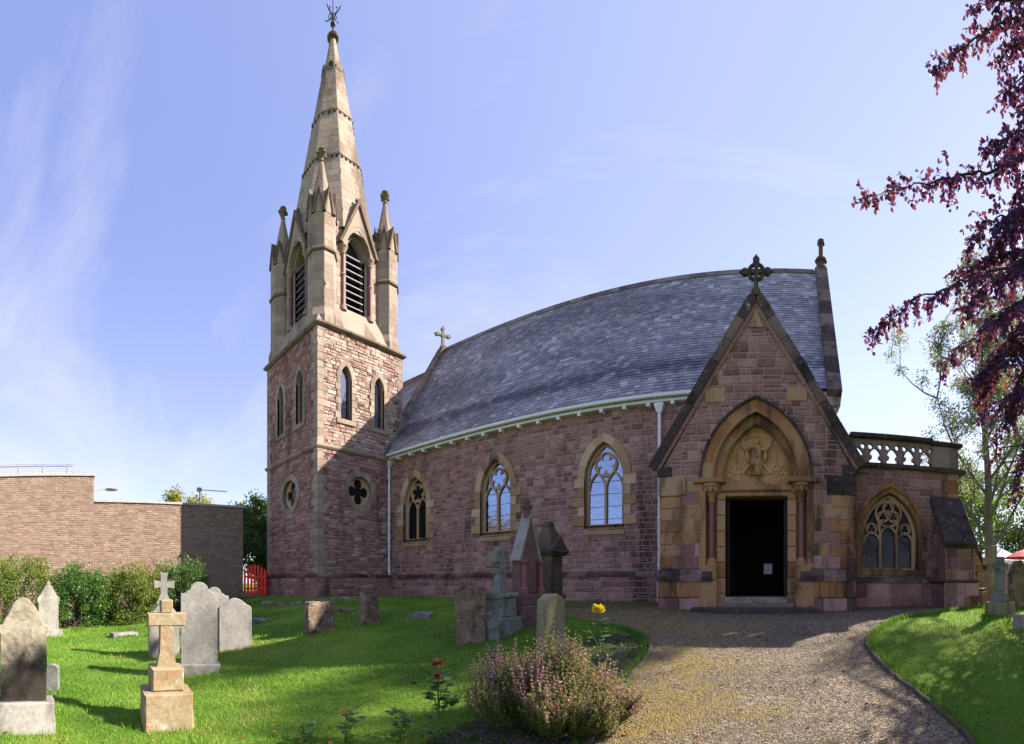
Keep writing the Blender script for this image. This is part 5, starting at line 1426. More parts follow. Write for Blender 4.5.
M['g_red'] = stone('pink_red_monument_stone', [(0.2, (0.11, 0.06, 0.056)), (0.5, (0.155, 0.09, 0.084)), (0.8, (0.21, 0.135, 0.125))], 0.25, 24, 0.25, (0.08, 0.05, 0.05), 0.2, 1.6, use_tint=False)
M['g_black'] = stone('blackened_mossy_monument', [(0.2, (0.045, 0.035, 0.03)), (0.5, (0.09, 0.068, 0.05)), (0.8, (0.17, 0.125, 0.085))], 0.35, 16, 0.6, (0.035, 0.04, 0.016), 0.35, 2.0, use_tint=False, streak=True)

def shape(kind, W, H, rnd):
    w2 = W / 2
    arc = lambda cu, cv, r_, a0, a1, n: [(cu + r_ * math.cos(R(a0 + (a1 - a0) * k / n)), cv + r_ * math.sin(R(a0 + (a1 - a0) * k / n))) for k in range(n + 1)]
    if kind == 'round_shoulder':           # raised half-round head between scooped shoulders
        r_ = W * 0.255; sh = H - r_ * 1.32
        E_ = [(w2, sh - .015), (w2 * .985, sh + .022), (w2 * .88, sh + .012), (w2 * .76, sh + .022), (w2 * .64, sh + .055)]
        return [(-w2, 0), (w2, 0)] + E_ + arc(0, H - r_, r_, 12, 168, 14) + [(-a, b) for a, b in E_[::-1]]
    if kind == 'ogee':
        P = [(w2, H * .80), (w2 * .93, H * .84), (w2 * .75, H * .87), (w2 * .52, H * .92), (w2 * .28, H * .975), (w2 * .1, H * .997)]
        return [(-w2, 0), (w2, 0)] + P + [(0, H)] + [(-a, b) for a, b in P[::-1]]
    if kind == 'pointed':                  # steep pointed head with square kneelers
        P = [(w2, H * .66), (w2 * 1.09, H * .665), (w2 * 1.09, H * .72), (w2 * .92, H * .735), (w2 * .72, H * .82), (w2 * .45, H * .92), (w2 * .2, H * .98)]
        return [(-w2, 0), (w2, 0)] + P + [(0, H)] + [(-a, b) for a, b in P[::-1]]
    if kind == 'segment': return [(-w2, 0), (w2, 0), (w2, H * .9)] + arc(0, H - W * .75, W * .75, math.degrees(math.acos(.62)), 180 - math.degrees(math.acos(.62)), 10) + [(-w2, H * .9)]
    if kind == 'scroll':
        P = [(w2, H * .82), (w2 * 1.02, H * .88), (w2 * .9, H * .92), (w2 * .8, H * .9), (w2 * .66, H * .94), (w2 * .4, H * .985)]
        return [(-w2, 0), (w2, 0)] + P + [(0, H)] + [(-a, b) for a, b in P[::-1]]
    if kind == 'spired':
        P = [(w2, H * .55), (w2 * 1.12, H * .57), (w2 * 1.12, H * .63), (w2 * .8, H * .7), (w2 * .32, H * .88), (w2 * .14, H * .9), (w2 * .2, H * .94), (w2 * .1, H * .97)]
        return [(-w2, 0), (w2, 0)] + P + [(0, H)] + [(-a, b) for a, b in P[::-1]]
    if kind == 'stub': return [(-w2, 0), (w2, 0), (w2 * .97, H * .9), (w2 * .8, H * .99), (w2 * .2, H * .95), (-w2 * .4, H), (-w2 * .9, H * .97), (-w2 * 1.0, H * .8)]
    if kind == 'eroded': return [(-w2 * 1.15, 0), (w2 * 1.3, 0), (w2 * 1.15, H * .22), (w2 * .8, H * .5), (w2 * .9, H * .8), (w2 * 1.0, H * .97), (w2 * .3, H), (-w2 * .6, H * .97), (-w2 * 1.15, H * .93), (-w2 * .95, H * .84), (-w2 * .85, H * .5)]
    return rect(-w2, 0, w2, H)
def rough(o, amp, sc, seed, sub=2):        # weathered irregular surface: real displacement of the vertices
    import bmesh
    bm = bmesh.new(); bm.from_mesh(o.data)
    bmesh.ops.triangulate(bm, faces=[f for f in bm.faces if len(f.verts) > 4])
    for _ in range(sub): 
        es = [e for e in bm.edges if e.calc_length() > 0.07]
        if es: bmesh.ops.subdivide_edges(bm, edges=es, cuts=1, use_grid_fill=True)
    bm.normal_update()
    off = Vector((seed * 3.7, seed * 1.3, 0))
    ds = [(v, v.normal * (mnoise.fractal(v.co * sc + off, 0.6, 2.0, 4) * amp)) for v in bm.verts]
    for v, d in ds: v.co += d
    bm.to_mesh(o.data); bm.free()
    o.data.update()
    return o
def stone_frame(p, yaw, lean=0.0, tilt=0.0):
    # faces east (+x) turned by yaw; lean tips it towards its back, tilt sideways
    n = Vector((math.cos(yaw), math.sin(yaw), 0)); u = Vector((-n.y, n.x, 0)); v = Vector((0, 0, 1))
    v = (v - n * lean + u * tilt).normalized()
    n2 = u.cross(v).normalized(); u2 = v.cross(n2)
    return Fr(p, u2, v, n2)
def headstone(px, py, top, W, T, kind, m, label, yaw=0.0, lean=0.0, tilt=0.0, base=None, seed=1, amp=0.012, d=None, panel=False, group='old gravestones in the churchyard'):
    p = G(px, py) if d is None else AT(px, py, d)
    dist = math.hypot(p.x, p.y)
    H = (py - top) / F * dist
    t = thing('gravestone', p, label, 'gravestone', group)
    f_ = stone_frame(p, yaw, lean, tilt)
    hb = 0.0
    if base:
        hb = base[1]
        pm_ = M['g_grey'] if m is M['g_dark'] else m
        mb = MB(seed + 50); mb.slab(rect(-W/2 - base[0], -0.15, W/2 + base[0], hb), f_, -T/2 - base[0], T/2 + base[0], 0.015, 0.5, 0, True)
        rough(mb.build('plinth', pm_, t), amp, 5, seed + 9)
    pl = [(a, b + hb) for a, b in shape(kind, W, H - hb, random.Random(seed))]
    if not base: pl[0] = (pl[0][0], -0.2); pl[1] = (pl[1][0], -0.2)
    mb = MB(seed)
    n = len(pl)
    V = [f_.p(a, b, -T/2) for a, b in pl] + [f_.p(a, b, T/2 - .012) for a, b in pl]
    ins = [(a * 0.975, b - 0.012 if b > 0.1 else b) for a, b in pl]
    V += [f_.p(a, b, T/2) for a, b in ins]
    fs = [[i, (i+1) % n, n+(i+1) % n, n+i] for i in range(n)] + [[n+i, n+(i+1) % n, 2*n+(i+1) % n, 2*n+i] for i in range(n)] + [list(range(2*n, 3*n)), list(range(n-1, -1, -1))]
    mb.add(V, fs, 0.5)
    o = mb.build('slab', m, t)
    rough(o, amp, 4, seed)
    return t, f_, H, p
headstone(23, 730, 597, 0.50, 0.16, 'pointed', M['g_dark'], 'large pointed gravestone blackened over its face, on a pale plinth at the far left', R(8), 0.02, 0.0, (0.09, 0.33), 401, 0.012)
headstone(52, 690, 664, 0.22, 0.08, 'segment', M['g_green'], 'small low footstone half hidden behind the blackened pointed gravestone', R(-20), 0, 0, None, 402, 0.01)
headstone(48, 636, 580, 0.62, 0.22, 'spired', M['g_grey'], 'grey spired gravestone standing in front of the green bushes', R(12), 0, 0, (0.1, 0.2), 403, 0.01)
headstone(199, 674, 582, 0.60, 0.13, 'round_shoulder', M['g_grey'], 'tall pale grey gravestone with round head and scooped shoulders, behind the yellow stone cross', R(-14), 0.01, 0, (0.045, 0.17), 404, 0.006)
headstone(214, 655, 587, 0.58, 0.13, 'round_shoulder', M['g_grey'], 'pale round headed gravestone hidden behind another of the same shape', R(-14), 0.0, 0.0, None, 405, 0.006, d=9.2)
headstone(235, 650, 598, 0.66, 0.11, 'ogee', M['g_grey'], 'broad pale gravestone with gently curved top, right of the tall grey pair', R(-12), 0.0, 0, None, 406, 0.006)
headstone(320, 632, 601, 0.62, 0.22, 'stub', M['g_brown'], 'squat brown broken gravestone lying low in the shaded lawn', R(-8), 0.02, -0.02, None, 407, 0.022)
headstone(369, 624, 585, 0.42, 0.24, 'eroded', M['g_brown'], 'badly worn narrow gravestone with flared foot in the shade by the downpipe', R(-4), 0.0, 0.03, None, 408, 0.03)
headstone(471, 642, 583, 0.46, 0.22, 'scroll', M['g_brown'], 'thick mottled brown gravestone with lichen and a worn scrolled corner', R(-40), 0.03, -0.02, None, 409, 0.028)
headstone(551, 647, 594, 0.50, 0.17, 'segment', M['g_sand'], 'sunlit yellowish gravestone right behind the pink heather bush', R(-6), 0.0, 0.02, None, 410, 0.012)

# yellow sandstone cross on two blocks
p = G(166, 724); D = math.hypot(p.x, p.y); k_ = D / F
yaw = R(-5)
f_ = stone_frame(p, yaw)
t = thing('stone_cross', p, 'yellow sandstone cross on two stacked square blocks in the sunny lawn', 'grave cross')
mb = MB(420); mb.slab(rect(-.27, -.15, .27, 35*k_), f_, -.25, .25, .02, .4, 0, True); rough(mb.build('lower_block', M['g_tan'], t), .012, 5, 1)
mb = MB(421); mb.slab(rect(-.18, 35*k_ + .003, .18, 58*k_), f_, -.17, .17, .02, .6, 0, True); rough(mb.build('upper_block', M['g_tan'], t), .01, 5, 2)
mb = MB(422)
z0 = 58*k_ + .004; zt = 124*k_; za, zb = 98*k_, 111*k_
mb.slab([(-.11, z0), (.11, z0), (.085, z0 + .13), (.075, z0 + .16), (.07, za), (-.07, za), (-.075, z0 + .16), (-.085, z0 + .13)], f_, -.075, .075, .012, .5, 0, True)
mb.slab(rect(-.215, za, .215, zb), f_, -.073, .073, .012, .5, 0, True)
mb.slab(rect(-.068, zb - .005, .068, zt), f_, -.07, .07, .012, .5, 0, True)
rough(mb.build('cross', M['g_tan'], t), .006, 6, 3)
# grey cross rising from a gabled stone, behind
p = G(164, 656); D = math.hypot(p.x, p.y); k_ = D / F
f_ = stone_frame(p, R(-12))
t = thing('stone_cross', p, 'grey stone cross rising from a gabled block, behind the yellow cross', 'grave cross')
mb = MB(423); mb.slab([(-.32, -.15), (.32, -.15), (.32, 40*k_), (.0, 58*k_), (-.32, 40*k_)], f_, -.12, .12, .02, .5, 0, True); rough(mb.build('gabled_block', M['g_grey'], t), .006, 5, 4)
mb = MB(424)
cz = 71*k_
mb.slab([(-.15, 52*k_), (.15, 52*k_), (.07, 62*k_), (.065, 82*k_), (-.065, 82*k_), (-.07, 62*k_)], f_, -.07, .07, .01, .5, 0, True)
for sg in (1, -1): mb.slab([(sg*.05, cz - .06), (sg*.21, cz - .085), (sg*.21, cz + .085), (sg*.05, cz + .06)][::sg], f_, -.068, .068, .01, .5, 0, True)
mb.slab([(-.055, 76*k_), (.055, 76*k_), (.085, 83*k_), (-.085, 83*k_)], f_, -.066, .066, .01, .5, 0, True)
mb.build('cross', M['g_grey'], t)

# celtic cross on a stepped base
def ringcross(fr, mb, z0, H, w0, w1, t_, arm, rr_):
    cz = z0 + H - arm * 1.0
    mb.slab([(-w0, z0), (w0, z0), (w1, cz), (w1 * .95, z0 + H), (-w1 * .95, z0 + H), (-w1, cz)], fr, -t_, t_, .01, .5, 0, True)
    mb.slab(rect(-arm, cz - w1, arm, cz + w1), fr, -t_ * .97, t_ * .97, .01, .5, 0, True)
    mb.ribbon(circ(0, cz, rr_, 28), .07, fr, -t_ * .75, t_ * .75, True)
p = G(500, 634); D = math.hypot(p.x, p.y); k_ = D / F
f_ = stone_frame(p, R(0))
t = thing('celtic_cross', p, 'weathered grey ringed cross on a stepped plinth beside the church wall', 'grave cross')
mb = MB(430); mb.slab(rect(-.42, -.15, .42, 17*k_), f_, -.36, .26, .02, .5, 0, True); rough(mb.build('step', M['g_green'], t), .01, 5, 5)
mb = MB(431); mb.slab([(-.24, 17*k_), (.24, 17*k_), (.2, 36*k_), (-.2, 36*k_)], f_, -.2, .2, .015, .5, 0, True); mb.slab(rect(-.25, 36*k_, .25, 41*k_), f_, -.23, .23, .02, .5, 0, True); rough(mb.build('plinth', M['g_green'], t), .008, 5, 6)
mb = MB(432); ringcross(f_, mb, 41*k_, 46*k_, .11, .07, .065, .20, .15); rough(mb.build('cross', M['g_green'], t), .006, 6, 7, 1)
# tall gabled red monument
p = G(527, 632); D = math.hypot(p.x, p.y) + .9; p = AT(527, 627, D); p.z = gz(p.x, p.y); k_ = D / F
f_ = stone_frame(p, R(-4))
t = thing('gabled_monument', p, 'tall pink red gabled monument topped by a small cross, on two steps', 'monument')
for q, (a, b, c, d_) in enumerate(((.62, -.2, .36, 17*k_), (.5, 17*k_, .3, 28*k_))):
    mb = MB(440 + q); mb.slab(rect(-a, b, a, d_), f_, -c, c, .02, .5, 0, True); rough(mb.build('step', M['g_red'], t), .006, 5, 8)
mb = MB(443)
mb.slab([(-.31, 28*k_), (.31, 28*k_), (.31, 64*k_), (0, 104*k_), (-.31, 64*k_)], f_, -.11, .08, .02, .5, 0, True)
mb.slab([(-.38, 60*k_), (-.31, 60*k_), (-.0, 101*k_), (0, 107*k_)][::1], f_, -.12, .10, .012, .5, 1, True)
mb.slab([(.38, 60*k_), (0, 107*k_), (0, 101*k_), (.31, 60*k_)], f_, -.12, .10, .012, .5, 1, True)
mb.build('gabled_block', [M['g_red'], M['g_grey']], t)
for sg in (-1, 1):
    mb = MB(444); q = f_.p(sg * .27, 0, .13); mb.lathe((q.x, q.y, q.z + 28*k_), [(.09, 0), (.09, .08), (.055, .12), (.055, 28*k_), (.09, 30*k_), (.1, 33*k_)], 12); mb.build('column', M['redgranite'], t)
mb = MB(445); mb.slab(rect(-.05, 103*k_, .05, 111*k_), f_, -.05, .05, .006, .5, 0, True)
for a, b in ((0, 120), (.075, 114.5), (-.075, 114.5)): mb.slab(circ(a, b*k_, .055, 10), f_, -.045 + abs(a)*.05, .045 - abs(a)*.05, .01, .5, 0, True)
mb.slab(rect(-.03, 110*k_, .03, 119*k_), f_, -.038, .038, .004, .5, 0, True)
mb.build('cross', M['g_red'], t)
# dark monument with pyramid cap
p = AT(549, 612, 10.6); p.z = gz(p.x, p.y); k_ = 10.9 / F
f_ = stone_frame(p, R(-4))
t = thing('capped_monument', p, 'blackened square monument with a steep pyramid cap close to the church wall', 'monument')
mb = MB(450); mb.slab(rect(-.33, -.2, .33, 12*k_), f_, -.27, .27, .02, .5, 0, True); mb.slab(rect(-.27, 12*k_, .27, 50*k_), f_, -.22, .22, .02, .5, 0, True); rough(mb.build('shaft', M['g_black'], t), .01, 5, 11)
mb = MB(451)
def pyr(a0, b0, z0, a1, b1, z1):
    P = [f_.p(-a0, z0, -b0), f_.p(a0, z0, -b0), f_.p(a0, z0, b0), f_.p(-a0, z0, b0), f_.p(-a1, z1, -b1), f_.p(a1, z1, -b1), f_.p(a1, z1, b1), f_.p(-a1, z1, b1)]
    mb.add(P, [[3,2,1,0][::-1],[4,5,6,7][::-1],[0,1,5,4][::-1],[1,2,6,5][::-1],[2,3,7,6][::-1],[3,0,4,7][::-1]], .4)
pyr(.30, .25, 50*k_, .38, .33, 54*k_); pyr(.38, .33, 54*k_, .37, .32, 57*k_); pyr(.33, .28, 57*k_, .09, .08, 79*k_); pyr(.10, .09, 79*k_, .08, .07, 83*k_)
for a in (-1, 1):
    mb.slab([(-.3, 57*k_), (.3, 57*k_), (0, 69*k_)][::a], f_, .2 * a - .1, .2 * a + .13 if a > 0 else -.1, .01, .4, 0, True)
rough(mb.build('pyramid_cap', M['g_black'], t), .012, 5, 12)

# stones on the right hand lawn
p = G(1000, 615); D = math.hypot(p.x, p.y); k_ = D / F
f_ = stone_frame(p, R(-75))
t = thing('stone_cross', p, 'grey carved stone cross on a square block at the edge of the right lawn', 'grave cross')
mb = MB(460); mb.slab(rect(-12*k_, -.15, 12*k_, 13*k_), f_, -.2, .2, .02, .5, 0, True); rough(mb.build('block', M['g_sand'], t), .008, 5, 13)
mb = MB(461)
mb.slab([(-8*k_, 13*k_), (8*k_, 13*k_), (5*k_, 23*k_), (-5*k_, 23*k_)], f_, -.13, .13, .01, .5, 0, True)
mb.slab([(-4.5*k_, 23*k_), (4.5*k_, 23*k_), (3.5*k_, 58*k_), (-3.5*k_, 58*k_)], f_, -.07, .07, .01, .5, 0, True)
mb.slab(rect(-8.5*k_, 46*k_, 8.5*k_, 52*k_), f_, -.068, .068, .01, .5, 0, True)
mb.build('cross', M['g_green'], t)
p = AT(992, 606, 11.5); p.z = gz(p.x, p.y); k_ = 11.5 / F
f_ = stone_frame(p, R(-70))
t = thing('stone_cross', p, 'plain yellowish stone cross standing behind the grey carved cross', 'grave cross')
mb = MB(462); mb.slab(rect(-9*k_, -.15, 9*k_, 14*k_), f_, -.2, .2, .02, .5, 0, True); mb.build('block', M['g_sand'], t)
mb = MB(463); mb.slab(rect(-4*k_, 14*k_, 4*k_, 60*k_), f_, -.09, .09, .01, .5, 0, True); mb.slab(rect(-10*k_, 41*k_, 10*k_, 48*k_), f_, -.088, .088, .01, .5, 0, True); mb.build('cross', M['g_sand'], t)
headstone(1018, 607, 560, 0.42, 0.2, 'pointed', M['g_brown'], 'dark brown pointed gravestone behind the crosses at the right edge', R(-80), 0, 0, None, 464, 0.012, d=10.2)
headstone(1020, 629, 614, 0.2, 0.16, 'stub', M['g_grey'], 'tiny grey stump of a gravestone at the right edge of the lawn', R(-75), 0, 0, None, 465, 0.012)
headstone(985, 603, 588, 0.4, 0.3, 'stub', M['g_brown'], 'low dark block of stone by the tree behind the chapel buttress', R(-75), 0, 0, None, 466, 0.02, d=13.0)
# flat stones sunk in the grass
def flat(px, py, a, b, h, yaw, m, label, seed, name='fallen_slab', cat='fallen stone'):
    p = G(px, py); f_ = stone_frame(p, yaw)
    mb = MB(seed); mb.slab(rect(-a, -.05, a, h), f_, -b, b, .02, .5, 0, True)
    o = mb.build(name, m, None, p); rough(o, .02, 5, seed); tag(o, label, cat, 'stones lying in the grass')
    return o
flat(124, 636, .38, .2, .10, R(10), M['g_grey'], 'flat pale broken slab lying on the sunny lawn near the bushes', 470)
flat(262, 621, .35, .25, .06, R(0), M['g_green'], 'dark flat slab with pale edge sunk in the shaded lawn right of the curved gravestone', 471)
flat(424, 616, .5, .22, .07, R(35), M['g_green'], 'long flat mossy slab in the shade left of the mottled gravestone', 472)
flat(347, 612, .28, .2, .09, R(20), M['g_brown'], 'small broken stone between the squat and the worn gravestones', 473)
for k, (px, py) in enumerate(((297, 605), (309, 603), (321, 603), (333, 602), (346, 601), (281, 606), (268, 604))):
    flat(px, py, .16 + .05 * (k % 3), .14, .10 + .02 * (k % 2), R(20 * k), (M['g_grey'], M['g_brown'])[k % 2], ['pale', 'brown', 'pale', 'brown', 'pale', 'brown', 'pale'][k] + ' loose stone number %d from the downpipe along the foot of the tower' % k if False else
         ['pale rubble stone under the tower corner', 'brown rubble stone just right of the tower corner', 'pale rubble stone below the oculus window', 'brown rubble stone midway along the tower foot', 'pale rubble stone nearest the downpipe', 'brown rubble stone left of the tower corner', 'pale rubble stone in front of the red gate'][k], 480 + k, 'rubble_stone')
# low edging wall by the gate
mb = MB(490); mb.rubble(rect(7.3, 0.4, 9.3, 0.93), FE(-17.9), (), (.12, .2), (.25, .5), (.02, .05), .02); mb.box(-18.4, 7.3, .4, -17.9, 9.3, .93); mb.box(-18.45, 7.25, .93, -17.86, 9.32, 1.0, .3, 2, .02)
w_ = mb.build('low_edging_wall', [M['red'], M['mortar'], M['coping']], None, (-18, 8, .6)); tag(w_, 'low rough stone edging wall in front of the red gate', 'low wall')

# ------------------------------------------------------------------ plants
def rv(r_): 
    z = r_.uniform(-1, 1); a = r_.uniform(0, 2 * math.pi); s = math.sqrt(1 - z * z)
    return Vector((s * math.cos(a), s * math.sin(a), z))
class Leaves:
    # many small folded leaves in one mesh; every leaf is two or four triangles with its own tint
    def __init__(s, seed): s.v = []; s.f = []; s.t = []; s.r = random.Random(seed)
    def leaf(s, p, d, n, L, W, tint, fold=0.25):
        side = d.cross(n)
        if side.length < 1e-5: return
        side.normalize(); n = side.cross(d)
        b = len(s.v)
        up = n * (W * fold)
        s.v += [p, p + d * (L * .35) + side * (W * .5) + up, p + d * (L * .75) + side * (W * .36) + up * .6, p + d * L, p + d * (L * .75) - side * (W * .36) + up * .6, p + d * (L * .35) - side * (W * .5) + up, p + d * (L * .5)]
        s.f += [(b, b+1, b+6), (b+1, b+2, b+6), (b+2, b+3, b+6), (b+3, b+4, b+6), (b+4, b+5, b+6), (b+5, b, b+6)]
        s.t += [tint] * 6
    def quad(s, p, d, n, L, W, tint):
        side = d.cross(n)
        if side.length < 1e-5: return
        side.normalize(); b = len(s.v)
        s.v += [p, p + d * (L * .45) + side * (W * .5), p + d * L, p + d * (L * .45) - side * (W * .5)]
        s.f += [(b, b+1, b+2, b+3)]; s.t += [tint]
    def build(s, name, m, parent=None, loc=None):
        base = Vector(loc) if loc is not None else BASE.get(parent.name, Vector((0, 0, 0)))
        V = np.array([tuple(q) for q in s.v], dtype=np.float32) - np.array(base, dtype=np.float32)
        me = bpy.data.meshes.new(name); me.from_pydata(V.tolist(), [], s.f)
        at = me.attributes.new('tint', 'FLOAT', 'FACE'); at.data.foreach_set('value', np.array(s.t, dtype=np.float32))
        me.materials.append(m); me.update()
        o = bpy.data.objects.new(name, me); COL.objects.link(o)
        if parent: o.parent = parent
        elif loc is not None: o.location = base
        BASE[o.name] = base
        return o
M['bark'] = stone('grey_bark', [(0.2, (0.09, 0.075, 0.055)), (0.8, (0.20, 0.175, 0.13))], 0.35, 20, 0.6, (0.10, 0.11, 0.05), 0.3, 2, use_tint=False, streak=True)
M['darkbark'] = stone('dark_twig_bark', [(0.2, (0.03, 0.024, 0.02)), (0.8, (0.07, 0.055, 0.045))], 0.3, 20, 0.4, use_tint=False)
M['beech'] = leafmat('copper_beech_leaf', [(0.0, (0.075, 0.075, 0.21)), (0.35, (0.065, 0.05, 0.16)), (0.6, (0.085, 0.032, 0.095)), (0.85, (0.16, 0.045, 0.06)), (1.0, (0.40, 0.22, 0.03))], (0.38, 0.07, 0.11), 0.28, 0.5, 0.3)  # blue tints paint in sky sheen, the orange end backlit leaves
M['bush_a'] = leafmat('dark_green_bush_leaf', [(0.0, (0.018, 0.05, 0.010)), (0.5, (0.045, 0.12, 0.018)), (1.0, (0.10, 0.21, 0.035))], (0.25, 0.4, 0.05), 0.25, 0.4, 0.5)
M['bush_b'] = leafmat('yellow_green_bush_leaf', [(0.0, (0.035, 0.075, 0.012)), (0.5, (0.09, 0.155, 0.022)), (0.85, (0.19, 0.21, 0.03)), (1.0, (0.26, 0.15, 0.04))], (0.45, 0.5, 0.06), 0.3, 0.45, 0.4)
M['treeleaf'] = leafmat('mid_green_tree_leaf', [(0.0, (0.02, 0.05, 0.010)), (0.5, (0.05, 0.105, 0.018)), (1.0, (0.13, 0.20, 0.035))], (0.35, 0.5, 0.06), 0.35, 0.45, 0.4)
M['limeleaf'] = leafmat('yellow_lime_tree_leaf', [(0.0, (0.12, 0.14, 0.015)), (0.5, (0.23, 0.24, 0.03)), (1.0, (0.34, 0.33, 0.06))], (0.6, 0.6, 0.06), 0.35, 0.5, 0.3)
M['silverleaf'] = leafmat('grey_green_willow_leaf', [(0.0, (0.06, 0.085, 0.05)), (0.5, (0.12, 0.15, 0.09)), (1.0, (0.22, 0.25, 0.14))], (0.45, 0.5, 0.2), 0.4, 0.5, 0.4)
M['heather'] = leafmat('heather_foliage_and_bells', [(0.0, (0.035, 0.07, 0.014)), (0.3, (0.11, 0.155, 0.03)), (0.55, (0.28, 0.30, 0.085)), (0.6, (0.38, 0.13, 0.20)), (0.85, (0.50, 0.24, 0.28)), (0.93, (0.55, 0.35, 0.30)), (1.0, (0.22, 0.07, 0.35))], (0.5, 0.4, 0.2), 0.3, 0.6, 0.2)
M['roseleaf'] = leafmat('rose_leaf', [(0.0, (0.02, 0.05, 0.012)), (1.0, (0.06, 0.13, 0.03))], (0.3, 0.45, 0.05), 0.25, 0.4, 0.5)
M['yellowpetal'] = leafmat('yellow_rose_petal', [(0.0, (0.70, 0.50, 0.01)), (1.0, (0.85, 0.72, 0.03))], (0.9, 0.8, 0.05), 0.3, 0.6, 0.2)
M['redpetal'] = leafmat('red_rose_petal', [(0.0, (0.45, 0.01, 0.01)), (1.0, (0.65, 0.04, 0.02))], (0.8, 0.05, 0.03), 0.3, 0.6, 0.2)
M['drypetal'] = leafmat('dried_rose_petal', [(0.0, (0.12, 0.05, 0.03)), (1.0, (0.30, 0.14, 0.09))], (0.4, 0.2, 0.1), 0.3, 0.8, 0.1)

def bush(p, rx, ry, h, m, label, seed, n=5200, leaf=0.075, group='bushes along the foot of the building'):
    t = thing('bush', p, label, 'bush', group)
    r_ = random.Random(seed)
    mb = MB(seed)
    L = Leaves(seed)
    ends = []
    for k in range(26):
        a = r_.uniform(0, 2*math.pi); q = r_.random() ** .5
        e = Vector((p.x + rx * q * math.cos(a), p.y + ry * q * math.sin(a), p.z + h * r_.uniform(.45, 1.0) * (1 - .35 * q * q)))
        m1 = Vector((p.x + (e.x - p.x) * .45, p.y + (e.y - p.y) * .45, p.z + (e.z - p.z) * .55))
        mb.tube([(p.x + r_.uniform(-.3, .3) * rx, p.y + r_.uniform(-.3, .3) * ry, p.z - .05), m1, e], [.025, .016, .006], 5)
        ends.append(e)
    mb.build('stems', M['darkbark'], t)
    cl = []
    for e in ends: cl.append((e, r_.uniform(.28, .5)))
    for k in range(70):                    # outer shell clumps
        a = r_.uniform(0, 2*math.pi); el = r_.uniform(0.0, 1.0)
        rr_ = r_.uniform(.75, 1.0)
        e = Vector((p.x + rx * rr_ * math.cos(a) * math.sqrt(1 - el * el * .8), p.y + ry * rr_ * math.sin(a) * math.sqrt(1 - el * el * .8), p.z + .15 + h * .88 * el * rr_))
        cl.append((e, r_.uniform(.16, .36)))
    per = int(n * 1.9) // len(cl)
    for e, s in cl:
        ct = r_.gauss(.5, .16)
        for j in range(per):
            d = rv(r_); q = e + Vector((d.x, d.y, d.z * .8)) * s * r_.random() ** .4
            if q.z < p.z + .02: continue
            dd = (rv(r_) + Vector((0, 0, .15)) + d * .6).normalized(); nn = (rv(r_) + Vector((0, 0, 1.0))).normalized()
            L.leaf(q, dd, nn, leaf * r_.uniform(.7, 1.3), leaf * .6, min(1, max(0, ct + r_.gauss(0, .18))))
    for k in range(24):                    # loose shoots that break the outline
        a = r_.uniform(0, 2*math.pi); b0 = Vector((p.x + rx * .8 * math.cos(a), p.y + ry * .8 * math.sin(a), p.z + h * r_.uniform(.6, .9)))
        for j in range(14):
            q = b0 + Vector((math.cos(a) * .02 * j, math.sin(a) * .02 * j, .032 * j))
            L.leaf(q, (rv(r_) + Vector((0, 0, .4))).normalized(), Vector((0, 0, 1)), leaf, leaf * .55, r_.uniform(.5, 1))
    L.build('foliage', m, t)
    return t
def P2(x, y): return Vector((x, y, gz(x, y)))
bush(P2(-15.9, -1.35), 1.5, 1.25, 2.75, M['bush_b'], 'tall yellow green bush at the far left, tinged with autumn orange', 501, 6500)
bush(P2(-16.6, .35), 1.4, 1.35, 2.35, M['bush_a'], 'big dark green bush behind the spired gravestone', 502, 7500, .07)
bush(P2(-17.0, 2.75), 1.35, 1.0, 2.25, M['bush_b'], 'yellowish bush with browning leaves behind the yellow stone cross', 503, 6000)
bush(P2(-17.4, 4.6), 1.35, 1.1, 2.1, M['bush_a'], 'low green bush at the right end of the row, behind the grey round headed gravestones', 504, 5200)
bush(P2(-18.0, 1.4), 1.0, .9, 2.1, M['bush_a'], 'small dark bush squeezed against the wall between two larger bushes', 505, 4000)

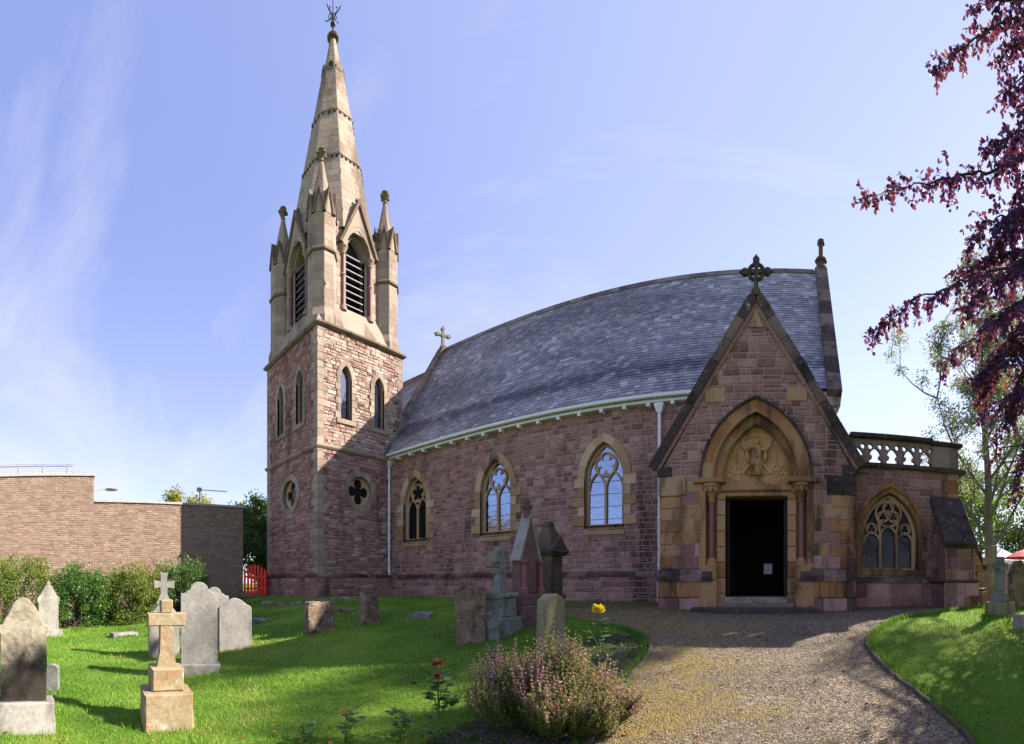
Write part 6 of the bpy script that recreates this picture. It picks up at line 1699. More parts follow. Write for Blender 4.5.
def tree(name, p, h, cr, m, label, seed, trunk_r=.18, crown0=.35, leaf=.16, n=9000, limbs=11, up=.55, cat='tree', group=None, bark='bark', sparse=1.0, clump=.55, levels=2, lo=None):
    t = thing(name, p, label, cat, group)
    r_ = random.Random(seed); mb = MB(seed); L = Leaves(seed)
    top = p + Vector((r_.uniform(-.3, .3), r_.uniform(-.3, .3), h * .8))
    tk = [p + (top - p) * k / 6 + Vector((r_.uniform(-.06, .06), r_.uniform(-.06, .06), 0)) * h * .06 * (k > 0) for k in range(7)]
    tk[0].z -= .1
    mb.tube(tk, [trunk_r * (1.25 if k == 0 else 1 - k * .135) for k in range(7)], 9)
    tips = []
    def grow(b, d, ln, r0, lev):
        pts = [b]; q = b.copy()
        for j in range(4):
            d = (d + rv(r_) * .22 + Vector((0, 0, .1 * up))).normalized(); q = q + d * ln / 4; pts.append(q.copy())
        mb.tube(pts, [r0 * (1 - .2 * j) for j in range(5)], 6 if lev == 0 else 4)
        if lev < levels:
            for j in range(3 if lev else 4):
                k = r_.choice((1, 2, 3, 4)); grow(pts[k].copy(), (d + rv(r_) * .8).normalized(), ln * r_.uniform(.4, .65), r0 * .5, lev + 1)
        tips.append(pts[-1]); tips.append(pts[-2])
    for k in range(limbs):
        f_ = crown0 + (1 - crown0) * k / limbs
        b = p + (top - p) * f_; b = b.copy()
        a = k * 2.4 + r_.uniform(-.5, .5)
        d = Vector((math.cos(a), math.sin(a), up + f_ * .5)).normalized()
        grow(b, d, cr * (1.0 - .45 * f_ * f_) * r_.uniform(.8, 1.1), trunk_r * .42 * (1 - .5 * f_), 0)
    mb.build('trunk', M[bark], t)
    per = max(4, int(n / len(tips)))
    for e in tips:
        ct = r_.gauss(.45, .17); s = clump * r_.uniform(.6, 1.3)
        for j in range(int(per * sparse * r_.uniform(.5, 1.5))):
            d = rv(r_); q = e + Vector((d.x, d.y, d.z * .75)) * s * r_.random() ** .45
            dd = (rv(r_) + Vector((0, 0, -.15))).normalized(); nn = (rv(r_) + Vector((0, 0, .8))).normalized()
            L.leaf(q, dd, nn, leaf * r_.uniform(.7, 1.25), leaf * .55, min(1, max(0, ct + r_.gauss(0, .15) + d.z * .12)))
    L.build('crown', m, t)
    return t
# beyond the gate and behind the building
tree('lime_tree', Vector((-32, 9.4, .9)), 6.2, 3.2, M['limeleaf'], 'yellow green tree showing above the building roof left of the tower', 510, .22, .3, .2, 12000, 12)
tree('dark_tree', Vector((-27.5, 13.0, .9)), 5.9, 2.2, M['treeleaf'], 'dark green tree in the gap between building and tower', 511, .2, .08, .2, 14000, 14)
tree('dark_tree', Vector((-25.0, 11.6, .9)), 5.0, 2.0, M['bush_a'], 'low dark green tree right behind the red gate', 512, .14, .05, .16, 12000, 12)
# the grey-green tree behind the chapel
tree('willow_tree', Vector((10.9, 21.4, 1.0)), 14.6, 5.9, M['silverleaf'], 'sparse grey green tree with pale forked trunk behind the chapel', 515, .32, .2, .135, 36000, 13, 1.0, sparse=1.0, clump=.6)
for k, (x, y, h, cr, mm, lab) in enumerate(((13, 34, 9, 4.5, 'treeleaf', 'sunny green tree far behind the chapel, nearest the willow'), (18.5, 38, 10, 5, 'bush_a', 'dark green tree in the far background behind the tents'), (23.5, 36, 9, 4.5, 'treeleaf', 'green tree far away at the right edge behind the tents'), (8.5, 40, 7, 4, 'treeleaf', 'low green tree in the distance hidden by the chapel buttress'))):
    tree('background_tree', Vector((x, y, 1)), h, cr, M[mm], lab, 520 + k, .25, .12, .3, 6500, 12, clump=.9, group='trees in the far background')

# ---- copper beech: trunk just outside the frame on the right, limbs reaching over the lawn
bt = Vector((8.4, 4.7, 0.6))
beech = thing('copper_beech', bt, 'copper beech with purple red leaves hanging in from the right', 'tree')
r_ = random.Random(77); mb = MB(77); L = Leaves(77)
mb.tube([bt + Vector((0, 0, -.2)), bt + Vector((0, 0, 1)), bt + Vector((-.1, .1, 4)), bt + Vector((0, 0, 8)), bt + Vector((.2, .1, 12))], [.55, .42, .36, .26, .1], 10)
def spray(pts, r0, dens=1.0, hang=.5, width=.45, red=.0):
    # a drooping bough: main twig, side twigs on both sides, beech leaves along them
    P = [Vector(q) for q in pts]
    S_ = []
    for i in range(len(P) - 1):
        for k in range(6): S_.append(P[i].lerp(P[i+1], k / 6) + rv(r_) * .03)
    S_.append(P[-1])
    mb.tube(S_, [max(.005, r0 * (1 - i / len(S_))) for i in range(len(S_))], 5)
    n = len(S_)
    for i in range(1, n):
        d = (S_[i] - S_[i-1]); ln = d.length; d.normalize()
        for q in range(max(1, int(ln / .026 * dens + r_.random()))):
            fr_ = i / n
            s = 1.25 * width * (1.1 - .7 * fr_) * r_.uniform(.35, 1.1)
            sd = (rv(r_) * 1.1 + d * .45 + Vector((0, 0, -hang))).normalized()
            b = S_[i-1].lerp(S_[i], r_.random()); tw = [b]
            qd = sd.copy(); c = b.copy(); ct = r_.gauss(.40 + red + (.1 if fr_ > .6 else 0), .17)
            m_ = max(2, int(s / .05))
            for j in range(m_):
                qd = (qd + Vector((0, 0, -.12 * hang)) + rv(r_) * .15).normalized(); c = c + qd * .05; tw.append(c.copy())
                for z in (0, 1):
                    ld = (qd * .5 + rv(r_) * .8 + Vector((0, 0, -.25))).normalized(); nn = (rv(r_) * .8 + Vector((0, 0, 1))).normalized()
                    L.leaf(c, ld, nn, r_.uniform(.055, .09), r_.uniform(.038, .056), min(1, max(0, ct + r_.gauss(0, .14))), .15)
            mb.tube(tw[::2] if len(tw) > 3 else tw, .003, 3, cap=False)
def bough(trunk_z, px, d0, **k):
    Q = [AT(a, b, c) for a, b, c in px]
    b = bt + Vector((0, 0, trunk_z - 1 + r_.uniform(-.8, .3))); mid = b.lerp(Q[0], .55) + Vector((r_.uniform(-.2, .5), r_.uniform(-.5, .5), r_.uniform(.1, .8)))
    C = [b, b.lerp(mid, .5) + Vector((r_.uniform(-.2, .2), r_.uniform(-.2, .2), .3)), mid, mid.lerp(Q[0], .55) + Vector((0, 0, .12)), Q[0]]
    mb.tube(C, [.085, .065, .045, .034, .028], 6)
    for j in range(16):                    # leafy side shoots along the part outside the frame
        f0 = r_.uniform(.25, 1) * (len(C) - 1); i_ = min(int(f0), len(C) - 2); c = C[i_].lerp(C[i_+1], f0 - i_) + Vector((r_.gauss(0, .35), r_.gauss(0, .35), r_.gauss(-.2, .3)))
        if math.atan2(c.x, c.y) < R(34): continue
        mb.tube([C[i_].lerp(C[i_+1], f0 - i_), c], [.012, .004], 4); ct = r_.gauss(.4, .15)
        for q in range(46):
            v_ = rv(r_); pt = c + Vector((v_.x, v_.y, v_.z * .6)) * .38 * r_.random() ** .5
            L.quad(pt, (rv(r_) + Vector((0, 0, -.3))).normalized(), (rv(r_) * .8 + Vector((0, 0, 1))).normalized(), .085, .056, min(1, max(0, ct + r_.gauss(0, .15))))
    spray(Q, .03, **k)
bough(9.5, [(1075, -30, 7.6), (1040, 5, 7.4), (1005, 22, 7.2), (975, 40, 7.0), (950, 60, 6.9), (930, 72, 6.8)], 0, dens=.8, hang=.35, width=.42, red=.16)
bough(10, [(1075, -40, 7.0), (1040, -10, 6.9), (1010, -2, 6.8), (990, 4, 6.8), (972, 8, 6.7)], 0, dens=.8, hang=.4, width=.4)
bough(8.6, [(1080, 60, 7.3), (1045, 70, 7.2), (1020, 80, 7.1), (1005, 92, 7.0)], 0, dens=.85, hang=.7, width=.6)
bough(8.2, [(1080, 110, 7.0), (1050, 120, 6.9), (1022, 130, 6.9), (1000, 140, 6.8), (985, 150, 6.8)], 0, dens=.9, hang=.8, width=.5)
bough(7.4, [(1070, 150, 7.0), (1025, 160, 6.9), (985, 172, 6.8), (950, 180, 6.8), (915, 185, 6.7), (885, 190, 6.7), (856, 204, 6.7)], 0, dens=.75, hang=.35, width=.42, red=.06)
bough(7.0, [(1080, 190, 6.8), (1045, 200, 6.7), (1015, 212, 6.6), (990, 222, 6.6), (970, 238, 6.5)], 0, dens=.9, hang=.8, width=.62)
bough(6.6, [(1080, 235, 7.4), (1040, 245, 7.3), (1010, 252, 7.2), (980, 262, 7.2), (955, 270, 7.1)], 0, dens=.85, hang=.7, width=.6, red=.1)
bough(6.2, [(1080, 255, 6.9), (1035, 262, 6.8), (1000, 270, 6.8), (965, 280, 6.7), (935, 292, 6.7), (905, 305, 6.7), (885, 318, 6.6), (868, 340, 6.6)], 0, dens=.75, hang=.9, width=.45)
bough(6.0, [(1080, 280, 6.6), (1045, 292, 6.5), (1015, 305, 6.5), (990, 318, 6.4)], 0, dens=.9, hang=.9, width=.62)
bough(5.6, [(1080, 330, 7.0), (1045, 335, 6.9), (1015, 345, 6.8), (990, 362, 6.8), (972, 380, 6.8)], 0, dens=1.0, hang=1.0, width=.55)
bough(5.2, [(1080, 360, 6.8), (1050, 372, 6.7), (1025, 385, 6.6), (1003, 400, 6.6), (985, 412, 6.6)], 0, dens=.9, hang=.9, width=.5)
bough(4.8, [(1080, 410, 6.6), (1050, 425, 6.5), (1030, 445, 6.5), (1018, 470, 6.5), (1012, 500, 6.5)], 0, dens=.8, hang=1.0, width=.35, red=.15)
bough(4.2, [(1090, 470, 6.4), (1050, 490, 6.4), (1030, 515, 6.4), (1022, 545, 6.4)], 0, dens=.6, hang=1.0, width=.3, red=.15)
bough(8.8, [(1080, 75, 7.6), (1050, 90, 7.5), (1028, 112, 7.4), (1012, 140, 7.4), (1000, 175, 7.3)], 0, dens=.85, hang=.9, width=.5)
bough(7.8, [(1080, 140, 7.2), (1045, 160, 7.1), (1022, 185, 7.1), (1008, 215, 7.0), (998, 250, 7.0)], 0, dens=.85, hang=.9, width=.5, red=.05)
bough(5.8, [(1085, 260, 7.2), (1055, 280, 7.2), (1020, 300, 7.1), (985, 330, 7.0), (955, 350, 7.0), (942, 372, 7.0)], 0, dens=.6, hang=1.0, width=.5)
bough(5.4, [(1085, 340, 7.5), (1050, 360, 7.4), (1020, 390, 7.3), (1000, 430, 7.3), (990, 470, 7.3)], 0, dens=.45, hang=1.0, width=.42, red=.1)
bough(5.0, [(1085, 380, 7.0), (1055, 400, 6.9), (1035, 430, 6.9), (1020, 460, 6.8)], 0, dens=.6, hang=1.0, width=.45, red=.25)
bough(9.0, [(1080, 20, 7.4), (1045, 35, 7.3), (1020, 45, 7.2), (998, 60, 7.2)], 0, dens=1.0, hang=.8, width=.5)
bough(7.2, [(1085, 170, 7.6), (1050, 190, 7.5), (1022, 215, 7.4), (1000, 240, 7.3), (985, 262, 7.3)], 0, dens=1.1, hang=.9, width=.55, red=.12)
bough(6.4, [(1085, 225, 6.6), (1050, 240, 6.5), (1018, 262, 6.5), (985, 285, 6.4), (962, 310, 6.4)], 0, dens=.85, hang=.9, width=.55)
bough(6.0, [(1085, 285, 7.6), (1045, 310, 7.5), (1010, 335, 7.4), (992, 365, 7.4), (980, 400, 7.3)], 0, dens=1.1, hang=1.0, width=.5, red=.2)
bough(5.6, [(1085, 310, 7.0), (1050, 330, 6.9), (1030, 355, 6.8), (1018, 385, 6.8), (1008, 425, 6.8)], 0, dens=.85, hang=1.0, width=.5, red=.1)
for k in range(20):                        # long lower limbs towards the church side, outside the frame
    z = 2.9 + .2 * k; a = R(r_.uniform(70, 128)); ln = r_.uniform(4.0, 6.0)
    b = bt + Vector((0, 0, z - .6)); e = b + Vector((math.cos(a), math.sin(a), .12)) * ln
    mb.tube([b, b.lerp(e, .5) + Vector((0, 0, .3)), e], [.10, .06, .012], 5)
    for j in range(26):
        f0 = r_.uniform(.3, 1); c = b.lerp(e, f0) + rv(r_) * .75
        if math.atan2(c.x, c.y) < R(33): continue
        for q in range(70):
            v_ = rv(r_); pt = c + Vector((v_.x, v_.y, v_.z * .45)) * .5 * r_.random() ** .5
            L.quad(pt, (rv(r_) + Vector((0, 0, -.2))).normalized(), (rv(r_) * .7 + Vector((0, 0, 1))).normalized(), .10, .07, min(1, max(0, r_.gauss(.4, .2))))
# the rest of the crown (outside the frame): it throws the dappled shade on path and lawn
for k in range(46):
    a = r_.uniform(0, 2*math.pi); z = r_.uniform(2.8, 8)
    ln = r_.uniform(2.2, 5.0) * (1 - .4 * max(0, (z - 7)) / 6)
    d = Vector((math.cos(a), math.sin(a), r_.uniform(-.05, .35)))
    b = bt + Vector((0, 0, z - 1)); e = b + d * ln
    ph = math.atan2(e.x, e.y)
    if ph < R(33.5) or math.atan2((b.lerp(e, .5)).x, (b.lerp(e, .5)).y) < R(33.5): continue
    mb.tube([b, b.lerp(e, .5) + Vector((0, 0, .25)), e], [.09, .05, .012], 5)
    for j in range(14):
        f0 = r_.uniform(.35, 1); c = b.lerp(e, f0) + rv(r_) * .6; ct = r_.gauss(.4, .15)
        if math.atan2(c.x, c.y) < R(32.5): continue
        for q in range(60):
            v_ = rv(r_); pt = c + Vector((v_.x, v_.y, v_.z * .5)) * .5 * r_.random() ** .5
            L.quad(pt, (rv(r_) + Vector((0, 0, -.2))).normalized(), (rv(r_) * .7 + Vector((0, 0, 1))).normalized(), .10, .07, min(1, max(0, ct + r_.gauss(0, .15))))
mb.build('trunk', M['darkbark'], beech)
L.build('foliage', M['beech'], beech)

# ---- heather
hp = Vector((-2.05, 3.75, 0)); hp.z = gz(hp.x, hp.y)
hth = thing('heather_bush', hp, 'wide pink and purple heather bush at the edge of the gravel path', 'bush')
r_ = random.Random(9); L = Leaves(9); mb = MB(9)
clumps = []
for k in range(56):
    a = r_.uniform(0, 2*math.pi); q = r_.random() ** .6
    cx_, cy_ = math.cos(a) * q, math.sin(a) * q
    clumps.append((cx_, cy_, (1 - .5 * q ** 2) * r_.uniform(.68, 1.05), r_.gauss(0, .14), r_.gauss(0, .13), r_.random(), r_.uniform(.10, .24)))
for k in range(3400):
    cx_, cy_, ch_, lx, ly, kind, cs_ = clumps[k % len(clumps)]
    a = r_.uniform(0, 2*math.pi); q = r_.random() ** .6 * cs_
    bx, by = cx_ + math.cos(a) * q * 1.3, cy_ + math.sin(a) * q * 1.3
    b = hp + Vector((bx * .55, by * .45, .01))
    e = hp + Vector((bx * .76 - .03 + lx * .35 + r_.gauss(0, .05), by * .62 + ly * .35 + r_.gauss(0, .05), max(.05, .85 * ch_ * r_.uniform(.6, 1.12) * (1 - .3 * (q / .24)))))
    sp = (e - b); n_ = 18
    purple = kind > .88; pink = r_.random() < (.7 if kind > .55 else .15)
    for j in range(2, n_ + 1):
        t_ = j / n_
        c = b.lerp(e, t_) + Vector((cx_, cy_, 0)) * .05 * math.sin(t_ * 3)
        c += Vector((r_.uniform(-.007, .007), r_.uniform(-.007, .007), 0))
        for z in range(3):
            d = (rv(r_) * .9 + sp.normalized() * 1.0).normalized()
            flower = t_ > .62 and pink and r_.random() < .75
            tt = (r_.uniform(.97, 1.0) if purple else r_.uniform(.6, .93)) if flower else min(.57, r_.uniform(.05, .5) * (.45 + .7 * t_))
            L.quad(c, d, rv(r_), r_.uniform(.020, .034) * (.8 if flower else 1), .011 if not flower else .014, tt)
    if k % 4 == 0: mb.tube([b, b.lerp(e, .6), e], [.004, .003, .002], 3, cap=False)
mb.build('stems', M['darkbark'], hth)
L.build('foliage', M['heather'], hth)

def rose_leafing(L, r_, pts, n, leaf):
    for k in range(n):
        t_ = r_.uniform(.12, .93) * (len(pts) - 1); i = int(t_); b = Vector(pts[i]).lerp(Vector(pts[i+1]), t_ - i)
        a = r_.uniform(0, 2*math.pi); d = Vector((math.cos(a), math.sin(a), .25)).normalized(); s = d.cross(Vector((0, 0, 1)))
        for q, o_ in ((.06, 0), (.045, 1), (.045, -1)):
            dd = (d + s * o_ * .9).normalized()
            L.leaf(b + d * q, dd, Vector((0, 0, 1)) + rv(r_) * .25, leaf * r_.uniform(.8, 1.2), leaf * .62, r_.random(), .15)
def bloom(c, R_, m, name, parent, seed, n=46):
    L = Leaves(seed); r_ = random.Random(seed)
    for k in range(n):
        d = rv(r_); d.z = abs(d.z) * 1.0 - .25; d.normalize(); q = (k + 1) / n
        L.leaf(c + d * R_ * .18, (d + Vector((0, 0, .5 * (1 - q)))).normalized(), (Vector((0, 0, 1)) - d * d.z + rv(r_) * .2), R_ * (.55 + .4 * q), R_ * .8, r_.random(), -.35)
    return L.build(name, m, parent)
# yellow rose above the heather
fp_ = AT(598, 610, 4.35); b = P2(fp_.x - .02, fp_.y + .1)
t = thing('yellow_rose', b, 'yellow rose in bloom rising above the heather bush', 'rose')
pts = [b + Vector((0, 0, -.03)), b.lerp(fp_, .4) + Vector((.05, .02, 0)), b.lerp(fp_, .75) + Vector((.03, 0, 0)), fp_ - Vector((0, 0, .02))]
mb = MB(530); mb.tube(pts, [.009, .008, .006, .005], 6)
p2 = [pts[1], pts[1] + Vector((-.08, 0, .25)), pts[1] + Vector((-.2, .02, .42))]; mb.tube(p2, [.006, .005, .003], 5)
mb.build('stem', M['roseleaf'], t)
L = Leaves(531); rose_leafing(L, random.Random(3), pts, 20, .06); rose_leafing(L, random.Random(4), p2, 10, .05); L.build('leaves', M['roseleaf'], t)
bloom(fp_ + Vector((0, 0, .0)), .07, M['yellowpetal'], 'flower', t, 532, 60)
# red rose in the lawn bed
fr0 = AT(437, 664, 3.95); b = P2(fr0.x, fr0.y)
t = thing('red_rose', b, 'leggy red rose bush with one faded bloom, left of the heather', 'rose')
pts = [b + Vector((0, 0, -.03)), b + Vector((.02, 0, .25)), b + Vector((.01, 0, .5)), fr0 - Vector((0, 0, .02))]
mb = MB(533); mb.tube(pts, [.01, .008, .006, .004], 6)
sh = []
for k in range(4):
    a = k * 1.7 + .4; q0 = pts[1].lerp(pts[2], .2 * k); e = q0 + Vector((math.cos(a) * .17, math.sin(a) * .17, .22)); sh.append([q0, q0.lerp(e, .5) + Vector((0, 0, .03)), e]); mb.tube(sh[-1], [.006, .005, .003], 5)
mb.build('stem', M['roseleaf'], t)
L = Leaves(534); rose_leafing(L, random.Random(6), pts, 22, .075)
for s_ in sh: rose_leafing(L, random.Random(int(s_[0].z * 999)), s_, 12, .07)
L.build('leaves', M['roseleaf'], t)
bloom(fr0, .06, M['drypetal'], 'faded_flower', t, 535, 40)
bloom(fr0 + Vector((.0, 0, -.105)), .034, M['redpetal'], 'flower', t, 536, 40)
# low plants along the bottom edge of the picture
for k, (px, py, d, lab, nl, hh) in enumerate(((345, 735, 4.2, 'small leafy rose shoot with a red bud at the bottom edge of the lawn', 20, .30), (400, 738, 4.1, 'low rose plant with broad leaves in front of the sunny lawn', 26, .28), (305, 740, 4.3, 'thin weed with a few narrow leaves at the bottom left of the bed', 9, .34))):
    c = AT(px, py, d); b = P2(c.x, c.y)
    t = thing('bed_plant', b, lab, 'plant', 'small plants in the rose bed')
    mb = MB(540 + k); L = Leaves(541 + k); r_ = random.Random(k)
    for q in range(3):
        e = b + Vector((r_.uniform(-.14, .14), r_.uniform(-.14, .14), hh * r_.uniform(.6, 1.1))); s_ = [b, b.lerp(e, .5) + Vector((0, 0, .03)), e]
        mb.tube(s_, [.005, .004, .002], 5); rose_leafing(L, r_, s_, nl // 3 + 3, .06)
    mb.build('stem', M['roseleaf'], t); L.build('leaves', M['roseleaf'], t)
    if k == 0: bloom(b + Vector((0, 0, hh)), .022, M['redpetal'], 'bud', t, 549, 14)
# little bare-soil bed with ground plants between path and heather
L = Leaves(560); r_ = random.Random(560)
bedp = [g2(600, 742), g2(618, 700), g2(640, 664), g2(644, 648), g2(632, 636), g2(600, 634), g2(560, 660), g2(520, 700), g2(430, 742), g2(380, 790), g2(560, 790)]
bx_ = [q[0] for q in bedp]; by_ = [q[1] for q in bedp]
k = 0
while k < 2600:
    x, y = r_.uniform(min(bx_), max(bx_)), r_.uniform(min(by_), max(by_)); k += 1
    if not in_poly(np.array([x]), np.array([y]), bedp)[0]: continue
    c = P2(x, y)
    for j in range(4): L.leaf(c + Vector((r_.uniform(-.03, .03), r_.uniform(-.03, .03), .005)), (rv(r_) + Vector((0, 0, .6))).normalized(), Vector((0, 0, 1)) + rv(r_) * .4, r_.uniform(.025, .05), .018, r_.random() * .8)
tag(L.build('bed_ground_cover', M['roseleaf'], None, (-1.5, 4, .3)), 'mixed low ground cover in the flower bed', 'ground cover', None, 'stuff')
M['soil'] = plain('dark_bed_soil', (0.075, 0.058, 0.04), 0.95, 0.4, 30, bump=.6)
vs, es, fs, *_ = delaunay_2d_cdt([Vector(q) for q in bedp] + [Vector((a, b_)) for a in np.arange(min(bx_), max(bx_), .25) for b_ in np.arange(min(by_), max(by_), .25) if in_poly(np.array([a]), np.array([b_]), bedp)[0]], [(i, (i+1) % len(bedp)) for i in range(len(bedp))], [], 1, 1e-5)
pm = MB(); pm.v = [(v.x, v.y, gz(v.x, v.y) + .006) for v in vs]; pm.f = [list(f) for f in fs]; pm.t = [.5]*len(fs); pm.m = [0]*len(fs)
tag(pm.build('flower_bed_soil', M['soil'], smooth=True), kind='structure')

# ---- fair tents and a pink wall far off at the right edge
M['pinkwall'] = plain('pink_rendered_wall', (0.55, 0.25, 0.26), .9, .1)
M['canvas'] = plain('white_tent_canvas', (0.78, 0.79, 0.80), .8, .06)
M['redcanvas'] = plain('red_parasol_canvas', (0.55, 0.03, 0.04), .8, .1)
for k, (x, y, s, lab) in enumerate(((14.0, 26.5, 2.6, 'white tent with pitched canvas roof beyond the graveyard, left of the parasol'), (17.2, 28.5, 3.0, 'second white tent behind the first at the right edge'))):
    t = thing('market_tent', (x, y, 1.0), lab, 'tent', 'white tents beyond the graveyard')
    mb = MB(570 + k); mb.frustum((x, y), (s/2 + .1, s/2 + .1), 3.05, (.05, .05), 4.0); mb.box(x - s/2 - .1, y - s/2 - .1, 2.8, x + s/2 + .1, y + s/2 + .1, 3.045); mb.build('canopy', M['canvas'], t)
    for sx in (-1, 1):
        for sy in (-1, 1): mb = MB(572); mb.box(x + sx*s/2 - .03, y + sy*s/2 - .03, .9, x + sx*s/2 + .03, y + sy*s/2 + .03, 2.8); mb.build('pole', M['flash'], t)
t = thing('parasol', (14.0, 23.0, 1.0), 'red parasol open beside the white tents', 'parasol')
mb = MB(575); mb.tube([(14.0, 23, .9), (14.0, 23, 3.5)], .03, 6); mb.build('pole', M['flash'], t)
mb = MB(576); mb.lathe((14.0, 23, 3.05), [(1.3, 0), (1.25, .06), (.65, .35), (.05, .55)], 8); mb.build('canopy', M['redcanvas'], t)
mb = MB(577); mb.box(10.5, 31, .8, 24, 31.4, 3.6, .5); mb.box(10.4, 30.9, 3.6, 24.1, 31.5, 3.75, .5)
tag(mb.build('pink_wall', M['pinkwall'], None, (17, 31, 1)), 'long pink rendered wall behind the tents', 'wall')
# small gabled mausoleum front behind the chapel buttress
t = thing('gabled_tomb', (6.35, 14.2, 1.0), 'small orange stone gabled tomb beside the willow trunk, behind the chapel', 'tomb')
mb = MB(580); mb.rubble([(5.95, .7), (6.85, .7), (6.85, 2.2), (6.4, 3.05), (5.95, 2.2)], FS(14.0), [arch(6.4, .22, .6, 1.7, 2.1)], (.2, .3), (.3, .5), (.01, .02), .012, mortar=0); mb.box(5.97, 14.0, .7, 6.83, 14.9, 2.2); mb.build('walls', M['porchdress'], t)
mb = MB(581)
for sg in (-1, 1):
    V = [(6.4 + sg*.55, 13.9, 2.05), (6.4, 13.9, 3.12), (6.4, 15, 3.12), (6.4 + sg*.55, 15, 2.05)]; V += [(a, b, c + .12) for a, b, c in V]
    fs = [[0,1,2,3],[7,6,5,4],[0,4,5,1],[1,5,6,2],[2,6,7,3],[3,7,4,0]]; mb.add(V, fs if sg < 0 else [f[::-1] for f in fs], .3)
mb.build('roof', M['coping'], t)

# ------------------------------------------------------------------ grass, pebbles, fallen leaves
rs = np.random.default_rng(4)
def noise_np(x, y, f):
    return (np.sin(x*f*1.7 + 1.3*np.sin(y*f*1.1)) + np.sin(y*f*2.1 + 1.7*np.sin(x*f*.9 + 2)) ) * .25 + .5
def vgz(x, y):
    t = np.clip((y - .5) / 9, 0, 1); b = 1.03 * t * t * (3 - 2 * t)
    r0 = np.hypot(x, y)
    b = b - 0.10 * np.exp(-((x + 0.4) / 2.4) ** 2 - ((y - 9.6) / 1.5) ** 2)
    f = np.clip((r0 - 1.5) / 2, 0, 1); f = f * f * (3 - 2 * f)
    nz_ = np.array([mnoise.noise(Vector((a * .55, c * .55, 3.1))) for a, c in zip(x, y)])
    return b + f * .035 * nz_
def scatter(n, rmin, rmax, a0, a1, power=1.0):
    u = rs.random(n); r0 = rmin * (rmax / rmin) ** u       # density falls off with distance
    a = R(a0) + rs.random(n) * R(a1 - a0)
    return r0 * np.sin(a), r0 * np.cos(a), r0
x, y, rr_ = scatter(260000, 2.4, 19, -104, 36)
keep = ~in_poly(x, y, path_poly) & ~in_poly(x, y, bedp) & ~((y > NY - .15) & (x > -15.1)) & ~((x > TX0 - .1) & (x < TX1 + .15) & (y > TY0 - .15)) & ~((x > PX0 - .1) & (y > PY - .1)) & (x > WX + .1)
x, y, rr_ = x[keep], y[keep], rr_[keep]
n = len(x); z = vgz(x, y)
hgt = (.022 + .022 * rs.random(n)) * (.8 + .5 * noise_np(x, y, 1.1)) * np.clip(.8 + rr_ * .05, .8, 1.5)
wd_ = .0028 * np.clip(rr_ / 3.0, 1, 5) * (.7 + .6 * rs.random(n))
th = rs.random(n) * 2 * np.pi; ln = rs.random(n) * .8
dx, dy = np.cos(th), np.sin(th); th2 = rs.random(n) * 2 * np.pi
# longer tufts left by the mower round every stone
tx_, ty_ = [], []
for o_ in list(COL.objects):
    if o_.parent is None and o_.get('category') in ('gravestone', 'grave cross', 'monument', 'fallen stone') and o_.location.length < 16:
        for q in range(170):
            a_ = rs.random() * 6.28; r0_ = (.22 + .2 * rs.random()) if o_.get('category') != 'fallen stone' else .2 + .12 * rs.random()
            tx_.append(o_.location.x + r0_ * math.cos(a_)); ty_.append(o_.location.y + r0_ * 1.25 * math.sin(a_))
for ed_, sg_e in ((left_edge, -1), (right_edge, 1)):   # ragged grass along the path edging
    for (ax0, ay0), (bx0_, by0_) in zip(ed_, ed_[1:]):
        l_ = math.hypot(bx0_ - ax0, by0_ - ay0); nxx, nyy = (by0_ - ay0) / (l_ + 1e-9), -(bx0_ - ax0) / (l_ + 1e-9)
        for q in range(int(l_ * 260)):
            t_ = rs.random(); off_ = sg_e * (.03 + .09 * rs.random() ** 1.5)
            px_, py_ = ax0 + (bx0_ - ax0) * t_ + nxx * off_, ay0 + (by0_ - ay0) * t_ + nyy * off_
            if py_ < 9.8: tx_.append(px_); ty_.append(py_)
ex, ey = np.array(tx_), np.array(ty_); m_ = len(ex)
x = np.concatenate([x, ex]); y = np.concatenate([y, ey]); z = np.concatenate([z, vgz(ex, ey)]); rr_ = np.hypot(x, y)
hgt = np.concatenate([hgt, .05 + .07 * rs.random(m_)]); wd_ = np.concatenate([wd_, .0035 * np.clip(np.hypot(ex, ey) / 3.5, 1, 3)]); n += m_
th = rs.random(n) * 2 * np.pi; ln = rs.random(n) * .8; dx, dy = np.cos(th), np.sin(th); th2 = rs.random(n) * 2 * np.pi
V = np.zeros((n, 3, 3), np.float32)
V[:, 0] = np.stack([x - dx*wd_, y - dy*wd_, z - .004], 1); V[:, 1] = np.stack([x + dx*wd_, y + dy*wd_, z - .004], 1)
V[:, 2] = np.stack([x + np.cos(th2)*hgt*ln, y + np.sin(th2)*hgt*ln, z + hgt], 1)
me = bpy.data.meshes.new('grass_blades')
me.vertices.add(n*3); me.vertices.foreach_set('co', V.ravel())
me.loops.add(n*3); me.loops.foreach_set('vertex_index', np.arange(n*3, dtype=np.int32))
me.polygons.add(n); me.polygons.foreach_set('loop_start', np.arange(0, n*3, 3, dtype=np.int32)); me.polygons.foreach_set('loop_total', np.full(n, 3, dtype=np.int32))
at = me.attributes.new('tint', 'FLOAT', 'FACE'); at.data.foreach_set('value', np.clip(.45 + .75*np.array([mnoise.fractal(Vector((a*.55, c*.55, 7.7)), .8, 2.0, 4) for a, c in zip(x, y)]) + .45*(rs.random(n) - .4), 0, 1).astype(np.float32))
me.update(calc_edges=True)
M['grass'] = leafmat('grass_blade', [(0.0, (0.045, 0.13, 0.012)), (0.45, (0.105, 0.245, 0.022)), (0.8, (0.185, 0.34, 0.035)), (1.0, (0.32, 0.33, 0.09))], (0.35, 0.55, 0.06), .3, .6, .25)
me.materials.append(M['grass'])
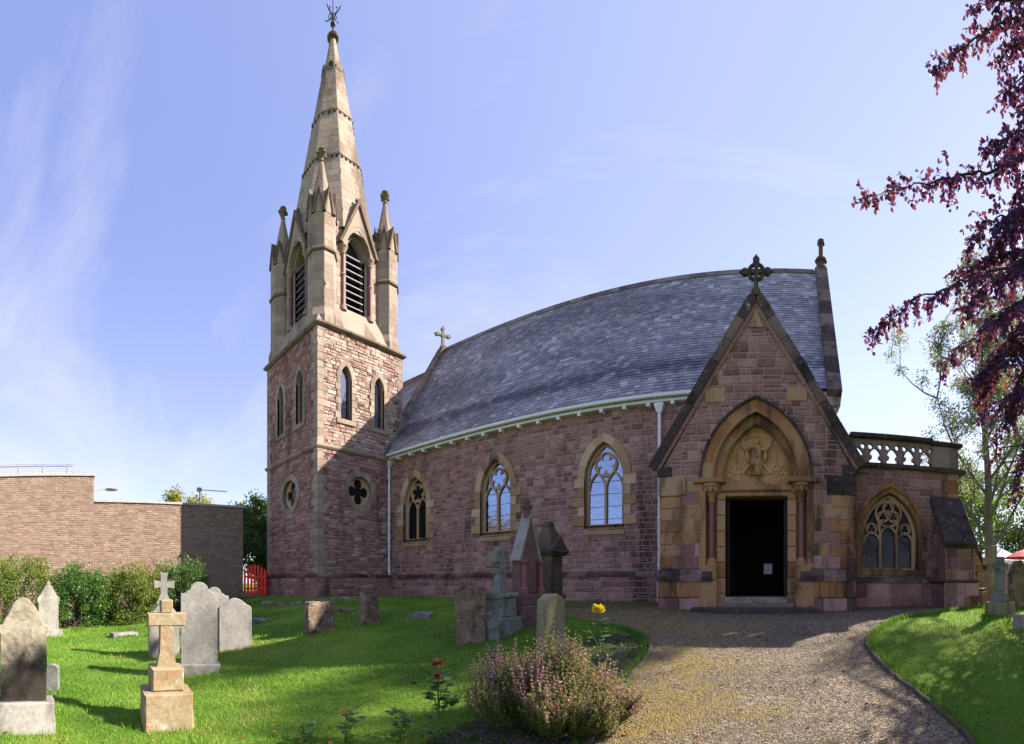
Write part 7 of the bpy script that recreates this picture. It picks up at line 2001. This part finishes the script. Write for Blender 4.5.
go = bpy.data.objects.new('grass_blades', me); COL.objects.link(go)
tag(go, 'short mown green grass of the churchyard lawn', 'grass', None, 'stuff')
# pebbles on the path
x, y, rr_ = scatter(42000, 2.6, 10, -40, 34)
keep = in_poly(x, y, path_poly) & (y < PY - .75); x, y, rr_ = x[keep], y[keep], rr_[keep]
n = len(x); z = vgz(x, y) + .012
s = (.004 + .006 * rs.random(n)) * np.clip(rr_ / 4, 1, 1.8)
oc_ = np.array([(1,0,0),(0,1,0),(-1,0,0),(0,-1,0),(0,0,.7),(0,0,-.5)], np.float32)
jit = 1 + .35 * (rs.random((n, 6, 3)) - .5)
ang = rs.random(n) * 6.28; ca, sa = np.cos(ang), np.sin(ang)
P_ = oc_[None] * jit * s[:, None, None]
Q = P_.copy(); Q[..., 0] = P_[..., 0]*ca[:, None] - P_[..., 1]*sa[:, None]; Q[..., 1] = P_[..., 0]*sa[:, None] + P_[..., 1]*ca[:, None]
Q += np.stack([x, y, z], 1)[:, None, :]
tf = np.array([(0,1,4),(1,2,4),(2,3,4),(3,0,4),(1,0,5),(2,1,5),(3,2,5),(0,3,5)], np.int32)
Fc = (tf[None] + (np.arange(n) * 6)[:, None, None]).reshape(-1, 3)
me = bpy.data.meshes.new('loose_gravel')
me.vertices.add(n*6); me.vertices.foreach_set('co', Q.astype(np.float32).ravel())
nf = len(Fc); me.loops.add(nf*3); me.loops.foreach_set('vertex_index', Fc.ravel().astype(np.int32))
me.polygons.add(nf); me.polygons.foreach_set('loop_start', np.arange(0, nf*3, 3, dtype=np.int32)); me.polygons.foreach_set('loop_total', np.full(nf, 3, dtype=np.int32))
at = me.attributes.new('tint', 'FLOAT', 'FACE'); at.data.foreach_set('value', np.repeat(rs.random(n), 8).astype(np.float32))
me.update(calc_edges=True)
m, nn_, b_ = mat('loose_gravel_stone', .85, .3)
a_ = N(nn_, 'ShaderNodeAttribute', attribute_name='tint'); rp = ramp(nn_, [(0, (.09, .07, .052)), (.5, (.165, .128, .088)), (.85, (.27, .22, .16)), (1, (.42, .37, .30))]); nn_.links.new(a_.outputs['Fac'], rp.inputs[0]); nn_.links.new(rp.outputs[0], b_.inputs['Base Color'])
me.materials.append(m)
go = bpy.data.objects.new('loose_gravel', me); COL.objects.link(go); tag(go, 'loose brown pebbles on the gravel path', 'gravel', None, 'stuff')
# fallen leaves
L = Leaves(590); r_ = random.Random(590)
for k in range(700):
    a = R(r_.uniform(-100, 34)); d = 2.8 * (14 / 2.8) ** r_.random(); x_, y_ = d * math.sin(a), d * math.cos(a)
    if y_ > 9.3: continue
    on = in_poly(np.array([x_]), np.array([y_]), path_poly)[0]
    c = Vector((x_, y_, gz(x_, y_) + (.018 if on else .035)))
    L.leaf(c, (Vector((math.cos(k), math.sin(k), 0)) + rv(r_) * .25).normalized(), Vector((0, 0, 1)) + rv(r_) * .3, r_.uniform(.03, .06), .03, r_.random(), .2)
M['fallen'] = leafmat('fallen_brown_leaf', [(0, (.08, .035, .015)), (.6, (.20, .10, .03)), (1, (.35, .22, .06))], (.4, .2, .05), .15, .7, .2)
tag(L.build('fallen_leaves', M['fallen'], None, (0, 4, .5)), 'scattered brown fallen leaves', 'leaves', None, 'stuff')
